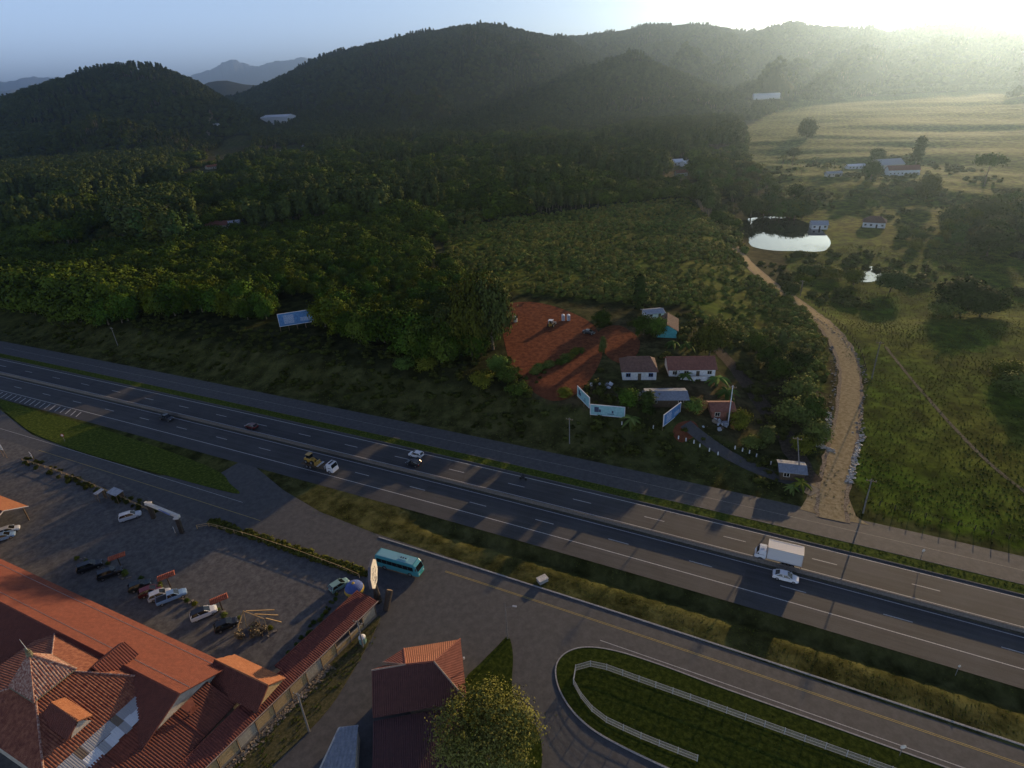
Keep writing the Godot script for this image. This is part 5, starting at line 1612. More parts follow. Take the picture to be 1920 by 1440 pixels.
func gatehouse():
	var o := thing("gatehouse", "gatehouse with an orange-lit hipped tile roof between the lanes", "building", Vector3(-12, 0, -62))
	var fl := Vector3(-19.42, 3.60, -66.72)
	var fr := Vector3(-10.52, 3.60, -67.97)
	var ex := (fr - fl).normalized()
	var ez := Vector3(-ex.z, 0, ex.x)      # towards the viewer
	var W := (fr - fl).length()
	var D := 11.0
	var bl := fl + ez * D
	var br := fr + ez * D
	var r0 := fl + ex * 0.6 + ez * D * 0.47 + Vector3(0, 2.5, 0)
	var r1 := fr - ex * 4.2 + ez * D * 0.5 + Vector3(0, 2.5, 0)
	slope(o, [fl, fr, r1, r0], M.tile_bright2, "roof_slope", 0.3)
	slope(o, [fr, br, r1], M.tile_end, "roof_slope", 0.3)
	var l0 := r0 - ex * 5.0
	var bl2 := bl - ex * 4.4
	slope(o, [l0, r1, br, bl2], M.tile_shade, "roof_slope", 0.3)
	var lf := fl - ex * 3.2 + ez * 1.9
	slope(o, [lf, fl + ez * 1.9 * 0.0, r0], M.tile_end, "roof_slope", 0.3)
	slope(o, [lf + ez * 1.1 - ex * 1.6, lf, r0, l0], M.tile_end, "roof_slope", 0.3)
	cap(o, fr, r1, M.tile_end)
	cap(o, r1, br, M.tile_edge)
	cap(o, l0, r0, M.tile_edge)
	cap(o, r0, r1, M.tile_end)
	cap(o, fl, r0, M.tile_end)
	cap(o, lf, r0, M.tile_edge, 0.09)
	var ins := 0.8
	walls(o, [fl + ex * ins + ez * ins, fr - ex * ins + ez * ins, br - ex * ins - ez * ins, bl + ex * ins - ez * ins], 0.0, 3.7, M.plaster)
	for i in 3:
		var w := MB.new()
		w.box(fr - ex * (ins - 0.06) + ez * (2.5 + i * 2.8) + Vector3(0, -2.0, 0), Vector3(0.1, 1.2, 1.3), Basis(ex, Vector3.UP, ez))
		var f := put_w(w, "window", M.wood_dark, o)
		var g := MB.new()
		g.box(fr - ex * (ins - 0.12) + ez * (2.5 + i * 2.8) + Vector3(0, -2.0, 0) - o.position, Vector3(0.06, 1.0, 1.1), Basis(ex, Vector3.UP, ez))
		put(g, "pane", M.glass, f)
	var lamp := MB.new()
	lamp.tube(fr + ez * 3.4 + Vector3(0.25, -0.5, 0), fr + ez * 3.4 + Vector3(0.25, -0.2, 0), 0.16, 0.16, 8)
	put_w(lamp, "wall_lamp", M.white_paint, o)
	# lower annex with a dark roof in front of it
	var a := thing("gatehouse_annex", "dark flat-pitched annex roof below the gatehouse, in shade", "building", Vector3(-10, 0, -50))
	var y := 2.9
	var p0 := bl2 + Vector3(0, -0.75, 0)
	var p1 := br - ex * 0.6 + Vector3(0, -0.75, 0)
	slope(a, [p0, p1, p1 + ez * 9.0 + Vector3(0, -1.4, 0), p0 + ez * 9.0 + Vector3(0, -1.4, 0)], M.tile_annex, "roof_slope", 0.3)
	walls(a, [p0 + ex * 0.5, p1 - ex * 0.5, p1 - ex * 0.5 + ez * 8.6, p0 + ex * 0.5 + ez * 8.6], 0.0, 1.45, M.plaster)
	# blue-grey sheet roof to the left of it
	var b := thing("sheet_roof_shed", "low shed with a pale-edged blue-grey metal roof left of the annex", "shed", Vector3(-24, 0, -48))
	var q0 := Vector3(-26.95, 2.60, -54.54)
	var q1 := Vector3(-24.30, 2.60, -54.78)
	var q2 := Vector3(-23.37, 2.60, -47.60)
	var q3 := Vector3(-28.45, 2.60, -47.87)
	slope(b, [q0 + Vector3(0, 0.25, 0), q1 + Vector3(0, 0.25, 0), q2, q3], M.sheet_blue, "roof_sheet", 0.5)
	for e in [[q0, q1], [q0, q3]]:
		var tr := MB.new()
		tr.bar(e[0] + Vector3(0, 0.2, 0), e[1] + Vector3(0, 0.1, 0), 0.2, 0.2)
		put_w(tr, "edge_trim", M.wall_cream, b)
	walls(b, [q0 + Vector3(0.3, 0, 0.3), q1 + Vector3(-0.1, 0, 0.3), q2, q3 + Vector3(0.3, 0, 0)], 0.0, 2.5, M.plaster)

# a small house; plan w by d, ridge along its own x axis
func house(called: String, label: String, at: Vector3, w: float, d: float, h: float, rise: float, turn: float, wm: Material, rm: Material, hip := 0.0, detail := true, category := "house") -> Node3D:
	var o := thing(called, label, category, at, turn)
	var mb := MB.new()
	mb.box(Vector3(0, h * 0.5 - 0.4, 0), Vector3(w, h + 0.8, d))
	if hip <= 0.0:
		for sg in [-1.0, 1.0]: mb.tri(Vector3(sg * w * 0.5, h, -d * 0.5), Vector3(sg * w * 0.5, h, d * 0.5), Vector3(sg * w * 0.5, h + rise, 0))
	put(mb, "wall", wm, o)
	var e := 0.5
	var y0 := h - rise * e / (d * 0.5)
	for sg in [-1.0, 1.0]:
		var f := [Vector3(-w * 0.5 - e, y0, sg * (d * 0.5 + e)), Vector3(w * 0.5 + e, y0, sg * (d * 0.5 + e)), Vector3(w * 0.5 + e - hip, h + rise, 0), Vector3(-w * 0.5 - e + hip, h + rise, 0)]
		put(tile_face(f, 0.34 if detail else 0.8, 0.05, 0.12), "roof_slope", rm, o)
		if hip > 0.0:
			put(tile_face([Vector3(sg * (w * 0.5 + e), y0, -d * 0.5 - e), Vector3(sg * (w * 0.5 + e), y0, d * 0.5 + e), Vector3(sg * (w * 0.5 + e - hip), h + rise, 0)], 0.34 if detail else 0.8, 0.05, 0.12), "roof_slope", rm, o)
	put(cap_line(Vector3(-w * 0.5 - e + hip, h + rise, 0), Vector3(w * 0.5 + e - hip, h + rise, 0)), "ridge_cap", rm, o)
	var nw := maxi(2, int(w / 3.0))
	for i in nw:
		var x := -w * 0.5 + w * (i + 0.5) / nw
		for sg in [-1.0, 1.0]:
			if sg > 0 and i == nw / 2:
				var dr := MB.new()
				dr.box(Vector3(x, 1.05, d * 0.5 + 0.03), Vector3(0.95, 2.1, 0.08))
				var q := put(dr, "door", M.wood_dark, o)
				var hd := MB.new()
				hd.box(Vector3(x + 0.35, 1.05, d * 0.5 + 0.1), Vector3(0.12, 0.04, 0.06))
				put(hd, "handle", M.alu, q)
			else:
				var fr := MB.new()
				for k in [-1.0, 1.0]:
					fr.box(Vector3(x + k * 0.62, 1.6, sg * (d * 0.5 + 0.03)), Vector3(0.1, 1.2, 0.08))
					fr.box(Vector3(x, 1.6 + k * 0.56, sg * (d * 0.5 + 0.03)), Vector3(1.14, 0.1, 0.08))
				fr.box(Vector3(x, 1.6, sg * (d * 0.5 + 0.03)), Vector3(0.06, 1.0, 0.08))
				var q := put(fr, "window", M.window_blue if called == "blue_window_house" else M.wall_cream, o)
				var pn := MB.new()
				pn.box(Vector3(x, 1.6, sg * (d * 0.5 + 0.015)), Vector3(1.14, 1.05, 0.05))
				put(pn, "pane", M.glass, q)
	return o

func plaster_mats():
	var tr := func(sd: int, a: Color, b: Color, sc := 0.35, ct := 1.7): return mat_tex(noise_img(sd, 0.02, 6, a, b, 512, 0.72, ct), sc * 0.3, 0.85)
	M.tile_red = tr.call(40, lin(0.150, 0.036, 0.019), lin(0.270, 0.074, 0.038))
	M.tile_red_shaded = tr.call(41, lin(0.112, 0.032, 0.019), lin(0.195, 0.056, 0.032))  # shade put into the colour, for roof slopes out of the sun
	M.tile_old = tr.call(42, lin(0.128, 0.028, 0.015), lin(0.345, 0.135, 0.068), 0.4, 2.2)
	M.tile_lichen = tr.call(43, lin(0.150, 0.026, 0.015), lin(0.510, 0.390, 0.300), 0.7, 2.6)
	M.tile_moss = tr.call(44, lin(0.090, 0.083, 0.045), lin(0.270, 0.247, 0.150), 0.7)
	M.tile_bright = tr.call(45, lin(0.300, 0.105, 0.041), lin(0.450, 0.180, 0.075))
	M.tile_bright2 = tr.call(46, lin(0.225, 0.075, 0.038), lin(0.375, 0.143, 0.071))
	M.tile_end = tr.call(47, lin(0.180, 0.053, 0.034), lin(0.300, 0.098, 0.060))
	M.tile_shade = tr.call(48, lin(0.090, 0.034, 0.026), lin(0.150, 0.056, 0.041))  # rear slope: darker copy of the front tile, shade included in the colour
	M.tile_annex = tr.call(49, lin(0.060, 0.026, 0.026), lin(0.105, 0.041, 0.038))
	M.tile_walk = tr.call(50, lin(0.105, 0.026, 0.019), lin(0.240, 0.064, 0.038))
	M.tile_edge = tr.call(51, lin(0.225, 0.150, 0.105), lin(0.450, 0.345, 0.270), 1.0)
	M.plaster = tr.call(52, lin(0.36, 0.31, 0.24), lin(0.56, 0.50, 0.40))
	M.wall_cream = tr.call(53, lin(0.46, 0.42, 0.36), lin(0.68, 0.64, 0.56))
	M.panel_wood = tr.call(54, lin(0.34, 0.215, 0.085), lin(0.58, 0.40, 0.19), 0.8)
	M.panel_pale = tr.call(55, lin(0.30, 0.25, 0.18), lin(0.50, 0.42, 0.30), 0.8)
	M.pillar_wood = tr.call(56, lin(0.10, 0.065, 0.035), lin(0.22, 0.15, 0.085), 0.8)
	M.stone = tr.call(57, lin(0.12, 0.10, 0.08), lin(0.32, 0.27, 0.21), 1.2)
	M.stone_v = mat(lin(0.30, 0.24, 0.18), 0.95)
	M.stone_v.vertex_color_use_as_albedo = true
	M.sheet_white = mat(lin(0.62, 0.62, 0.62), 0.5)
	M.sheet_grey = mat(lin(0.34, 0.33, 0.32), 0.5)
	M.sheet_brown = mat(lin(0.16, 0.115, 0.075), 0.6)
	M.sheet_blue = tr.call(58, lin(0.17, 0.19, 0.22), lin(0.30, 0.32, 0.35))
	M.wall_white = tr.call(59, lin(0.52, 0.53, 0.54), lin(0.76, 0.76, 0.75))
	M.wall_turq = tr.call(60, lin(0.05, 0.30, 0.32), lin(0.10, 0.46, 0.48))
	M.window_blue = mat(lin(0.05, 0.13, 0.35), 0.5)
	M.roof_brown = tr.call(61, lin(0.10, 0.05, 0.035), lin(0.22, 0.12, 0.085))
	M.roof_grey = tr.call(62, lin(0.25, 0.27, 0.30), lin(0.45, 0.47, 0.50))
	M.roof_white = tr.call(63, lin(0.55, 0.57, 0.60), lin(0.78, 0.79, 0.80))
	M.brick = tr.call(64, lin(0.16, 0.06, 0.04), lin(0.30, 0.12, 0.08))
	M.sign_cream = tr.call(65, lin(0.55, 0.50, 0.42), lin(0.74, 0.69, 0.60))
	M.dome_blue = tr.call(66, lin(0.05, 0.09, 0.26), lin(0.10, 0.16, 0.40))
	M.dome_yellow = tr.call(67, lin(0.42, 0.26, 0.03), lin(0.62, 0.42, 0.06))
	M.print_teal = tr.call(68, lin(0.18, 0.36, 0.38), lin(0.30, 0.52, 0.54))
	M.print_blue = tr.call(69, lin(0.05, 0.14, 0.32), lin(0.12, 0.28, 0.50))
	M.ink = mat(lin(0.03, 0.04, 0.09), 0.7)
	M.awning = tr.call(70, lin(0.26, 0.06, 0.03), lin(0.46, 0.13, 0.06))
	M.dead_leaf = mat(Color(1, 1, 1), 0.9)
	M.dead_leaf.vertex_color_use_as_albedo = true

func build_buildings():
	plaster_mats()
	restaurant()
	wall_walk()
	gatehouse()
# ================================================= site details
func g2(p: Vector2, lift := 0.0) -> Vector3:
	return gpos(p.x, p.y, lift)

func pole(called: String, label: String, at: Vector2, h: float, arm := true, lean := Vector3.ZERO, m: Material = null):
	var o := thing(called, label, "pole", g2(at))
	var mb := MB.new()
	mb.tube(Vector3(0, -0.3, 0), Vector3(0, h, 0) + lean, 0.16, 0.10, 9)
	put(mb, "shaft", m if m else M.pole, o)
	if arm:
		var a := MB.new()
		a.box(Vector3(0, h - 0.5, 0) + lean, Vector3(1.9, 0.12, 0.12), Basis(Vector3.UP, -0.46))
		var c := put(a, "crossarm", M.pillar_wood, o)
		for k in [-0.8, -0.3, 0.3, 0.8]:
			var i := MB.new()
			var d: Vector3 = Vector3(CA, 0, SA) * k
			i.tube(Vector3(0, h - 0.44, 0) + lean + d, Vector3(0, h - 0.2, 0) + lean + d, 0.06, 0.045, 6)
			put(i, "insulator", M.kerb, c)

func lamp_post(label: String, at: Vector2, h: float):
	var o := thing("street_lamp", label, "street lamp", g2(at))
	var mb := MB.new()
	mb.tube(Vector3(0, -0.2, 0), Vector3(0, h, 0), 0.11, 0.07, 8)
	put(mb, "shaft", M.pole, o)
	var a := MB.new()
	a.tube(Vector3(0, h - 1.2, 0), Vector3(1.2, h - 0.7, 0.3), 0.045, 0.04, 6)
	put(a, "arm", M.pole, o)
	var l := MB.new()
	l.box(Vector3(1.5, h - 0.66, 0.37), Vector3(0.7, 0.12, 0.28), Basis(Vector3.UP, -0.24))
	put(l, "lamp_head", M.alu, o)

func octagon_sign():
	var base := R3(-59.3, -60.3)
	var o := thing("octagonal_sign", "cream octagonal emblem sign on a dark stump by the car park entrance", "sign", base)
	var R := 2.75
	var cy := 6.6
	var pts := PackedVector2Array()
	for i in 8:
		var a := TAU * (i + 0.5) / 8.0
		pts.append(Vector2(cos(a) * R, sin(a) * R))
	# the plate faces +x: local (z, y) plane pushed along x
	var f := Transform3D(Basis(Vector3(0, 0, 1), Vector3(0, 1, 0), Vector3(1, 0, 0)), Vector3(0, cy, 0))
	var body := MB.new()
	body.prism(pts, -0.45, 0.0, f)
	put(body, "case", M.sign_case, o)
	var face := MB.new()
	var ins := PackedVector2Array()
	for q in pts: ins.append(q * 0.97)
	face.prism(ins, 0.0, 0.05, f)
	var fc := put(face, "plate", M.sign_cream, o)
	# emblem: a curled script monogram and two lines of small lettering, in thin dark strokes
	var em := MB.new()
	var curl := func(cx: float, cyy: float, r0: float, a0: float, a1: float):
		for k in 10:
			var t0 := lerpf(a0, a1, k / 10.0)
			var t1 := lerpf(a0, a1, (k + 1) / 10.0)
			em.bar(f * Vector3(cx + cos(t0) * r0, cyy + sin(t0) * r0 * 1.25, 0.06), f * Vector3(cx + cos(t1) * r0, cyy + sin(t1) * r0 * 1.25, 0.06), 0.07, 0.03)
	curl.call(0.15, 0.85, 0.42, 0.4, 5.2)
	curl.call(0.05, -0.1, 0.5, -2.6, 2.2)
	curl.call(-0.5, 0.35, 0.6, 1.8, 4.4)
	curl.call(0.6, 0.2, 0.75, -1.3, 1.2)
	curl.call(0.0, -0.9, 0.5, 3.4, 6.0)
	em.bar(f * Vector3(-0.9, -1.5, 0.06), f * Vector3(0.8, -0.5, 0.06), 0.07, 0.03)
	for row in 2:
		for k in 7:
			em.box(f * Vector3(-1.0 + k * 0.3, -1.55 - row * 0.35 + k * 0.05, 0.06), Vector3(0.03, 0.16 + 0.05 * ((k * 3 + row) % 3), 0.09 + 0.04 * (k % 2)))
	put(em, "emblem", M.ink, fc)
	var st := MB.new()
	st.tube(Vector3(-0.2, -0.2, 0), Vector3(-0.2, 2.2, 0.1), 0.75, 0.55, 10)
	st.tube(Vector3(-0.2, 2.2, 0.1), Vector3(-0.22, 4.3, 0), 0.55, 0.3, 10)
	put(st, "stump", M.bark_dark, o)
	var lg := thing("leaning_log", "dark thick log leaning beside the octagonal sign", "log", R3(-57.3, -60.6))
	var lm := MB.new()
	lm.tube(Vector3(-0.4, 0, 1.6), Vector3(0.3, 2.6, -0.6), 0.5, 0.62, 12)
	put(lm, "trunk", M.bark_dark, lg)
	var lt := MB.new()
	lt.tube(Vector3(0.3, 2.6, -0.6), Vector3(0.31, 2.63, -0.62), 0.5, 0.5, 12)
	put(lt, "cut_end", M.pillar_wood, lg)

func dome_kiosk():
	var o := thing("dome_kiosk", "round kiosk with a blue dome and yellow skirt", "kiosk", R3(-64.2, -59.7))
	var body := MB.new()
	body.tube(Vector3(0, 0, 0), Vector3(0, 1.9, 0), 1.35, 1.5, 20)
	put(body, "drum", M.dome_yellow, o)
	var sk := MB.new()
	sk.tube(Vector3(0, 1.6, 0), Vector3(0, 2.05, 0), 1.85, 1.7, 24)
	put(sk, "skirt", M.dome_yellow, o)
	var d := MB.new()
	for j in 6:
		var a0 := j * PI * 0.5 / 6.0
		var a1 := (j + 1) * PI * 0.5 / 6.0
		d.tube(Vector3(0, 2.0 + sin(a0) * 1.1, 0), Vector3(0, 2.0 + sin(a1) * 1.1, 0), cos(a0) * 1.68, maxf(cos(a1) * 1.68, 0.02), 24, false)
	put(d, "dome", M.dome_blue, o)
	var f := MB.new()
	f.tube(Vector3(0, 3.05, 0), Vector3(0, 3.35, 0), 0.3, 0.12, 10)
	put(f, "finial", M.dome_yellow, o)
	var op := MB.new()
	op.box(Vector3(0.95, 1.25, 1.12), Vector3(0.9, 0.8, 0.12), Basis(Vector3.UP, 0.7))
	put(op, "hatch", M.black_plastic, o)

func entrance_gate():
	var a := R3(-121.6, -60.9)
	var b := R3(-111.0, -59.8)
	var o := thing("entrance_gate", "white beam gate over the car park entrance", "gate", a)
	var y := 4.3
	var bm := MB.new()
	bm.bar(a + Vector3(-0.6, y, 0), b + Vector3(0.6, y, 0), 0.55, 0.65)
	put_w(bm, "beam", M.sign_cream, o)
	var sg := MB.new()
	sg.bar(a.lerp(b, 0.12) + Vector3(0, y, 0.34), a.lerp(b, 0.3) + Vector3(0, y, 0.34), 0.06, 0.4)
	put_w(sg, "red_board", M.awning, o)
	var sb := MB.new()
	sb.bar(a.lerp(b, 0.35) + Vector3(0, y, 0.34), a.lerp(b, 0.8) + Vector3(0, y, 0.34), 0.06, 0.36)
	put_w(sb, "blue_board", M.board_blue, o)
	for p in [a, b]:
		var c := MB.new()
		c.bar(p, p + Vector3(0, y - 0.2, 0), 0.7, 0.7)
		put_w(c, "pillar", M.bark_dark, o)
		var cp := MB.new()
		cp.box(p + Vector3(0, y - 0.2, 0), Vector3(1.1, 0.25, 1.1))
		put_w(cp, "capital", M.sign_cream, o)
	var bo := thing("small_sign_board", "white notice board beside the gate pillar", "sign", Vector3(-73.76, 0.00, -102.35))
	board(bo, 1.3, 1.0, 0.9, M.sign_cream, -0.9)
	var b2 := thing("small_sign_board", "white and blue notice board at the end of the hedge fence", "sign", Vector3(-128.52, 0.00, -136.86))
	board(b2, 1.8, 1.4, 0.8, M.sign_cream, -0.7)
	var b3 := thing("small_sign_board", "white sign on a dark post at the left edge of the car park", "sign", Vector3(-137.33, 0.00, -138.77))
	board(b3, 2.2, 1.7, 2.6, M.sign_cream, -0.5)

func board(o: Node3D, w: float, h: float, y: float, m: Material, turn: float):
	var bs := Basis(Vector3.UP, turn)
	var p := MB.new()
	p.box(Vector3(0, y + h * 0.5, 0), Vector3(w, h, 0.08), bs)
	var pl := put(p, "panel", m, o)
	var k := MB.new()
	k.box(bs * Vector3(-w * 0.1, y + h * 0.6, 0.05), Vector3(w * 0.4, h * 0.3, 0.02), bs)
	k.box(bs * Vector3(w * 0.12, y + h * 0.25, 0.05), Vector3(w * 0.5, h * 0.12, 0.02), bs)
	put(k, "print", M.ink, pl)
	for sx in [-0.4, 0.4]:
		var q := MB.new()
		q.bar(bs * Vector3(w * sx, -0.2, -0.06), bs * Vector3(w * sx, y + h * 0.9, -0.06), 0.08, 0.08)
		put(q, "post", M.pillar_wood, o)

func awnings():
	var spots := [[Vector2(-80.24, -93.11), "orange-lit tiled board on a post at the upper end of the planted strip"], [Vector2(-67.32, -86.86), "dark red tiled board on a post behind the silver hatchback"], [Vector2(-54.58, -80.22), "dark red tiled board on a post next to the white estate"]]
	var d := (Vector2(-56.26, -81.21) - Vector2(-59.55, -79.22)).normalized()
	for q in spots:
		var o := thing("post_awning", q[1], "awning", g2(q[0]), heading(d), "tiled boards on posts in the planted strip")
		var p := MB.new()
		p.tube(Vector3(0, -0.2, 0), Vector3(0, 3.0, 0), 0.13, 0.11, 8)
		put(p, "post", M.bark_dark, o)
		put(tile_face([Vector3(-1.5, 2.9, -0.75), Vector3(1.5, 2.9, -0.75), Vector3(1.5, 3.3, 0.0), Vector3(-1.5, 3.3, 0.0)], 0.3), "roof_slope", M.awning, o)
		put(tile_face([Vector3(-1.5, 2.9, 0.75), Vector3(1.5, 2.9, 0.75), Vector3(1.5, 3.3, 0.0), Vector3(-1.5, 3.3, 0.0)], 0.3), "roof_slope", M.awning, o)
		var b := MB.new()
		b.bar(Vector3(-1.3, 2.85, 0), Vector3(1.3, 2.85, 0), 0.12, 0.12)
		put(b, "beam", M.bark_dark, o)

func pergola():
	var c := Vector2(-47.10, -74.85)
	var o := thing("dry_pergola", "collapsed wooden pergola heaped with dry brown leaves", "pergola", g2(c))
	var r := RandomNumberGenerator.new()
	r.seed = 77
	var w3 := func(p: Vector2, y: float) -> Vector3: return Vector3(p.x - c.x, y, p.y - c.y)
	var bars := [[Vector2(-49.60, -78.05), Vector2(-45.18, -75.98), 1.9, 1.9], [Vector2(-49.11, -78.01), Vector2(-44.96, -79.54), 1.9, 0.2], [Vector2(-47.29, -77.17), Vector2(-43.87, -78.25), 1.9, 0.2], [Vector2(-44.93, -76.08), Vector2(-42.77, -76.63), 1.9, 0.2], [Vector2(-49.60, -78.05), Vector2(-50.13, -75.74), 1.9, 0.3], [Vector2(-45.11, -73.93), Vector2(-46.27, -76.17), 0.0, 1.9], [Vector2(-48.59, -75.86), Vector2(-49.60, -78.05), 0.0, 1.9], [Vector2(-44.10, -74.19), Vector2(-45.18, -75.98), 0.0, 1.9]]
	for q in bars:
		var mb := MB.new()
		mb.bar(w3.call(q[0], q[2]), w3.call(q[1], q[3]), 0.13, 0.13)
		put(mb, "beam", M.panel_wood, o)
	var a := fresh()
	for k in 16:
		var p := Vector3(r.randf_range(-2.4, 2.6), r.randf_range(0.4, 1.5), r.randf_range(-0.6, 1.6))
		var t := fresh()
		crown_arrays(t, r, -0.3, 0.6, 0.6, 3, 22, 0.28, 0.35, Color(0.10, 0.075, 0.04), Color(0.30, 0.23, 0.13))
		for i in t[0].size():
			a[0].append(t[0][i] + p); a[1].append(t[1][i]); a[2].append(t[2][i])
	put(arrays_mesh(a, M.dead_leaf), "dry_leaves", null, o)

# a run of posts and rails
func rail_fence(called: String, label: String, line: PackedVector2Array, gap: float, h: float, rails: Array, pm: Material, thick := 0.09, rail_t := 0.05, mesh_panel := false) -> Node3D:
	var o := thing(called, label, "fence", g2(line[0]))
	var pts := []
	var acc := 0.0
	pts.append(line[0])
	for i in range(1, line.size()):
		var a := line[i - 1]
		var b := line[i]
		var l := a.distance_to(b)
		var t := gap - acc
		while t <= l:
			pts.append(a.lerp(b, t / l)); t += gap
		acc = fposmod(acc + l, gap)
	for p in pts:
		var mb := MB.new()
		var q := g2(p)
		mb.box(q + Vector3(0, h * 0.5 - 0.05, 0), Vector3(thick, h + 0.1, thick))
		put_w(mb, "post", pm, o)
	for i in pts.size() - 1:
		for y in rails:
			var mb := MB.new()
			mb.bar(g2(pts[i], y), g2(pts[i + 1], y), rail_t, rail_t)
			put_w(mb, "rail", pm, o)
		if mesh_panel:
			var w := MB.new()
			var a := g2(pts[i])
			var b := g2(pts[i + 1])
			for k in 5: w.bar(a + Vector3(0, 0.35 + k * 0.2, 0), b + Vector3(0, 0.35 + k * 0.2, 0), 0.016, 0.016)
			for k in 20: w.bar(a.lerp(b, (k + 0.5) / 20.0) + Vector3(0, 0.2, 0), a.lerp(b, (k + 0.5) / 20.0) + Vector3(0, 1.42, 0), 0.014, 0.014)
			put_w(w, "mesh_panel", pm, o)
	return o

func island_fence():
	var line := spline(RP([[26, -63.1], [19, -63.1], [10.2, -63.0], [-2, -62.9], [-12.1, -62.8], [-16.6, -62.8], [-18.9, -62.7], [-20.7, -61.9], [-21.8, -60.6], [-21.6, -58.9], [-20.2, -57.3], [-18.0, -55.7], [-15.3, -54.6], [-11.1, -54.3], [-8.3, -54.2], [-0.1, -54.3]]), 8)
	rail_fence("island_fence", "white post and mesh fence looping round the grass island", line, 2.55, 1.5, [0.22, 0.8, 1.4], M.fence_white, 0.1, 0.045, true)
	rail_fence("pasture_fence", "thin dark wire fence along the pasture by the service road", PackedVector2Array([Vector2(73.50, -100.92), Vector2(76.39, -98.49), Vector2(81.06, -95.31), Vector2(86.42, -92.03), Vector2(91.42, -88.75), Vector2(97.01, -85.43)]), 2.7, 1.3, [0.5, 0.85, 1.2], M.bark_dark, 0.11, 0.015)
	rail_fence("lane_fence", "dark post fence along the outer bend of the dirt road", spline(PackedVector2Array([Vector2(122.85, -234.49), Vector2(122.83, -217.88), Vector2(118.23, -192.10), Vector2(112.90, -173.95), Vector2(106.99, -160.56)]), 4), 3.0, 1.2, [0.5, 1.0], M.bark_dark, 0.12, 0.02)
	rail_fence("lot_fence", "low rail fence along the upper hedge of the car park", RP([[-178, -64.2], [-165, -64.4], [-152, -64.0], [-141, -63.4], [-128, -62.4], [-122, -62.0]]), 2.4, 0.8, [0.4, 0.75], M.panel_wood, 0.12, 0.07)
	rail_fence("hedge_fence", "rail fence running through the hedge beside the service road", RP([[-109, -62.0], [-107, -63.6], [-95, -64.2], [-82, -64.3], [-71, -64.0], [-66, -63.6]]), 2.4, 1.0, [0.5, 0.95], M.panel_wood, 0.12, 0.08)

func hedges():
	var r := RandomNumberGenerator.new()
	r.seed = 55
	var mesh := scatter_tree(51, 2, 14, 20, Color(0.05, 0.065, 0.014), Color(0.15, 0.15, 0.035), 0.26)
	var list := []
	var s := -108.0
	while s < -65.5:
		for k in 3:
			list.append([R3(s + r.randf_range(-0.4, 0.4), -64.5 + r.randf_range(-0.9, 0.5), 0.0), r.randf_range(0.55, 0.95), r.randf() * TAU, r.randf_range(0.6, 1.2), 1.3])
		s += 0.6
	s = -178.0
	while s < -122.0:
		if r.randf() < 0.6:
			list.append([R3(s, -64.6 + (s + 178.0) * 0.04 + r.randf_range(-1.4, 1.2), 0.0), r.randf_range(0.4, 0.9), r.randf() * TAU, r.randf_range(0.5, 0.9), 1.4])
		s += 0.45
	scatter("hedge_growth", mesh, list, "low clipped hedge growth along the car park fence")
	# shrubs of the planted strip, one by one
	for i in 22:
		var f := i / 21.0
		var p := Vector2(-90.84, -96.69).lerp(Vector2(-44.18, -74.42), f) + Vector2(r.randf_range(-1.2, 1.2), r.randf_range(-1.0, 1.0))
		tree("strip_shrub", "small yellowish shrub in the stone-edged planted strip of the car park", "bushy", g2(p), r.randf_range(0.5, 1.0), 1.1, r.randi() % 4, "shrubs of the car park planted strip", "shrub")
	var rm := RandomNumberGenerator.new()
	rm.seed = 2
	var stones := MB.new()
	for i in 60:
		var f := i / 59.0
		var p := Vector2(-90.53, -96.19).lerp(Vector2(-44.02, -73.96), f)
		stones.box(g2(p + Vector2(rm.randf_range(-0.8, 0.8), rm.randf_range(-0.8, 0.8)), 0.1), Vector3(rm.randf_range(0.2, 0.6), 0.25, rm.randf_range(0.2, 0.5)), Basis(Vector3.UP, rm.randf() * 3.0))
	var so := structure(stones, "strip_edging", M.stone)
	# second strip between the car park and the walled walk
	for i in 26:
		var f := i / 25.0
		var p := Vector2(-34.33, -82.19).lerp(Vector2(-39.45, -69.05), f) + Vector2(r.randf_range(-0.5, 0.5), r.randf_range(-0.5, 0.5))
		tree("border_shrub", "low dark shrub in the border beside the walled walk", "bushy", g2(p), r.randf_range(0.35, 0.7), 1.1, r.randi() % 4, "shrubs of the border beside the walled walk", "shrub")
	# courtyard planting between the wing and the wall
	var ct := [[-63.3, -31.5, "palm", 3.0, "young palm in the courtyard bed between the tiled roofs"], [-63.6, -29.6, "banana", 2.4, "broad-leaved plant in the courtyard bed near the porch"], [-64.0, -26.4, "banana", 2.6, "bright green broad-leaved plant in the middle of the courtyard bed"], [-64.6, -24.0, "bushy", 2.4, "dark bush filling the lower courtyard bed"], [-65.0, -21.8, "bushy", 2.6, "dark bush at the bottom of the courtyard bed"]]
	for q in ct: tree("courtyard_plant", q[4], q[2], R3(q[0], q[1], 0.0), q[3], 1.0, 2, "", "plant")
	var bench := thing("courtyard_bench", "pale blue bench in the courtyard bed", "bench", R3(-64.1, -28.0))
	var mb := MB.new()
	mb.box(Vector3(0, 0.45, 0), Vector3(0.5, 0.06, 1.6), Basis(Vector3.UP, 0.4))
	put(mb, "seat", M.blue_paint, bench)
	var mb2 := MB.new()
	mb2.box(Vector3(-0.28, 0.75, 0.1), Vector3(0.06, 0.5, 1.6), Basis(Vector3.UP, 0.4))
	put(mb2, "backrest", M.blue_paint, bench)
	for sx in [-1.0, 1.0]:
		var lg := MB.new()
		lg.box(Vector3(0.3 * sx, 0.2, 0.62 * sx), Vector3(0.4, 0.44, 0.07), Basis(Vector3.UP, 0.4))
		put(lg, "leg", M.pillar_wood, bench)

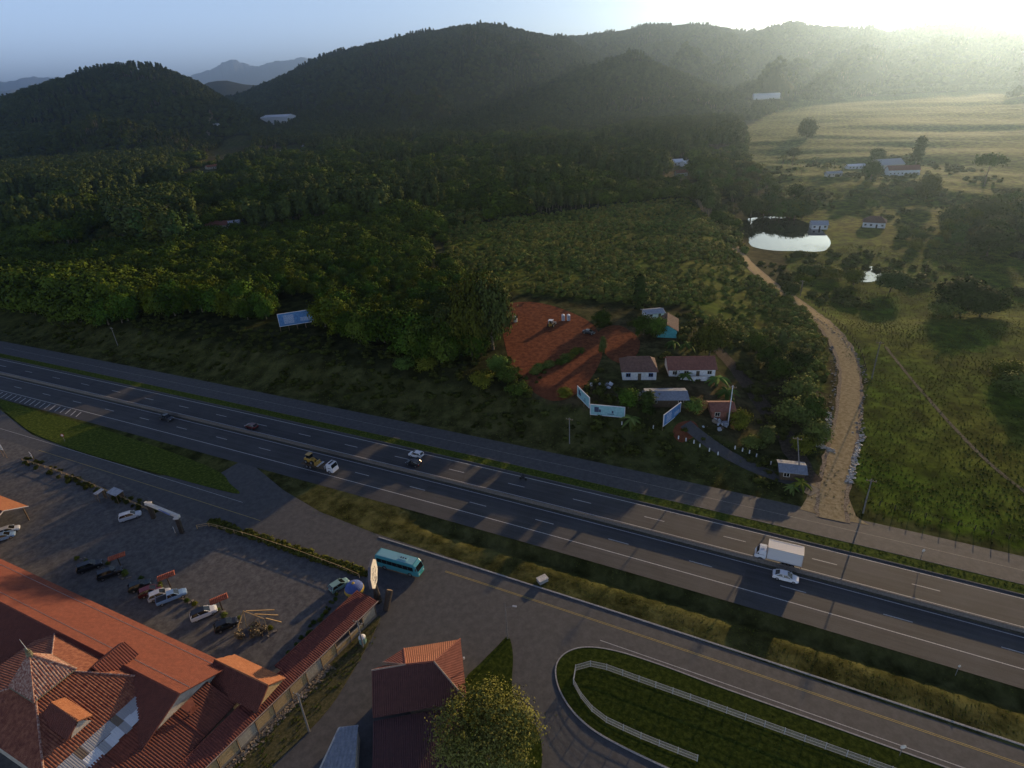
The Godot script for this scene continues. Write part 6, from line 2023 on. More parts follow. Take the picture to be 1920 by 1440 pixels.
func grass_tufts():
	var r := RandomNumberGenerator.new()
	r.seed = 123
	var a := fresh()
	for k in 9:
		var th := TAU * k / 9.0 + r.randf() * 0.5
		var d := Vector3(cos(th), 0, sin(th))
		var sd := Vector3(-sin(th), 0, cos(th))
		var tip := d * r.randf_range(0.35, 0.7) + Vector3(0, r.randf_range(0.6, 1.0), 0)
		var w := 0.16
		var c := Color(0.12, 0.155, 0.022).lerp(Color(0.24, 0.23, 0.05), r.randf())
		for v in [d * 0.1 + sd * w, d * 0.1 - sd * w, tip]:
			a[0].append(v); a[1].append((Vector3.UP - d * 0.3).normalized()); a[2].append(c)
	var mesh := arrays_mesh(a, M.leaf)
	var pasture := []
	var verge := []
	var x := 70.0
	while x < 300.0:
		var z := -330.0
		while z < -60.0:
			var p := Vector2(x + r.randf_range(-0.6, 0.6), z + r.randf_range(-0.6, 0.6))
			z += 1.15
			if p.length() > 380.0 or not inside(p, Z_PASTURE): continue
			if st_of(p.x, p.y).y > -119.5: continue
			var n := n_fine.get_noise_2d(p.x * 1.6, p.y * 1.6)
			if n < -0.12 and r.randf() < 0.6: continue
			pasture.append([g2(p, -0.03), r.randf_range(0.15, 0.32) * (1.0 + 1.2 * maxf(0.0, n)), r.randf() * TAU, r.randf_range(0.6, 1.15), 1.9, r.randf_range(0.85, 1.15)])
		x += 1.15
	# verges along the roads (road coordinates: s range, t range, density, size)
	for q in [[-140.0, 60.0, -118.9, -108.0 - 10.7, 0.0, 0.2], [-300.0, 45.0, -136.0, -118.4, 0.5, 0.26], [-115.0, 60.0, -84.3, -75.0, 2.5, 0.14], [-150.0, 70.0, -108.7, -106.3, 1.8, 0.22], [-225.0, -112.0, -84.0, -73.8, 0.5, 0.18], [-22.0, 45.0, -66.4, -52.5, 1.2, 0.13], [-60.0, -54.5, -56.0, -22.0, 1.6, 0.26]]:
		var area: float = (q[1] - q[0]) * (q[3] - q[2])
		for i in int(area * q[4]):
			var s := r.randf_range(q[0], q[1])
			var t := r.randf_range(q[2], q[3])
			var p := R3(s, t)
			if t > -60.0 and s < -50.0 and (s < wall_s(t) + 0.6 or s > -54.2): continue
			var y := ground_h(p.x, p.z)
			if q[2] > -70.0 or q[2] > -110.0 and q[3] < -106.0 or s < -112.0 and q[2] > -90.0: y = 0.1
			if q[2] > -90.0 and q[2] < -80.0 and s < -90.0 and t > -84.0 + (-90.0 - s) * -0.18 + 3.0: continue
			if q[1] == -112.0:
				if not inside(Vector2(p.x, p.z), GORE): continue
			verge.append([Vector3(p.x, y - 0.02, p.z), r.randf_range(0.6, 1.3) * q[5], r.randf() * TAU, r.randf_range(0.45, 0.95), 1.5, r.randf_range(0.85, 1.1)])
	scatter("pasture_grass", mesh, pasture, "tussocky pasture grass right of the dirt road")
	scatter("verge_grass", mesh, verge, "rough grass on the verges and islands of the roads")
	print("tufts ", pasture.size(), " ", verge.size())

var GORE: PackedVector2Array

func stones():
	# pale stones and spoil heaped along both edges of the dirt road
	var r := RandomNumberGenerator.new()
	r.seed = 4
	var mb := MB.new()
	var p := []
	for k in 12: p.append(Vector3(r.randfn(), r.randfn(), r.randfn()).normalized())
	for q in [[0, 1, 2], [1, 2, 3], [2, 3, 4], [3, 4, 5], [4, 5, 6], [5, 6, 7], [6, 7, 8], [7, 8, 9], [8, 9, 10], [9, 10, 11], [0, 5, 10], [1, 6, 11]]: mb.tri(p[q[0]], p[q[1]], p[q[2]])
	var m := mb.mesh()
	m.surface_set_material(0, M.stone_white)
	var list := []
	for e in [PackedVector2Array([Vector2(87.24, -126.84), Vector2(81.41, -118.82), Vector2(76.46, -111.50), Vector2(73.67, -107.63)]), PackedVector2Array([Vector2(84.75, -138.17), Vector2(80.85, -131.51), Vector2(77.45, -126.58), Vector2(74.09, -122.43)]), PackedVector2Array([Vector2(75.33, -122.30), Vector2(76.52, -120.26)])]:
		var l := spline(e, 12)
		for i in l.size():
			for k in 5:
				var q := l[i] + Vector2(r.randfn(), r.randfn()) * 0.35
				list.append([g2(q, 0.1), r.randf_range(0.12, 0.32), r.randf() * TAU, r.randf_range(0.7, 1.2), 1.4])
	for e in [PackedVector2Array([Vector2(106.08, -160.68), Vector2(95.19, -141.50), Vector2(87.28, -128.14)]), PackedVector2Array([Vector2(107.24, -181.46), Vector2(98.06, -161.72), Vector2(86.01, -139.52)]), PackedVector2Array([Vector2(114.93, -212.64), Vector2(114.23, -195.27), Vector2(111.60, -176.32), Vector2(106.92, -162.49)])]:
		var l := spline(e, 14)
		for i in l.size():
			for k in 2:
				var q := l[i] + Vector2(r.randfn(), r.randfn()) * 0.5
				list.append([g2(q, 0.1), r.randf_range(0.1, 0.3), r.randf() * TAU, r.randf_range(0.25, 0.6), 1.6])
	scatter("road_edge_stones", m, list, "pale stones heaped along the edges of the dirt road")

func billboards():
	# [label, bottom-left, bottom-right in plan, foot height above ground, panel height, print]
	var defs := [
		["large blue billboard at the edge of the dark wood", Vector2(-84.83, -210.16), Vector2(-73.34, -213.99), 2.0, 4.8, M.print_blue],
		["long teal billboard facing the highway below the red yard", Vector2(20.26, -137.52), Vector2(28.79, -134.86), 1.0, 3.0, M.print_teal],
		["teal billboard set at an angle to its longer neighbour", Vector2(17.81, -145.18), Vector2(20.04, -137.95), 1.0, 3.0, M.print_teal],
		["blue and white billboard seen almost edge-on in the hamlet", Vector2(37.35, -128.87), Vector2(43.20, -134.92), 1.4, 3.2, M.print_blue]]
	for q in defs:
		var a: Vector2 = q[1]
		var b: Vector2 = q[2]
		var y := ground_h(a.x, a.y)
		var o := thing("billboard", q[0], "billboard", Vector3(a.x, y, a.y))
		var d := b - a
		var l := d.length()
		var ex := Vector3(d.x / l, 0, d.y / l)
		var ez := Vector3(-ex.z, 0, ex.x)
		var bs := Basis(ex, Vector3.UP, ez)
		var mid := ex * l * 0.5
		var pn := MB.new()
		pn.box(mid + Vector3(0, q[3] + q[4] * 0.5, 0), Vector3(l, q[4], 0.12), bs)
		var pl := put(pn, "panel", q[5], o)
		var fr := MB.new()
		for k in [-1.0, 1.0]:
			fr.box(mid + Vector3(0, q[3] + q[4] * 0.5 + k * q[4] * 0.5, 0), Vector3(l + 0.2, 0.16, 0.2), bs)
			fr.box(mid + ex * k * l * 0.5 + Vector3(0, q[3] + q[4] * 0.5, 0), Vector3(0.16, q[4], 0.2), bs)
		put(fr, "frame", M.wall_white, o)
		var pr := MB.new()
		if q[5] == M.print_teal:
			pr.box(mid - ex * l * 0.32 + Vector3(0, q[3] + q[4] * 0.55, 0) + ez * 0.07, Vector3(l * 0.13, q[4] * 0.5, 0.02), bs)
			pr.box(mid - ex * l * 0.22 + Vector3(0, q[3] + q[4] * 0.45, 0) + ez * 0.07, Vector3(l * 0.06, q[4] * 0.28, 0.02), bs)
			pr.box(mid + ex * l * 0.15 + Vector3(0, q[3] + q[4] * 0.42, 0) + ez * 0.07, Vector3(l * 0.05, q[4] * 0.25, 0.02), bs)
			pr.box(mid + ex * l * 0.1 + Vector3(0, q[3] + q[4] * 0.2, 0) + ez * 0.07, Vector3(l * 0.2, q[4] * 0.06, 0.02), bs)
			put(pr, "print", M.ink, pl)
		else:
			pr.box(mid - ex * l * 0.2 + Vector3(0, q[3] + q[4] * 0.5, 0) + ez * 0.07, Vector3(l * 0.3, q[4] * 0.7, 0.02), bs)
			pr.box(mid + ex * l * 0.28 + Vector3(0, q[3] + q[4] * 0.35, 0) + ez * 0.07, Vector3(l * 0.3, q[4] * 0.3, 0.02), bs)
			put(pr, "print", M.print_pale, pl)
		var n := maxi(2, int(l / 3.0))
		for i in n + 1:
			var ps := MB.new()
			ps.bar(ex * l * i / n - ez * 0.15 + Vector3(0, -0.6, 0), ex * l * i / n - ez * 0.15 + Vector3(0, q[3] + q[4], 0), 0.16, 0.16)
			put(ps, "post", M.pillar_wood, o)

func hamlet():
	house("blue_window_house", "white house with blue window frames in the hamlet", g2(Vector2(37.12, -157.91)), 9.5, 9.0, 3.0, 2.4, -0.12, M.wall_white, M.roof_brown, 2.0)
	house("turquoise_house", "turquoise house with a lit brown roof edge behind the bright tree", g2(Vector2(53.64, -189.15)), 11.0, 6.5, 2.9, 1.8, 1.3, M.wall_turq, M.roof_brown)
	house("red_roof_house", "wide house with a dull red roof behind banana plants", g2(Vector2(52.31, -158.14)), 13.0, 8.0, 2.9, 2.0, -0.1, M.wall_white, M.brick)
	house("brick_cabin", "small reddish brick cabin beside the white utility pole", g2(Vector2(54.13, -135.80)), 5.5, 5.0, 2.8, 0.9, -0.1, M.brick, M.brick)
	house("grey_shed", "low grey-roofed shed among yard clutter in the hamlet", g2(Vector2(40.72, -140.03)), 10.0, 6.0, 2.2, 0.7, -0.1, M.wood_dark, M.sheet_blue, 0.0, true, "shed")
	house("back_shed", "small shed with a bluish sheet roof at the back of the hamlet", g2(Vector2(52.49, -204.32)), 6.5, 5.0, 2.3, 0.6, 0.1, M.wall_white, M.roof_grey, 0.0, true, "shed")
	house("corner_shelter", "dark open shelter with a blue-grey roof at the dirt road mouth", g2(Vector2(62.26, -111.38)), 5.0, 4.2, 2.5, 0.5, -0.3, M.wood_dark, M.sheet_blue, 0.0, true, "shelter")
	# low white wall, white fence stumps
	var w := thing("garden_wall", "low white garden wall in front of the red-roofed house", "wall", g2(Vector2(51.96, -152.64)))
	var mb := MB.new()
	mb.box(Vector3(0, 0.6, 0), Vector3(7.5, 1.4, 0.2), Basis(Vector3.UP, -0.05))
	put(mb, "wall", M.wall_white, w)
	var cp := MB.new()
	cp.box(Vector3(0, 1.34, 0), Vector3(7.7, 0.1, 0.32), Basis(Vector3.UP, -0.05))
	put(cp, "coping", M.wall_cream, w)
	var posts := PackedVector2Array([Vector2(27.82, -133.28), Vector2(29.69, -132.28), Vector2(31.54, -131.30), Vector2(35.24, -130.23), Vector2(40.46, -125.79), Vector2(42.07, -124.90), Vector2(43.81, -124.04), Vector2(44.89, -122.75), Vector2(46.77, -121.21), Vector2(48.42, -119.86), Vector2(53.26, -121.92), Vector2(54.85, -121.21), Vector2(56.28, -120.47), Vector2(57.43, -119.05), Vector2(58.43, -117.37), Vector2(59.68, -116.06)])
	for i in posts.size():
		var o := thing("white_stump", "short white fence stump along the drive below the hamlet", "post", g2(posts[i]), 0.0, "white stumps along the drive")
		var st := MB.new()
		st.tube(Vector3(0, -0.3, 0), Vector3(0, 0.85, 0), 0.16, 0.14, 8)
		put(st, "shaft", M.wall_white, o)
		var tp := MB.new()
		tp.tube(Vector3(0, 0.85, 0), Vector3(0, 0.93, 0), 0.17, 0.1, 8)
		put(tp, "cap", M.wall_cream, o)
	# red yard: portable toilets, water tank, white backhoe
	for q in [[Vector2(19.97, -205.56), "left of the two white portable toilets in the red yard"], [Vector2(21.89, -205.26), "right of the two white portable toilets in the red yard"]]:
		var o := thing("portable_toilet", q[1], "portable toilet", g2(q[0]))
		var b := MB.new()
		b.box(Vector3(0, 1.05, 0), Vector3(1.1, 2.1, 1.1))
		put(b, "cabin", M.wall_white, o)
		var rf := MB.new()
		rf.prism(PackedVector2Array([Vector2(-0.6, 2.1), Vector2(0.6, 2.1), Vector2(0.0, 2.4)]), -0.6, 0.6)
		put(rf, "roof", M.roof_white, o)
		var dr := MB.new()
		dr.box(Vector3(0, 1.0, 0.57), Vector3(0.8, 1.85, 0.05))
		put(dr, "door", M.roof_grey, o)
	var tk := thing("water_tank", "upright white tank at the left of the red yard", "tank", g2(Vector2(2.44, -207.21)))
	var tm := MB.new()
	tm.tube(Vector3(0, -0.1, 0), Vector3(0, 2.0, 0), 0.8, 0.8, 16)
	tm.tube(Vector3(0, 2.0, 0), Vector3(0, 2.5, 0), 0.8, 0.25, 16)
	put(tm, "shell", M.dome_pale, tk)
	var tl := MB.new()
	tl.tube(Vector3(0, 2.5, 0), Vector3(0, 2.6, 0), 0.28, 0.28, 10)
	put(tl, "lid", M.wall_cream, tk)
	backhoe(Vector2(15.23, -200.24))
	car("yard_car", "dark car parked at the right edge of the red yard", "sedan", M.dark_paint, Vector2(27.32, -191.12), Vector2(0.85, 0.5), "", 5.55)
	var hp := [[Vector2(33.79, -143.00), "heap of grey clutter behind the teal billboards"], [Vector2(25.11, -149.57), "round pale heap beside the teal billboards"], [Vector2(51.73, -130.71), "white clutter in front of the brick cabin"]]
	for q in hp:
		var o := thing("clutter_heap", q[1], "heap", g2(q[0]))
		var r := RandomNumberGenerator.new()
		r.seed = int(q[0].x * 10.0)
		for k in 14:
			var b := MB.new()
			b.box(Vector3(r.randfn() * 1.6, r.randf_range(0.1, 0.7), r.randfn() * 1.1), Vector3(r.randf_range(0.4, 1.5), r.randf_range(0.2, 0.8), r.randf_range(0.4, 1.2)), Basis(Vector3(r.randf(), 1, r.randf()).normalized(), r.randf() * 3.0))
			put(b, "scrap", [M.roof_grey, M.wood_dark, M.sheet_blue, M.wall_white, M.stone][k % 5], o)

func backhoe(p: Vector2):
	var o := thing("backhoe", "white and yellow backhoe tractor standing in the red yard", "tractor", g2(p), 1.2)
	put(loft([[-1.6, 0.6, 0.7, 1.5, 0.05], [-0.6, 0.65, 0.6, 1.5, 0.05], [1.5, 0.5, 0.6, 1.4, 0.08], [1.8, 0.45, 0.7, 1.2, 0.08]]), "body", M.loader_yellow, o)
	var c := MB.new()
	c.box(Vector3(-0.7, 2.05, 0), Vector3(1.4, 1.1, 1.35))
	put(c, "cab_glass", M.glass, o)
	var fr := MB.new()
	for x in [-1.38, -0.02]:
		for z in [-0.68, 0.68]: fr.bar(Vector3(x, 1.4, z), Vector3(x, 2.6, z), 0.12, 0.12)
	put(fr, "cab_frame", M.white_paint, o)
	var rf := MB.new()
	rf.box(Vector3(-0.7, 2.65, 0), Vector3(1.7, 0.12, 1.6))
	put(rf, "roof", M.white_paint, o)
	var bk := MB.new()
	bk.prism(PackedVector2Array([Vector2(2.3, 0.2), Vector2(3.0, 0.15), Vector2(2.9, 0.3), Vector2(2.5, 0.45), Vector2(2.5, 1.0), Vector2(2.3, 0.95)]), -1.1, 1.1)
	put(bk, "bucket", M.wall_cream, o)
	for sg in [-1.0, 1.0]:
		var am := MB.new()
		am.bar(Vector3(0.3, 1.5, sg * 0.55), Vector3(2.4, 0.6, sg * 0.55), 0.14, 0.18)
		put(am, "arm", M.loader_yellow, o)
		wheel(o, Vector3(-0.9, 0.7, sg * 0.9), 0.7, 0.45)
		wheel(o, Vector3(1.3, 0.45, sg * 0.8), 0.45, 0.3)
	var bm := MB.new()
	bm.bar(Vector3(-1.7, 1.2, 0), Vector3(-2.6, 2.6, 0.1), 0.22, 0.26)
	bm.bar(Vector3(-2.6, 2.6, 0.1), Vector3(-3.3, 1.1, 0.2), 0.18, 0.2)
	put(bm, "boom", M.loader_yellow, o)

func hamlet_trees():
	var L := [
		# the tall clump at the corner of the wood
		["clump_tree", "tall dark tree at the front of the clump beside the red yard", "round", Vector2(-12.59, -177.32), 19.0, 0.6], ["clump_tree", "tallest dark tree in the clump beside the red yard", "round", Vector2(-9.21, -189.63), 23.0, 0.55], ["clump_tree", "dark tree at the left of the clump beside the red yard", "round", Vector2(-20.32, -184.18), 14.0, 0.7], ["clump_tree", "dark tree at the back of the clump beside the red yard", "round", Vector2(-15.95, -205.08), 16.0, 0.7], ["clump_tree", "rightmost dark tree of the clump, overhanging the red yard", "round", Vector2(-5.53, -182.08), 23.0, 0.5], ["clump_tree", "dark tree at the back left of the clump by the gap in the wood", "round", Vector2(-22.73, -207.24), 14.0, 0.7],
		["edge_bush", "bright green bush at the foot of the tall dark clump", "bushy", Vector2(-4.32, -166.35), 4.6, 1.1], ["edge_bush", "sunlit bush on the bank left of the red yard", "bushy", Vector2(-1.19, -158.57), 4.0, 1.2], ["edge_bush", "large low bush on the bank below the clump", "bushy", Vector2(-8.63, -157.48), 4.4, 1.3], ["edge_bush", "low yellow-green bush at the lower edge of the red yard", "bushy", Vector2(1.67, -151.25), 3.4, 1.4], ["edge_bush", "dark low bush on the bank at the left of the clump", "bushy", Vector2(-26.38, -170.35), 4.0, 1.5], ["edge_bush", "dark low bush on the bank below the wood edge", "bushy", Vector2(-33.30, -171.86), 3.4, 1.6], ["edge_bush", "sunlit bush right of the teal billboards' back", "bushy", Vector2(14.65, -147.28), 2.2, 1.6],
		["bright_tree", "bright yellow-green round tree in front of the turquoise house", "broad", Vector2(45.24, -187.44), 7.0, 1.1], ["bright_tree", "bright green tree touching the turquoise house", "broad", Vector2(49.32, -184.88), 7.5, 0.9], ["yard_tree", "small tree at the right end of the red yard", "broad", Vector2(32.75, -197.52), 6.0, 1.1], ["slim_tree", "slim pale tree beside the track into the hamlet", "cone", Vector2(29.36, -174.09), 5.5, 0.8], ["conifer", "dark pointed conifer at the edge of the plantation", "cone", Vector2(49.72, -213.04), 12.5, 0.95], ["round_tree", "big dark round tree behind the hamlet", "round", Vector2(62.86, -172.03), 10.0, 0.95], ["banana_clump", "banana clump behind the red-roofed house", "banana", Vector2(52.34, -176.10), 5.0, 1.0], ["banana_clump", "second banana clump behind the red-roofed house", "banana", Vector2(56.22, -173.99), 5.5, 1.0], ["banana_clump", "banana plant over the front of the red-roofed house", "banana", Vector2(49.68, -152.82), 4.6, 1.0], ["banana_clump", "tall banana plants at the right of the hamlet", "banana", Vector2(58.92, -152.35), 6.5, 1.0], ["banana_clump", "banana plant next to the white utility pole", "banana", Vector2(59.41, -146.02), 6.0, 1.0], ["garden_tree", "leafy garden tree behind the longer teal billboard", "broad", Vector2(30.47, -138.60), 6.0, 1.0], ["garden_tree", "garden tree right of the grey clutter", "cone", Vector2(34.88, -135.53), 6.0, 1.3], ["banana_clump", "banana plant at the right end of the longer teal billboard", "banana", Vector2(30.21, -132.87), 5.0, 1.0], ["garden_bush", "dark bush right of the white utility pole", "bushy", Vector2(57.62, -131.49), 4.6, 1.0], ["garden_bush", "leafy bush below the grey shed", "bushy", Vector2(46.96, -135.80), 3.6, 1.1],
		["track_shrub", "tall leafy shrub beside the side track, nearest the hamlet", "broad", Vector2(80.95, -179.02), 7.5, 0.9], ["track_shrub", "tall shrub second along the side track", "broad", Vector2(80.30, -167.90), 8.0, 0.9], ["track_shrub", "slender tall shrub above the side track", "cone", Vector2(87.51, -176.16), 8.5, 0.9], ["track_shrub", "leafy shrub in the middle of the side track hedge", "broad", Vector2(79.78, -159.56), 7.5, 1.0], ["track_shrub", "dark shrub between the side track and the dirt road", "round", Vector2(89.79, -166.70), 6.0, 1.1],
		["vine_mound", "bright vine-covered mound beside the dirt road, upper part", "bushy", Vector2(81.19, -147.91), 6.0, 1.2], ["vine_mound", "bright vine-covered mound beside the dirt road, middle part", "bushy", Vector2(78.54, -135.96), 6.5, 1.1], ["vine_mound", "dark vine-covered mound along the side track", "bushy", Vector2(73.62, -135.09), 6.0, 1.2], ["vine_mound", "bright vine-covered mound at the bend of the dirt road", "bushy", Vector2(74.70, -125.60), 5.0, 1.1], ["vine_mound", "low vine-covered mound at the foot of the side track hedge", "bushy", Vector2(69.60, -121.20), 4.0, 1.2], ["reed_clump", "pointed yellow-green reed clump by the side track", "cone", Vector2(61.50, -123.38), 5.5, 1.3], ["reed_clump", "low reed clump left of the pointed one", "bushy", Vector2(58.10, -123.54), 2.6, 1.6], ["banana_clump", "bright banana plant at the dirt road mouth", "banana", Vector2(62.31, -106.69), 4.2, 1.0], ["banana_clump", "banana plant beside the corner shelter", "banana", Vector2(60.07, -105.91), 3.2, 1.0], ["lane_bush", "dark round bush where the dirt road disappears", "round", Vector2(117.39, -235.48), 5.5, 1.1]]
	var v := 0
	for q in L:
		tree(q[0], q[1], q[2], g2(q[3]), q[4], q[5], v % 5, "", "bush" if q[2] == "bushy" else "tree")
		v += 1
	var r := RandomNumberGenerator.new()
	r.seed = 61
	for i in 14:   # the row of low shrubs across the red yard
		var p := Vector2(6.56, -161.86).lerp(Vector2(23.01, -174.98), i / 13.0) + Vector2(r.randf_range(-1, 1), r.randf_range(-1, 1))
		tree("yard_shrub", "low yellow-green shrub in the row across the red yard", "bushy", g2(p), r.randf_range(1.2, 2.2), 1.3, i % 4, "shrubs in a row across the red yard", "shrub")
	# rough growth on the bank and in the hamlet gardens
	var mesh := scatter_tree(71, 2, 14, 22, Color(0.04, 0.055, 0.012), Color(0.12, 0.13, 0.03), 0.25)
	var list := []
	for i in 1500:
		var s := r.randf_range(-300.0, 4.0)
		var t := r.randf_range(-150.0, -121.0)
		if s > -60.0 and t < -134.0: continue
		if r.randf() > 0.35 + n_fine.get_noise_2d(s * 2.0, t * 2.0) + (0.4 if t < -138.0 else 0.0): continue
		var p := S(s, t)
		list.append([g2(p), r.randf_range(0.4, 1.1), r.randf() * TAU, r.randf_range(0.5, 1.0), r.randf_range(1.4, 2.4)])
	for i in 900:
		var p := Vector2(r.randf_range(-5.0, 110.0), r.randf_range(-215.0, -115.0))
		if not inside(p, Z_SETTLE): continue
		var q := st_of(p.x, p.y)
		if q.y > -121.0 or q.x > 5.0: continue
		if n_fine.get_noise_2d(p.x * 1.5, p.y * 1.5) < 0.05: continue
		if inside(p, YARD): continue
		list.append([g2(p), r.randf_range(0.6, 2.2), r.randf() * TAU, r.randf_range(0.6, 1.1), r.randf_range(1.0, 1.5)])
	scatter("bank_growth", mesh, list, "rough low growth on the shaded bank above the service road")

var YARD := PackedVector2Array([Vector2(-1.26, -224.77), Vector2(7.15, -229.28), Vector2(16.35, -223.73), Vector2(25.32, -211.06), Vector2(30.35, -197.90), Vector2(45.03, -191.47), Vector2(43.17, -160.87), Vector2(27.56, -162.93), Vector2(18.49, -148.27), Vector2(11.53, -145.79), Vector2(5.92, -150.92), Vector2(0.22, -164.59), Vector2(-2.34, -201.35)])

func right_side():
	house("pond_cottage", "small white cottage with a grey roof beside the larger pond", g2(Vector2(193.77, -367.94)), 9.0, 7.0, 3.0, 1.6, -0.25, M.wall_white, M.roof_grey)
	house("farmhouse", "white farmhouse with a brown hipped roof on the lawn", g2(Vector2(226.65, -365.52)), 12.0, 10.0, 3.4, 2.6, -0.55, M.wall_white, M.roof_brown, 3.5)
	house("long_barn", "long pale barn with a dull red roof on the far rise", g2(Vector2(343.78, -530.98)), 24.0, 10.0, 4.5, 3.0, -0.2, M.wall_white, M.brick, 0.0, false, "barn")
	house("grey_barn", "broad barn with a pale grey roof behind the long barn", g2(Vector2(354.59, -572.88)), 26.0, 14.0, 4.0, 4.0, 0.1, M.wall_cream, M.roof_grey, 0.0, false, "barn")
	house("white_shed", "low shed with a glaring white roof left of the barns", g2(Vector2(329.97, -580.19)), 16.0, 8.0, 3.0, 1.0, 0.0, M.wall_white, M.roof_white, 0.0, false, "shed")
	house("lane_house", "house with white sheet roofs at the far end of the dirt road", g2(Vector2(175.84, -634.92)), 16.0, 9.0, 3.5, 2.2, 0.1, M.wall_white, M.roof_white, 0.0, false)
	house("lane_house", "smaller white-roofed house right of the one at the lane end", g2(Vector2(184.83, -621.10)), 11.0, 8.0, 3.5, 2.0, 0.4, M.wall_white, M.roof_white, 0.0, false)
	house("lane_cabin", "reddish-roofed cabin below the white roofs at the lane end", g2(Vector2(160.74, -557.29)), 10.0, 7.0, 3.2, 1.8, 0.1, M.wall_white, M.brick, 0.0, false)
	house("stable", "low stable with pale roof among the palms on the right", g2(Vector2(277.30, -517.47)), 12.0, 6.0, 2.8, 1.0, 0.0, M.wall_cream, M.roof_grey, 0.0, false, "barn")
	var pick := [["pond_oak", "solitary round tree casting a round shadow right of the small pond", "round", Vector2(164.31, -243.81), 8.5, 1.3], ["pasture_giant", "huge dark spreading tree in the middle of the pasture", "round", Vector2(173.81, -214.04), 12.5, 1.35], ["pasture_giant", "second trunk of the huge dark pasture clump, on its right", "round", Vector2(177.95, -209.73), 10.0, 1.4], ["pasture_giant", "lower left part of the huge dark pasture clump", "bushy", Vector2(166.56, -212.48), 7.0, 1.3], ["light_tree", "light green tree at the left shore of the small pond", "broad", Vector2(155.13, -255.76), 8.0, 1.2], ["shore_tree", "thin tree beside the bend of the dirt road", "flat", Vector2(126.32, -244.70), 8.0, 0.9], ["shore_bush", "wide grey-green bush between the ponds", "bushy", Vector2(144.74, -274.24), 5.0, 1.8], ["shore_bush", "bushes left of the light green pond tree", "bushy", Vector2(151.91, -268.31), 4.5, 1.8], ["shade_tree", "tall dark tree standing right of the long barn", "round", Vector2(298.57, -428.17), 18.0, 0.75], ["shade_tree", "round dark tree left of the long barn", "round", Vector2(295.64, -494.33), 15.0, 0.8], ["shade_tree", "round dark tree behind the pale grey barn roof", "round", Vector2(363.52, -604.00), 15.0, 0.8], ["lone_bush", "dark rounded bush at the pasture edge above the palms", "round", Vector2(321.13, -688.48), 10.0, 1.2], ["lone_clump", "dark leaning tree clump alone on the far pasture", "round", Vector2(418.58, -865.61), 26.0, 0.8], ["tall_tree", "tall bare-stemmed tree with a flat crown at the right", "flat", Vector2(360.71, -457.12), 23.0, 0.8], ["row_tree", "slim tree pair on the far pasture slope", "tall", Vector2(375.85, -562.89), 26.0, 1.1], ["corner_shrub", "dark wide shrub mass at the right edge of the near pasture", "bushy", Vector2(139.49, -144.17), 5.5, 1.5], ["corner_shrub", "upper part of the dark shrub mass at the right edge", "bushy", Vector2(144.72, -153.85), 5.0, 1.4], ["pale_dome_tree", "pale domed tree at the left of the right-hand pond", "round", Vector2(239.52, -289.01), 13.0, 1.3], ["tiny_tree", "small bright tree between the pond oak and the pasture giant", "palm", Vector2(194.70, -267.00), 7.0, 1.0]]
	var v := 0
	for q in pick:
		tree(q[0], q[1], q[2], g2(q[3]), q[4], q[5], v % 5, "", "bush" if q[2] == "bushy" else "tree")
		v += 1
	var r := RandomNumberGenerator.new()
	r.seed = 87
	for z in [[PackedVector2Array([Vector2(162.64, -528.18), Vector2(237.38, -601.56), Vector2(236.93, -517.35), Vector2(214.03, -433.11), Vector2(205.85, -412.51), Vector2(197.76, -417.43), Vector2(176.31, -419.21), Vector2(150.21, -408.77), Vector2(144.06, -436.47)]), 46, "grove_tree", "tree of the dark grove behind the larger pond", "trees of the grove behind the larger pond", 7.0, 13.0], [PackedVector2Array([Vector2(247.03, -336.18), Vector2(298.25, -377.60), Vector2(358.49, -397.45), Vector2(278.56, -291.12), Vector2(264.21, -303.63), Vector2(240.85, -302.04)]), 34, "thicket_tree", "dark tree of the thicket at the right behind the farmhouse", "trees of the right-hand thicket", 8.0, 15.0], [PackedVector2Array([Vector2(277.87, -636.77), Vector2(335.54, -632.55), Vector2(307.11, -539.56), Vector2(263.23, -507.04), Vector2(242.99, -531.31)]), 22, "palm_tree", "palm in the sunlit palm grove below the far pasture", "palms of the sunlit grove", 7.0, 11.0], [PackedVector2Array([Vector2(264.14, -491.48), Vector2(300.75, -453.79), Vector2(283.64, -391.09), Vector2(252.21, -409.27), Vector2(239.76, -435.05)]), 12, "orchard_tree", "small scattered tree on the rough slope behind the farmhouse", "small trees on the rough slope", 3.0, 6.0], [PackedVector2Array([Vector2(220.58, -342.90), Vector2(255.28, -348.56), Vector2(239.44, -300.06), Vector2(205.62, -298.70)]), 14, "garden_shrub", "dark shrub right of the farmhouse lawn", "shrubs right of the farmhouse", 3.0, 6.0], [PackedVector2Array([Vector2(163.15, -424.28), Vector2(166.78, -413.50), Vector2(185.36, -414.18), Vector2(200.61, -407.38), Vector2(198.57, -393.71), Vector2(192.07, -384.95), Vector2(188.61, -396.53), Vector2(165.18, -409.21)]), 16, "shore_tree", "tree on the far shore of the larger pond", "trees on the far shore of the larger pond", 9.0, 14.0]]:
		var poly: PackedVector2Array = z[0]
		var lo := poly[0]
		var hi := poly[0]
		for p in poly:
			lo = lo.min(p); hi = hi.max(p)
		var n := 0
		var guard := 0
		while n < z[1] and guard < 3000:
			guard += 1
			var p := Vector2(r.randf_range(lo.x, hi.x), r.randf_range(lo.y, hi.y))
			if not inside(p, poly): continue
			n += 1
			var kind: String = ["broad", "round", "broad", "palm"][r.randi() % 4] if z[2] == "grove_tree" else "palm" if z[2] == "palm_tree" else "bushy" if z[2] in ["garden_shrub", "orchard_tree"] else ["broad", "round"][r.randi() % 2]
			tree(z[2], z[3], kind, g2(p), r.randf_range(z[5], z[6]), 1.1, r.randi() % 5, z[4], "shrub" if kind == "bushy" else "tree")
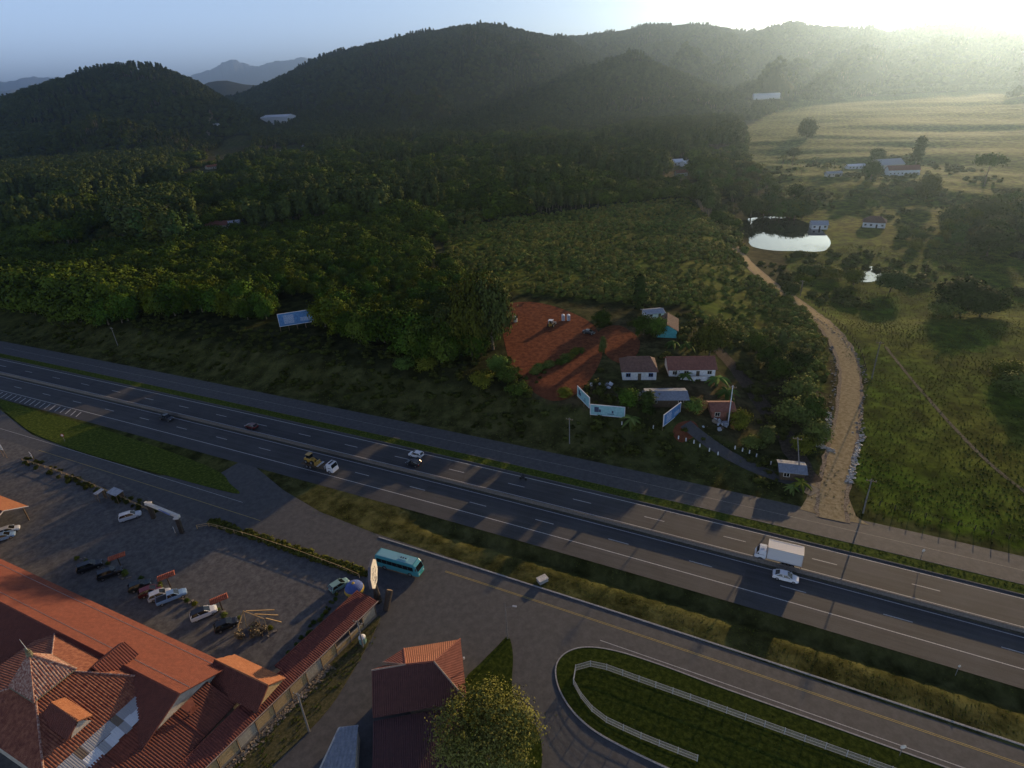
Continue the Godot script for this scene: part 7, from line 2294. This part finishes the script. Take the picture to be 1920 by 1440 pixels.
	# scrub on the damp ground round the ponds and behind the houses
	var mesh := scatter_tree(81, 2, 14, 22, Color(0.05, 0.065, 0.016), Color(0.14, 0.15, 0.04), 0.25)
	var list := []
	for i in 4200:
		var p := Vector2(r.randf_range(90.0, 420.0), r.randf_range(-620.0, -215.0))
		if not inside(p, Z_RIGHT): continue
		var n := n_fine.get_noise_2d(p.x * 0.7, p.y * 0.7)
		if n < 0.05: continue
		if inside(p, POND1) or inside(p, LAWN): continue
		list.append([g2(p), r.randf_range(0.6, 2.0) * (1.0 + n), r.randf() * TAU, r.randf_range(0.6, 1.1), r.randf_range(1.2, 2.0)])
	scatter("damp_scrub", mesh, list, "scrub on the damp ground round the ponds")

var POND1 := PackedVector2Array([Vector2(137.82, -365.07), Vector2(159.55, -409.94), Vector2(179.72, -418.46), Vector2(197.36, -408.19), Vector2(201.18, -379.04), Vector2(188.23, -337.07), Vector2(175.39, -314.71), Vector2(165.36, -308.81), Vector2(143.89, -314.77), Vector2(134.72, -324.69)])
var LAWN := PackedVector2Array([Vector2(187.58, -351.28), Vector2(210.92, -384.91), Vector2(250.61, -382.47), Vector2(228.61, -340.86), Vector2(196.63, -322.00), Vector2(186.87, -337.40)])

func left_side():
	var H := [["roof_cottage", "cottage with an orange roof in the left hamlet", Vector2(-393.11, -789.58), 11.0, 8.0, M.tile_bright, M.wall_white], ["white_cottage", "white gabled cottage right of the orange-roofed one", Vector2(-387.61, -808.26), 8.0, 7.0, M.roof_brown, M.wall_white], ["long_cottage", "long sunlit cottage at the right of the left hamlet", Vector2(-394.48, -875.24), 16.0, 7.0, M.tile_bright2, M.wall_cream], ["blue_cottage", "small bluish-white cottage below the left hamlet", Vector2(-342.77, -743.85), 11.0, 7.0, M.roof_grey, M.wall_white], ["ranch_house", "long low house with a dull brown roof beside the meadow", Vector2(-197.68, -426.54), 16.0, 7.0, M.brick, M.wall_cream], ["ranch_annex", "small white annex right of the long low house", Vector2(-186.39, -425.34), 7.0, 6.0, M.roof_grey, M.wall_white], ["tree_cottage", "pale cottage half hidden under tall eucalyptus", Vector2(-212.76, -414.77), 8.0, 6.0, M.roof_grey, M.wall_white], ["shade_cottage", "bluish shaded cottage near the left edge", Vector2(-324.15, -448.85), 9.0, 6.0, M.roof_grey, M.wall_white], ["valley_house", "white house with two gables far up the left valley", Vector2(-355.76, -1194.85), 14.0, 9.0, M.roof_grey, M.wall_white], ["valley_house", "bright white house at the valley road", Vector2(-365.43, -1075.07), 11.0, 8.0, M.roof_white, M.wall_white], ["valley_house", "house with a sunlit end wall in the middle valley", Vector2(-249.57, -1007.71), 14.0, 9.0, M.roof_brown, M.wall_cream], ["valley_house", "red-roofed house hidden among the middle trees", Vector2(-242.56, -754.98), 16.0, 10.0, M.brick, M.wall_cream], ["roadside_house", "pale low house beside the curving valley road", Vector2(-624.50, -1453.23), 18.0, 9.0, M.roof_grey, M.wall_white], ["yellow_hut", "tiny sunlit yellowish hut at the eucalyptus edge", Vector2(-394.07, -656.32), 4.0, 4.0, M.wall_cream, M.wall_cream]]
	var i := 0
	for q in H:
		house(q[0], q[1], g2(q[2]), q[3], q[4], 3.2, 2.0, [-0.2, 0.5, 0.9, 0.1][i % 4], q[6], q[5], 0.0, false)
		i += 1
	# far white warehouse on the left, far white hall on the right
	var wd := Vector2(-578.0, -1742.0)
	house("warehouse", "long pale blue-white warehouse at the foot of the hills", gpos(wd.x, wd.y), 84.0, 40.0, 17.0, 5.0, -0.35, M.wall_white, M.roof_white, 0.0, false, "warehouse")
	house("far_hall", "long white hall far away on the valley floor at the right", gpos(716.0, -1743.0), 66.0, 24.0, 10.0, 3.0, -0.2, M.wall_white, M.roof_white, 0.0, false, "hall")
	# the dirt road of the left valley
	structure(strip(spline(PackedVector2Array([Vector2(-532.53, -1132.54), Vector2(-583.19, -1268.11), Vector2(-627.20, -1425.79), Vector2(-667.22, -1597.03), Vector2(-783.13, -1962.27), Vector2(-882.29, -2279.17)]), 6), 9.0, 0.3, 1.0), "valley_road", M.sand)
	# tall eucalyptus and palms near the meadow, one by one
	var spots := [[262, 462, 24], [285, 468, 25], [305, 472, 24], [322, 470, 25], [338, 468, 22], [352, 462, 21], [246, 455, 23], [275, 455, 25], [372, 452, 17]]
	for k in spots.size():
		var p: Vector2 = EUC[k]
		tree("meadow_eucalyptus", "tall eucalyptus with bare pale trunk in the clump by the meadow", "tall", g2(p), spots[k][2], 1.4, k % 4, "eucalyptus clump by the meadow")
	for k in PALMS.size():
		tree("meadow_tree", "flat-topped tree on a bare trunk beside the tilled field", "flat", g2(PALMS[k]), 13.0 + k % 3, 0.75, k % 3, "flat-topped trees beside the tilled field")

var EUC := PackedVector2Array([Vector2(-228.48, -379.72), Vector2(-214.79, -368.16), Vector2(-204.39, -360.42), Vector2(-199.73, -362.01), Vector2(-195.40, -363.70), Vector2(-194.63, -371.77), Vector2(-241.15, -393.02), Vector2(-229.67, -390.26), Vector2(-194.55, -386.27)])
var PALMS := PackedVector2Array([Vector2(-268.40, -366.92), Vector2(-268.61, -372.29), Vector2(-261.81, -366.77), Vector2(-260.18, -370.39), Vector2(-276.35, -374.04)])

func hero_tree():
	var at := Vector2(-6.11, -51.03)
	var o := thing("feathery_tree", "big feathery olive-green tree beside the gatehouse roof", "tree", g2(at))
	var r := RandomNumberGenerator.new()
	r.seed = 404
	var a := fresh()
	crown_arrays(a, r, 1.6, 7.2, 8.0, 420, 44, 0.24, 1.25, Color(0.09, 0.10, 0.02), Color(0.24, 0.23, 0.065))
	put(arrays_mesh(a, M.leaf), "crown", null, o)
	var t := MB.new()
	t.tube(Vector3(0, -0.3, 0), Vector3(0.3, 3.0, 0.2), 0.42, 0.3, 10, false)
	for k in 7:
		var th := TAU * k / 7.0
		t.tube(Vector3(0.3, 2.8, 0.2), Vector3(cos(th) * 4.2, 6.0 + (k % 3), sin(th) * 4.2), 0.2, 0.06, 7, false)
	put(t, "trunk", M.bark, o)
	tree("banana_clump", "banana plant at the foot of the feathery tree", "banana", g2(Vector2(-8.71, -51.76)), 5.5, 1.0, 1, "", "plant")

func roadside_things():
	pole("utility_pole", "wooden utility pole in front of the panelled wall, lower one", Vector2(-32.14, -56.17), 8.4)
	pole("utility_pole", "wooden utility pole in front of the panelled wall, upper one", Vector2(-27.16, -70.45), 6.2)
	pole("utility_pole", "grey utility pole on the pasture side of the dirt road bend", Vector2(106.34, -156.56), 12.0)
	pole("utility_pole", "white utility pole standing in the hamlet beside the brick cabin", Vector2(54.86, -131.69), 11.2, true, Vector3.ZERO, M.wall_white)
	pole("utility_pole", "dim utility pole on the left bank above the service road", Vector2(-150.71, -216.37), 7.5)
	pole("utility_pole", "dim utility pole on the bank below the teal billboards", Vector2(13.85, -129.70), 7.6)
	pole("utility_pole", "utility pole at the lower corner of the pasture", Vector2(71.00, -97.21), 8.5)
	pole("utility_pole", "thin pole leaning over the side track", Vector2(64.09, -110.58), 10.0, true, Vector3(-1.6, 0, -1.2))
	pole("marker_post", "thin pole beside the upper bend of the dirt road", Vector2(122.26, -237.12), 7.0)
	lamp_post("street lamp at the tip of the grass wedge", Vector2(-3.05, -70.56), 8.4)
	# small road signs
	for q in [[Vector2(48.73, -48.16), "small road sign on the island beside the service road", 0.4], [Vector2(-125.73, -145.73), "red and white road sign on the gore grass at the left", 0.5], [Vector2(64.42, -59.83), "small marker post in the ditch of the near carriageway", 0.2], [Vector2(74.16, -83.49), "short sign post on the verge of the far carriageway", 0.3]]:
		var o := thing("road_sign", q[1], "road sign", g2(q[0]))
		var p := MB.new()
		p.tube(Vector3(0, -0.2, 0), Vector3(0, 2.3, 0), 0.05, 0.05, 6)
		put(p, "post", M.pole, o)
		var f := MB.new()
		f.tube(Vector3(0, 2.1, 0.05), Vector3(0, 2.1, 0.09), q[2], q[2], 12)
		var d := put(f, "disc", M.tail if q[2] == 0.5 else M.sign_cream, o)
		var g := MB.new()
		g.tube(Vector3(0, 2.1, 0.09), Vector3(0, 2.1, 0.1), q[2] * 0.7, q[2] * 0.7, 12)
		put(g, "face", M.sign_cream, d)
	# median barrier
	var mb := thing("median_barrier", "low concrete barrier along the middle of the highway", "barrier", R3(-100, -96.75))
	var s := -400.0
	while s < 135.0:
		var b := MB.new()
		var a0 := R3(s, -96.75)
		var a1 := R3(s + 5.96, -96.75)
		var ex := (a1 - a0).normalized()
		var f := Transform3D(Basis(Vector3(-ex.z, 0, ex.x), Vector3.UP, ex), a0)
		b.prism(PackedVector2Array([Vector2(-0.3, 0.0), Vector2(0.3, 0.0), Vector2(0.3, 0.1), Vector2(0.12, 0.35), Vector2(0.08, 0.85), Vector2(-0.08, 0.85), Vector2(-0.12, 0.35), Vector2(-0.3, 0.1)]), 0.0, (a1 - a0).length(), f)
		put_w(b, "barrier_unit", M.barrier, mb)
		s += 6.0
	# small things round the car park
	var w := thing("water_drum", "white-topped green drum at the foot of the panelled wall", "drum", R3(-56.4, -51.8))
	var wm := MB.new()
	wm.tube(Vector3(0, 0, 0), Vector3(0, 1.3, 0), 0.62, 0.62, 14)
	put(wm, "shell", M.green_paint, w)
	var wl := MB.new()
	wl.tube(Vector3(0, 1.3, 0), Vector3(0, 1.6, 0), 0.62, 0.25, 14)
	put(wl, "lid", M.wall_white, w)
	for q in [[Vector2(-94.03, -116.24), "grey flat-roofed bus shelter behind the car park hedge", 3.6], [Vector2(-98.01, -116.60), "small grey post box hut left of the bus shelter", 1.2]]:
		var o := thing("shelter", q[1], "shelter", g2(q[0]), -0.5)
		var k: float = q[2]
		var rf := MB.new()
		rf.box(Vector3(0, 2.5, 0), Vector3(k, 0.12, 2.0), Basis(Vector3.RIGHT, 0.12))
		put(rf, "roof", M.roof_grey, o)
		for xx in [-0.45, 0.45]:
			for zz in [-0.8, 0.8]:
				var p := MB.new()
				p.bar(Vector3(k * xx, 0, zz), Vector3(k * xx, 2.5, zz), 0.12, 0.12)
				put(p, "post", M.pillar_wood, o)
		var bk := MB.new()
		bk.box(Vector3(0, 1.2, -0.85), Vector3(k * 0.9, 2.0, 0.08))
		put(bk, "back_wall", M.wood_dark, o)
	var dg := thing("roadside_box", "pale concrete box in the grass by the service road kerb", "box", R3(-33.8, -76.2))
	var db := MB.new()
	db.box(Vector3(0, 0.35, 0), Vector3(1.8, 0.8, 1.2), Basis(Vector3.UP, 0.5))
	put(db, "box", M.kerb, dg)
	var dl := MB.new()
	dl.box(Vector3(0, 0.8, 0), Vector3(1.95, 0.1, 1.35), Basis(Vector3.UP, 0.5))
	put(dl, "lid", M.wall_cream, dg)

func detail_mats():
	M.pole = mat_tex(noise_img(80, 0.03, 5, lin(0.12, 0.11, 0.10), lin(0.26, 0.24, 0.22), 256, 0.7, 1.5), 0.4, 0.85)
	M.sign_case = mat(lin(0.10, 0.09, 0.10), 0.6)
	M.bark_dark = mat_tex(noise_img(81, 0.03, 5, lin(0.03, 0.022, 0.016), lin(0.09, 0.065, 0.045), 256, 0.7, 1.6), 0.5, 0.95)
	M.board_blue = mat(lin(0.20, 0.25, 0.48), 0.6)
	M.fence_white = mat_tex(noise_img(82, 0.05, 4, lin(0.30, 0.30, 0.285), lin(0.52, 0.52, 0.49), 256, 0.7, 1.6), 0.5, 0.7)
	M.stone_white = mat(lin(0.62, 0.58, 0.52), 0.9)
	M.stone_white.vertex_color_use_as_albedo = true
	M.print_pale = mat_tex(noise_img(83, 0.04, 5, lin(0.10, 0.20, 0.38), lin(0.45, 0.50, 0.60), 256, 0.7, 2.0), 0.2, 0.6)
	M.dome_pale = mat(lin(0.66, 0.62, 0.50), 0.6)
	M.barrier = mat_tex(noise_img(84, 0.03, 5, lin(0.10, 0.085, 0.07), lin(0.22, 0.19, 0.16), 256, 0.7, 1.6), 0.3, 0.9)
func build_all():
	detail_mats()
	build_wood()
	build_vehicles()
	build_buildings()
	octagon_sign()
	dome_kiosk()
	entrance_gate()
	awnings()
	pergola()
	island_fence()
	hedges()
	billboards()
	hamlet()
	hamlet_trees()
	right_side()
	left_side()
	hero_tree()
	roadside_things()
	stones()
	grass_tufts()
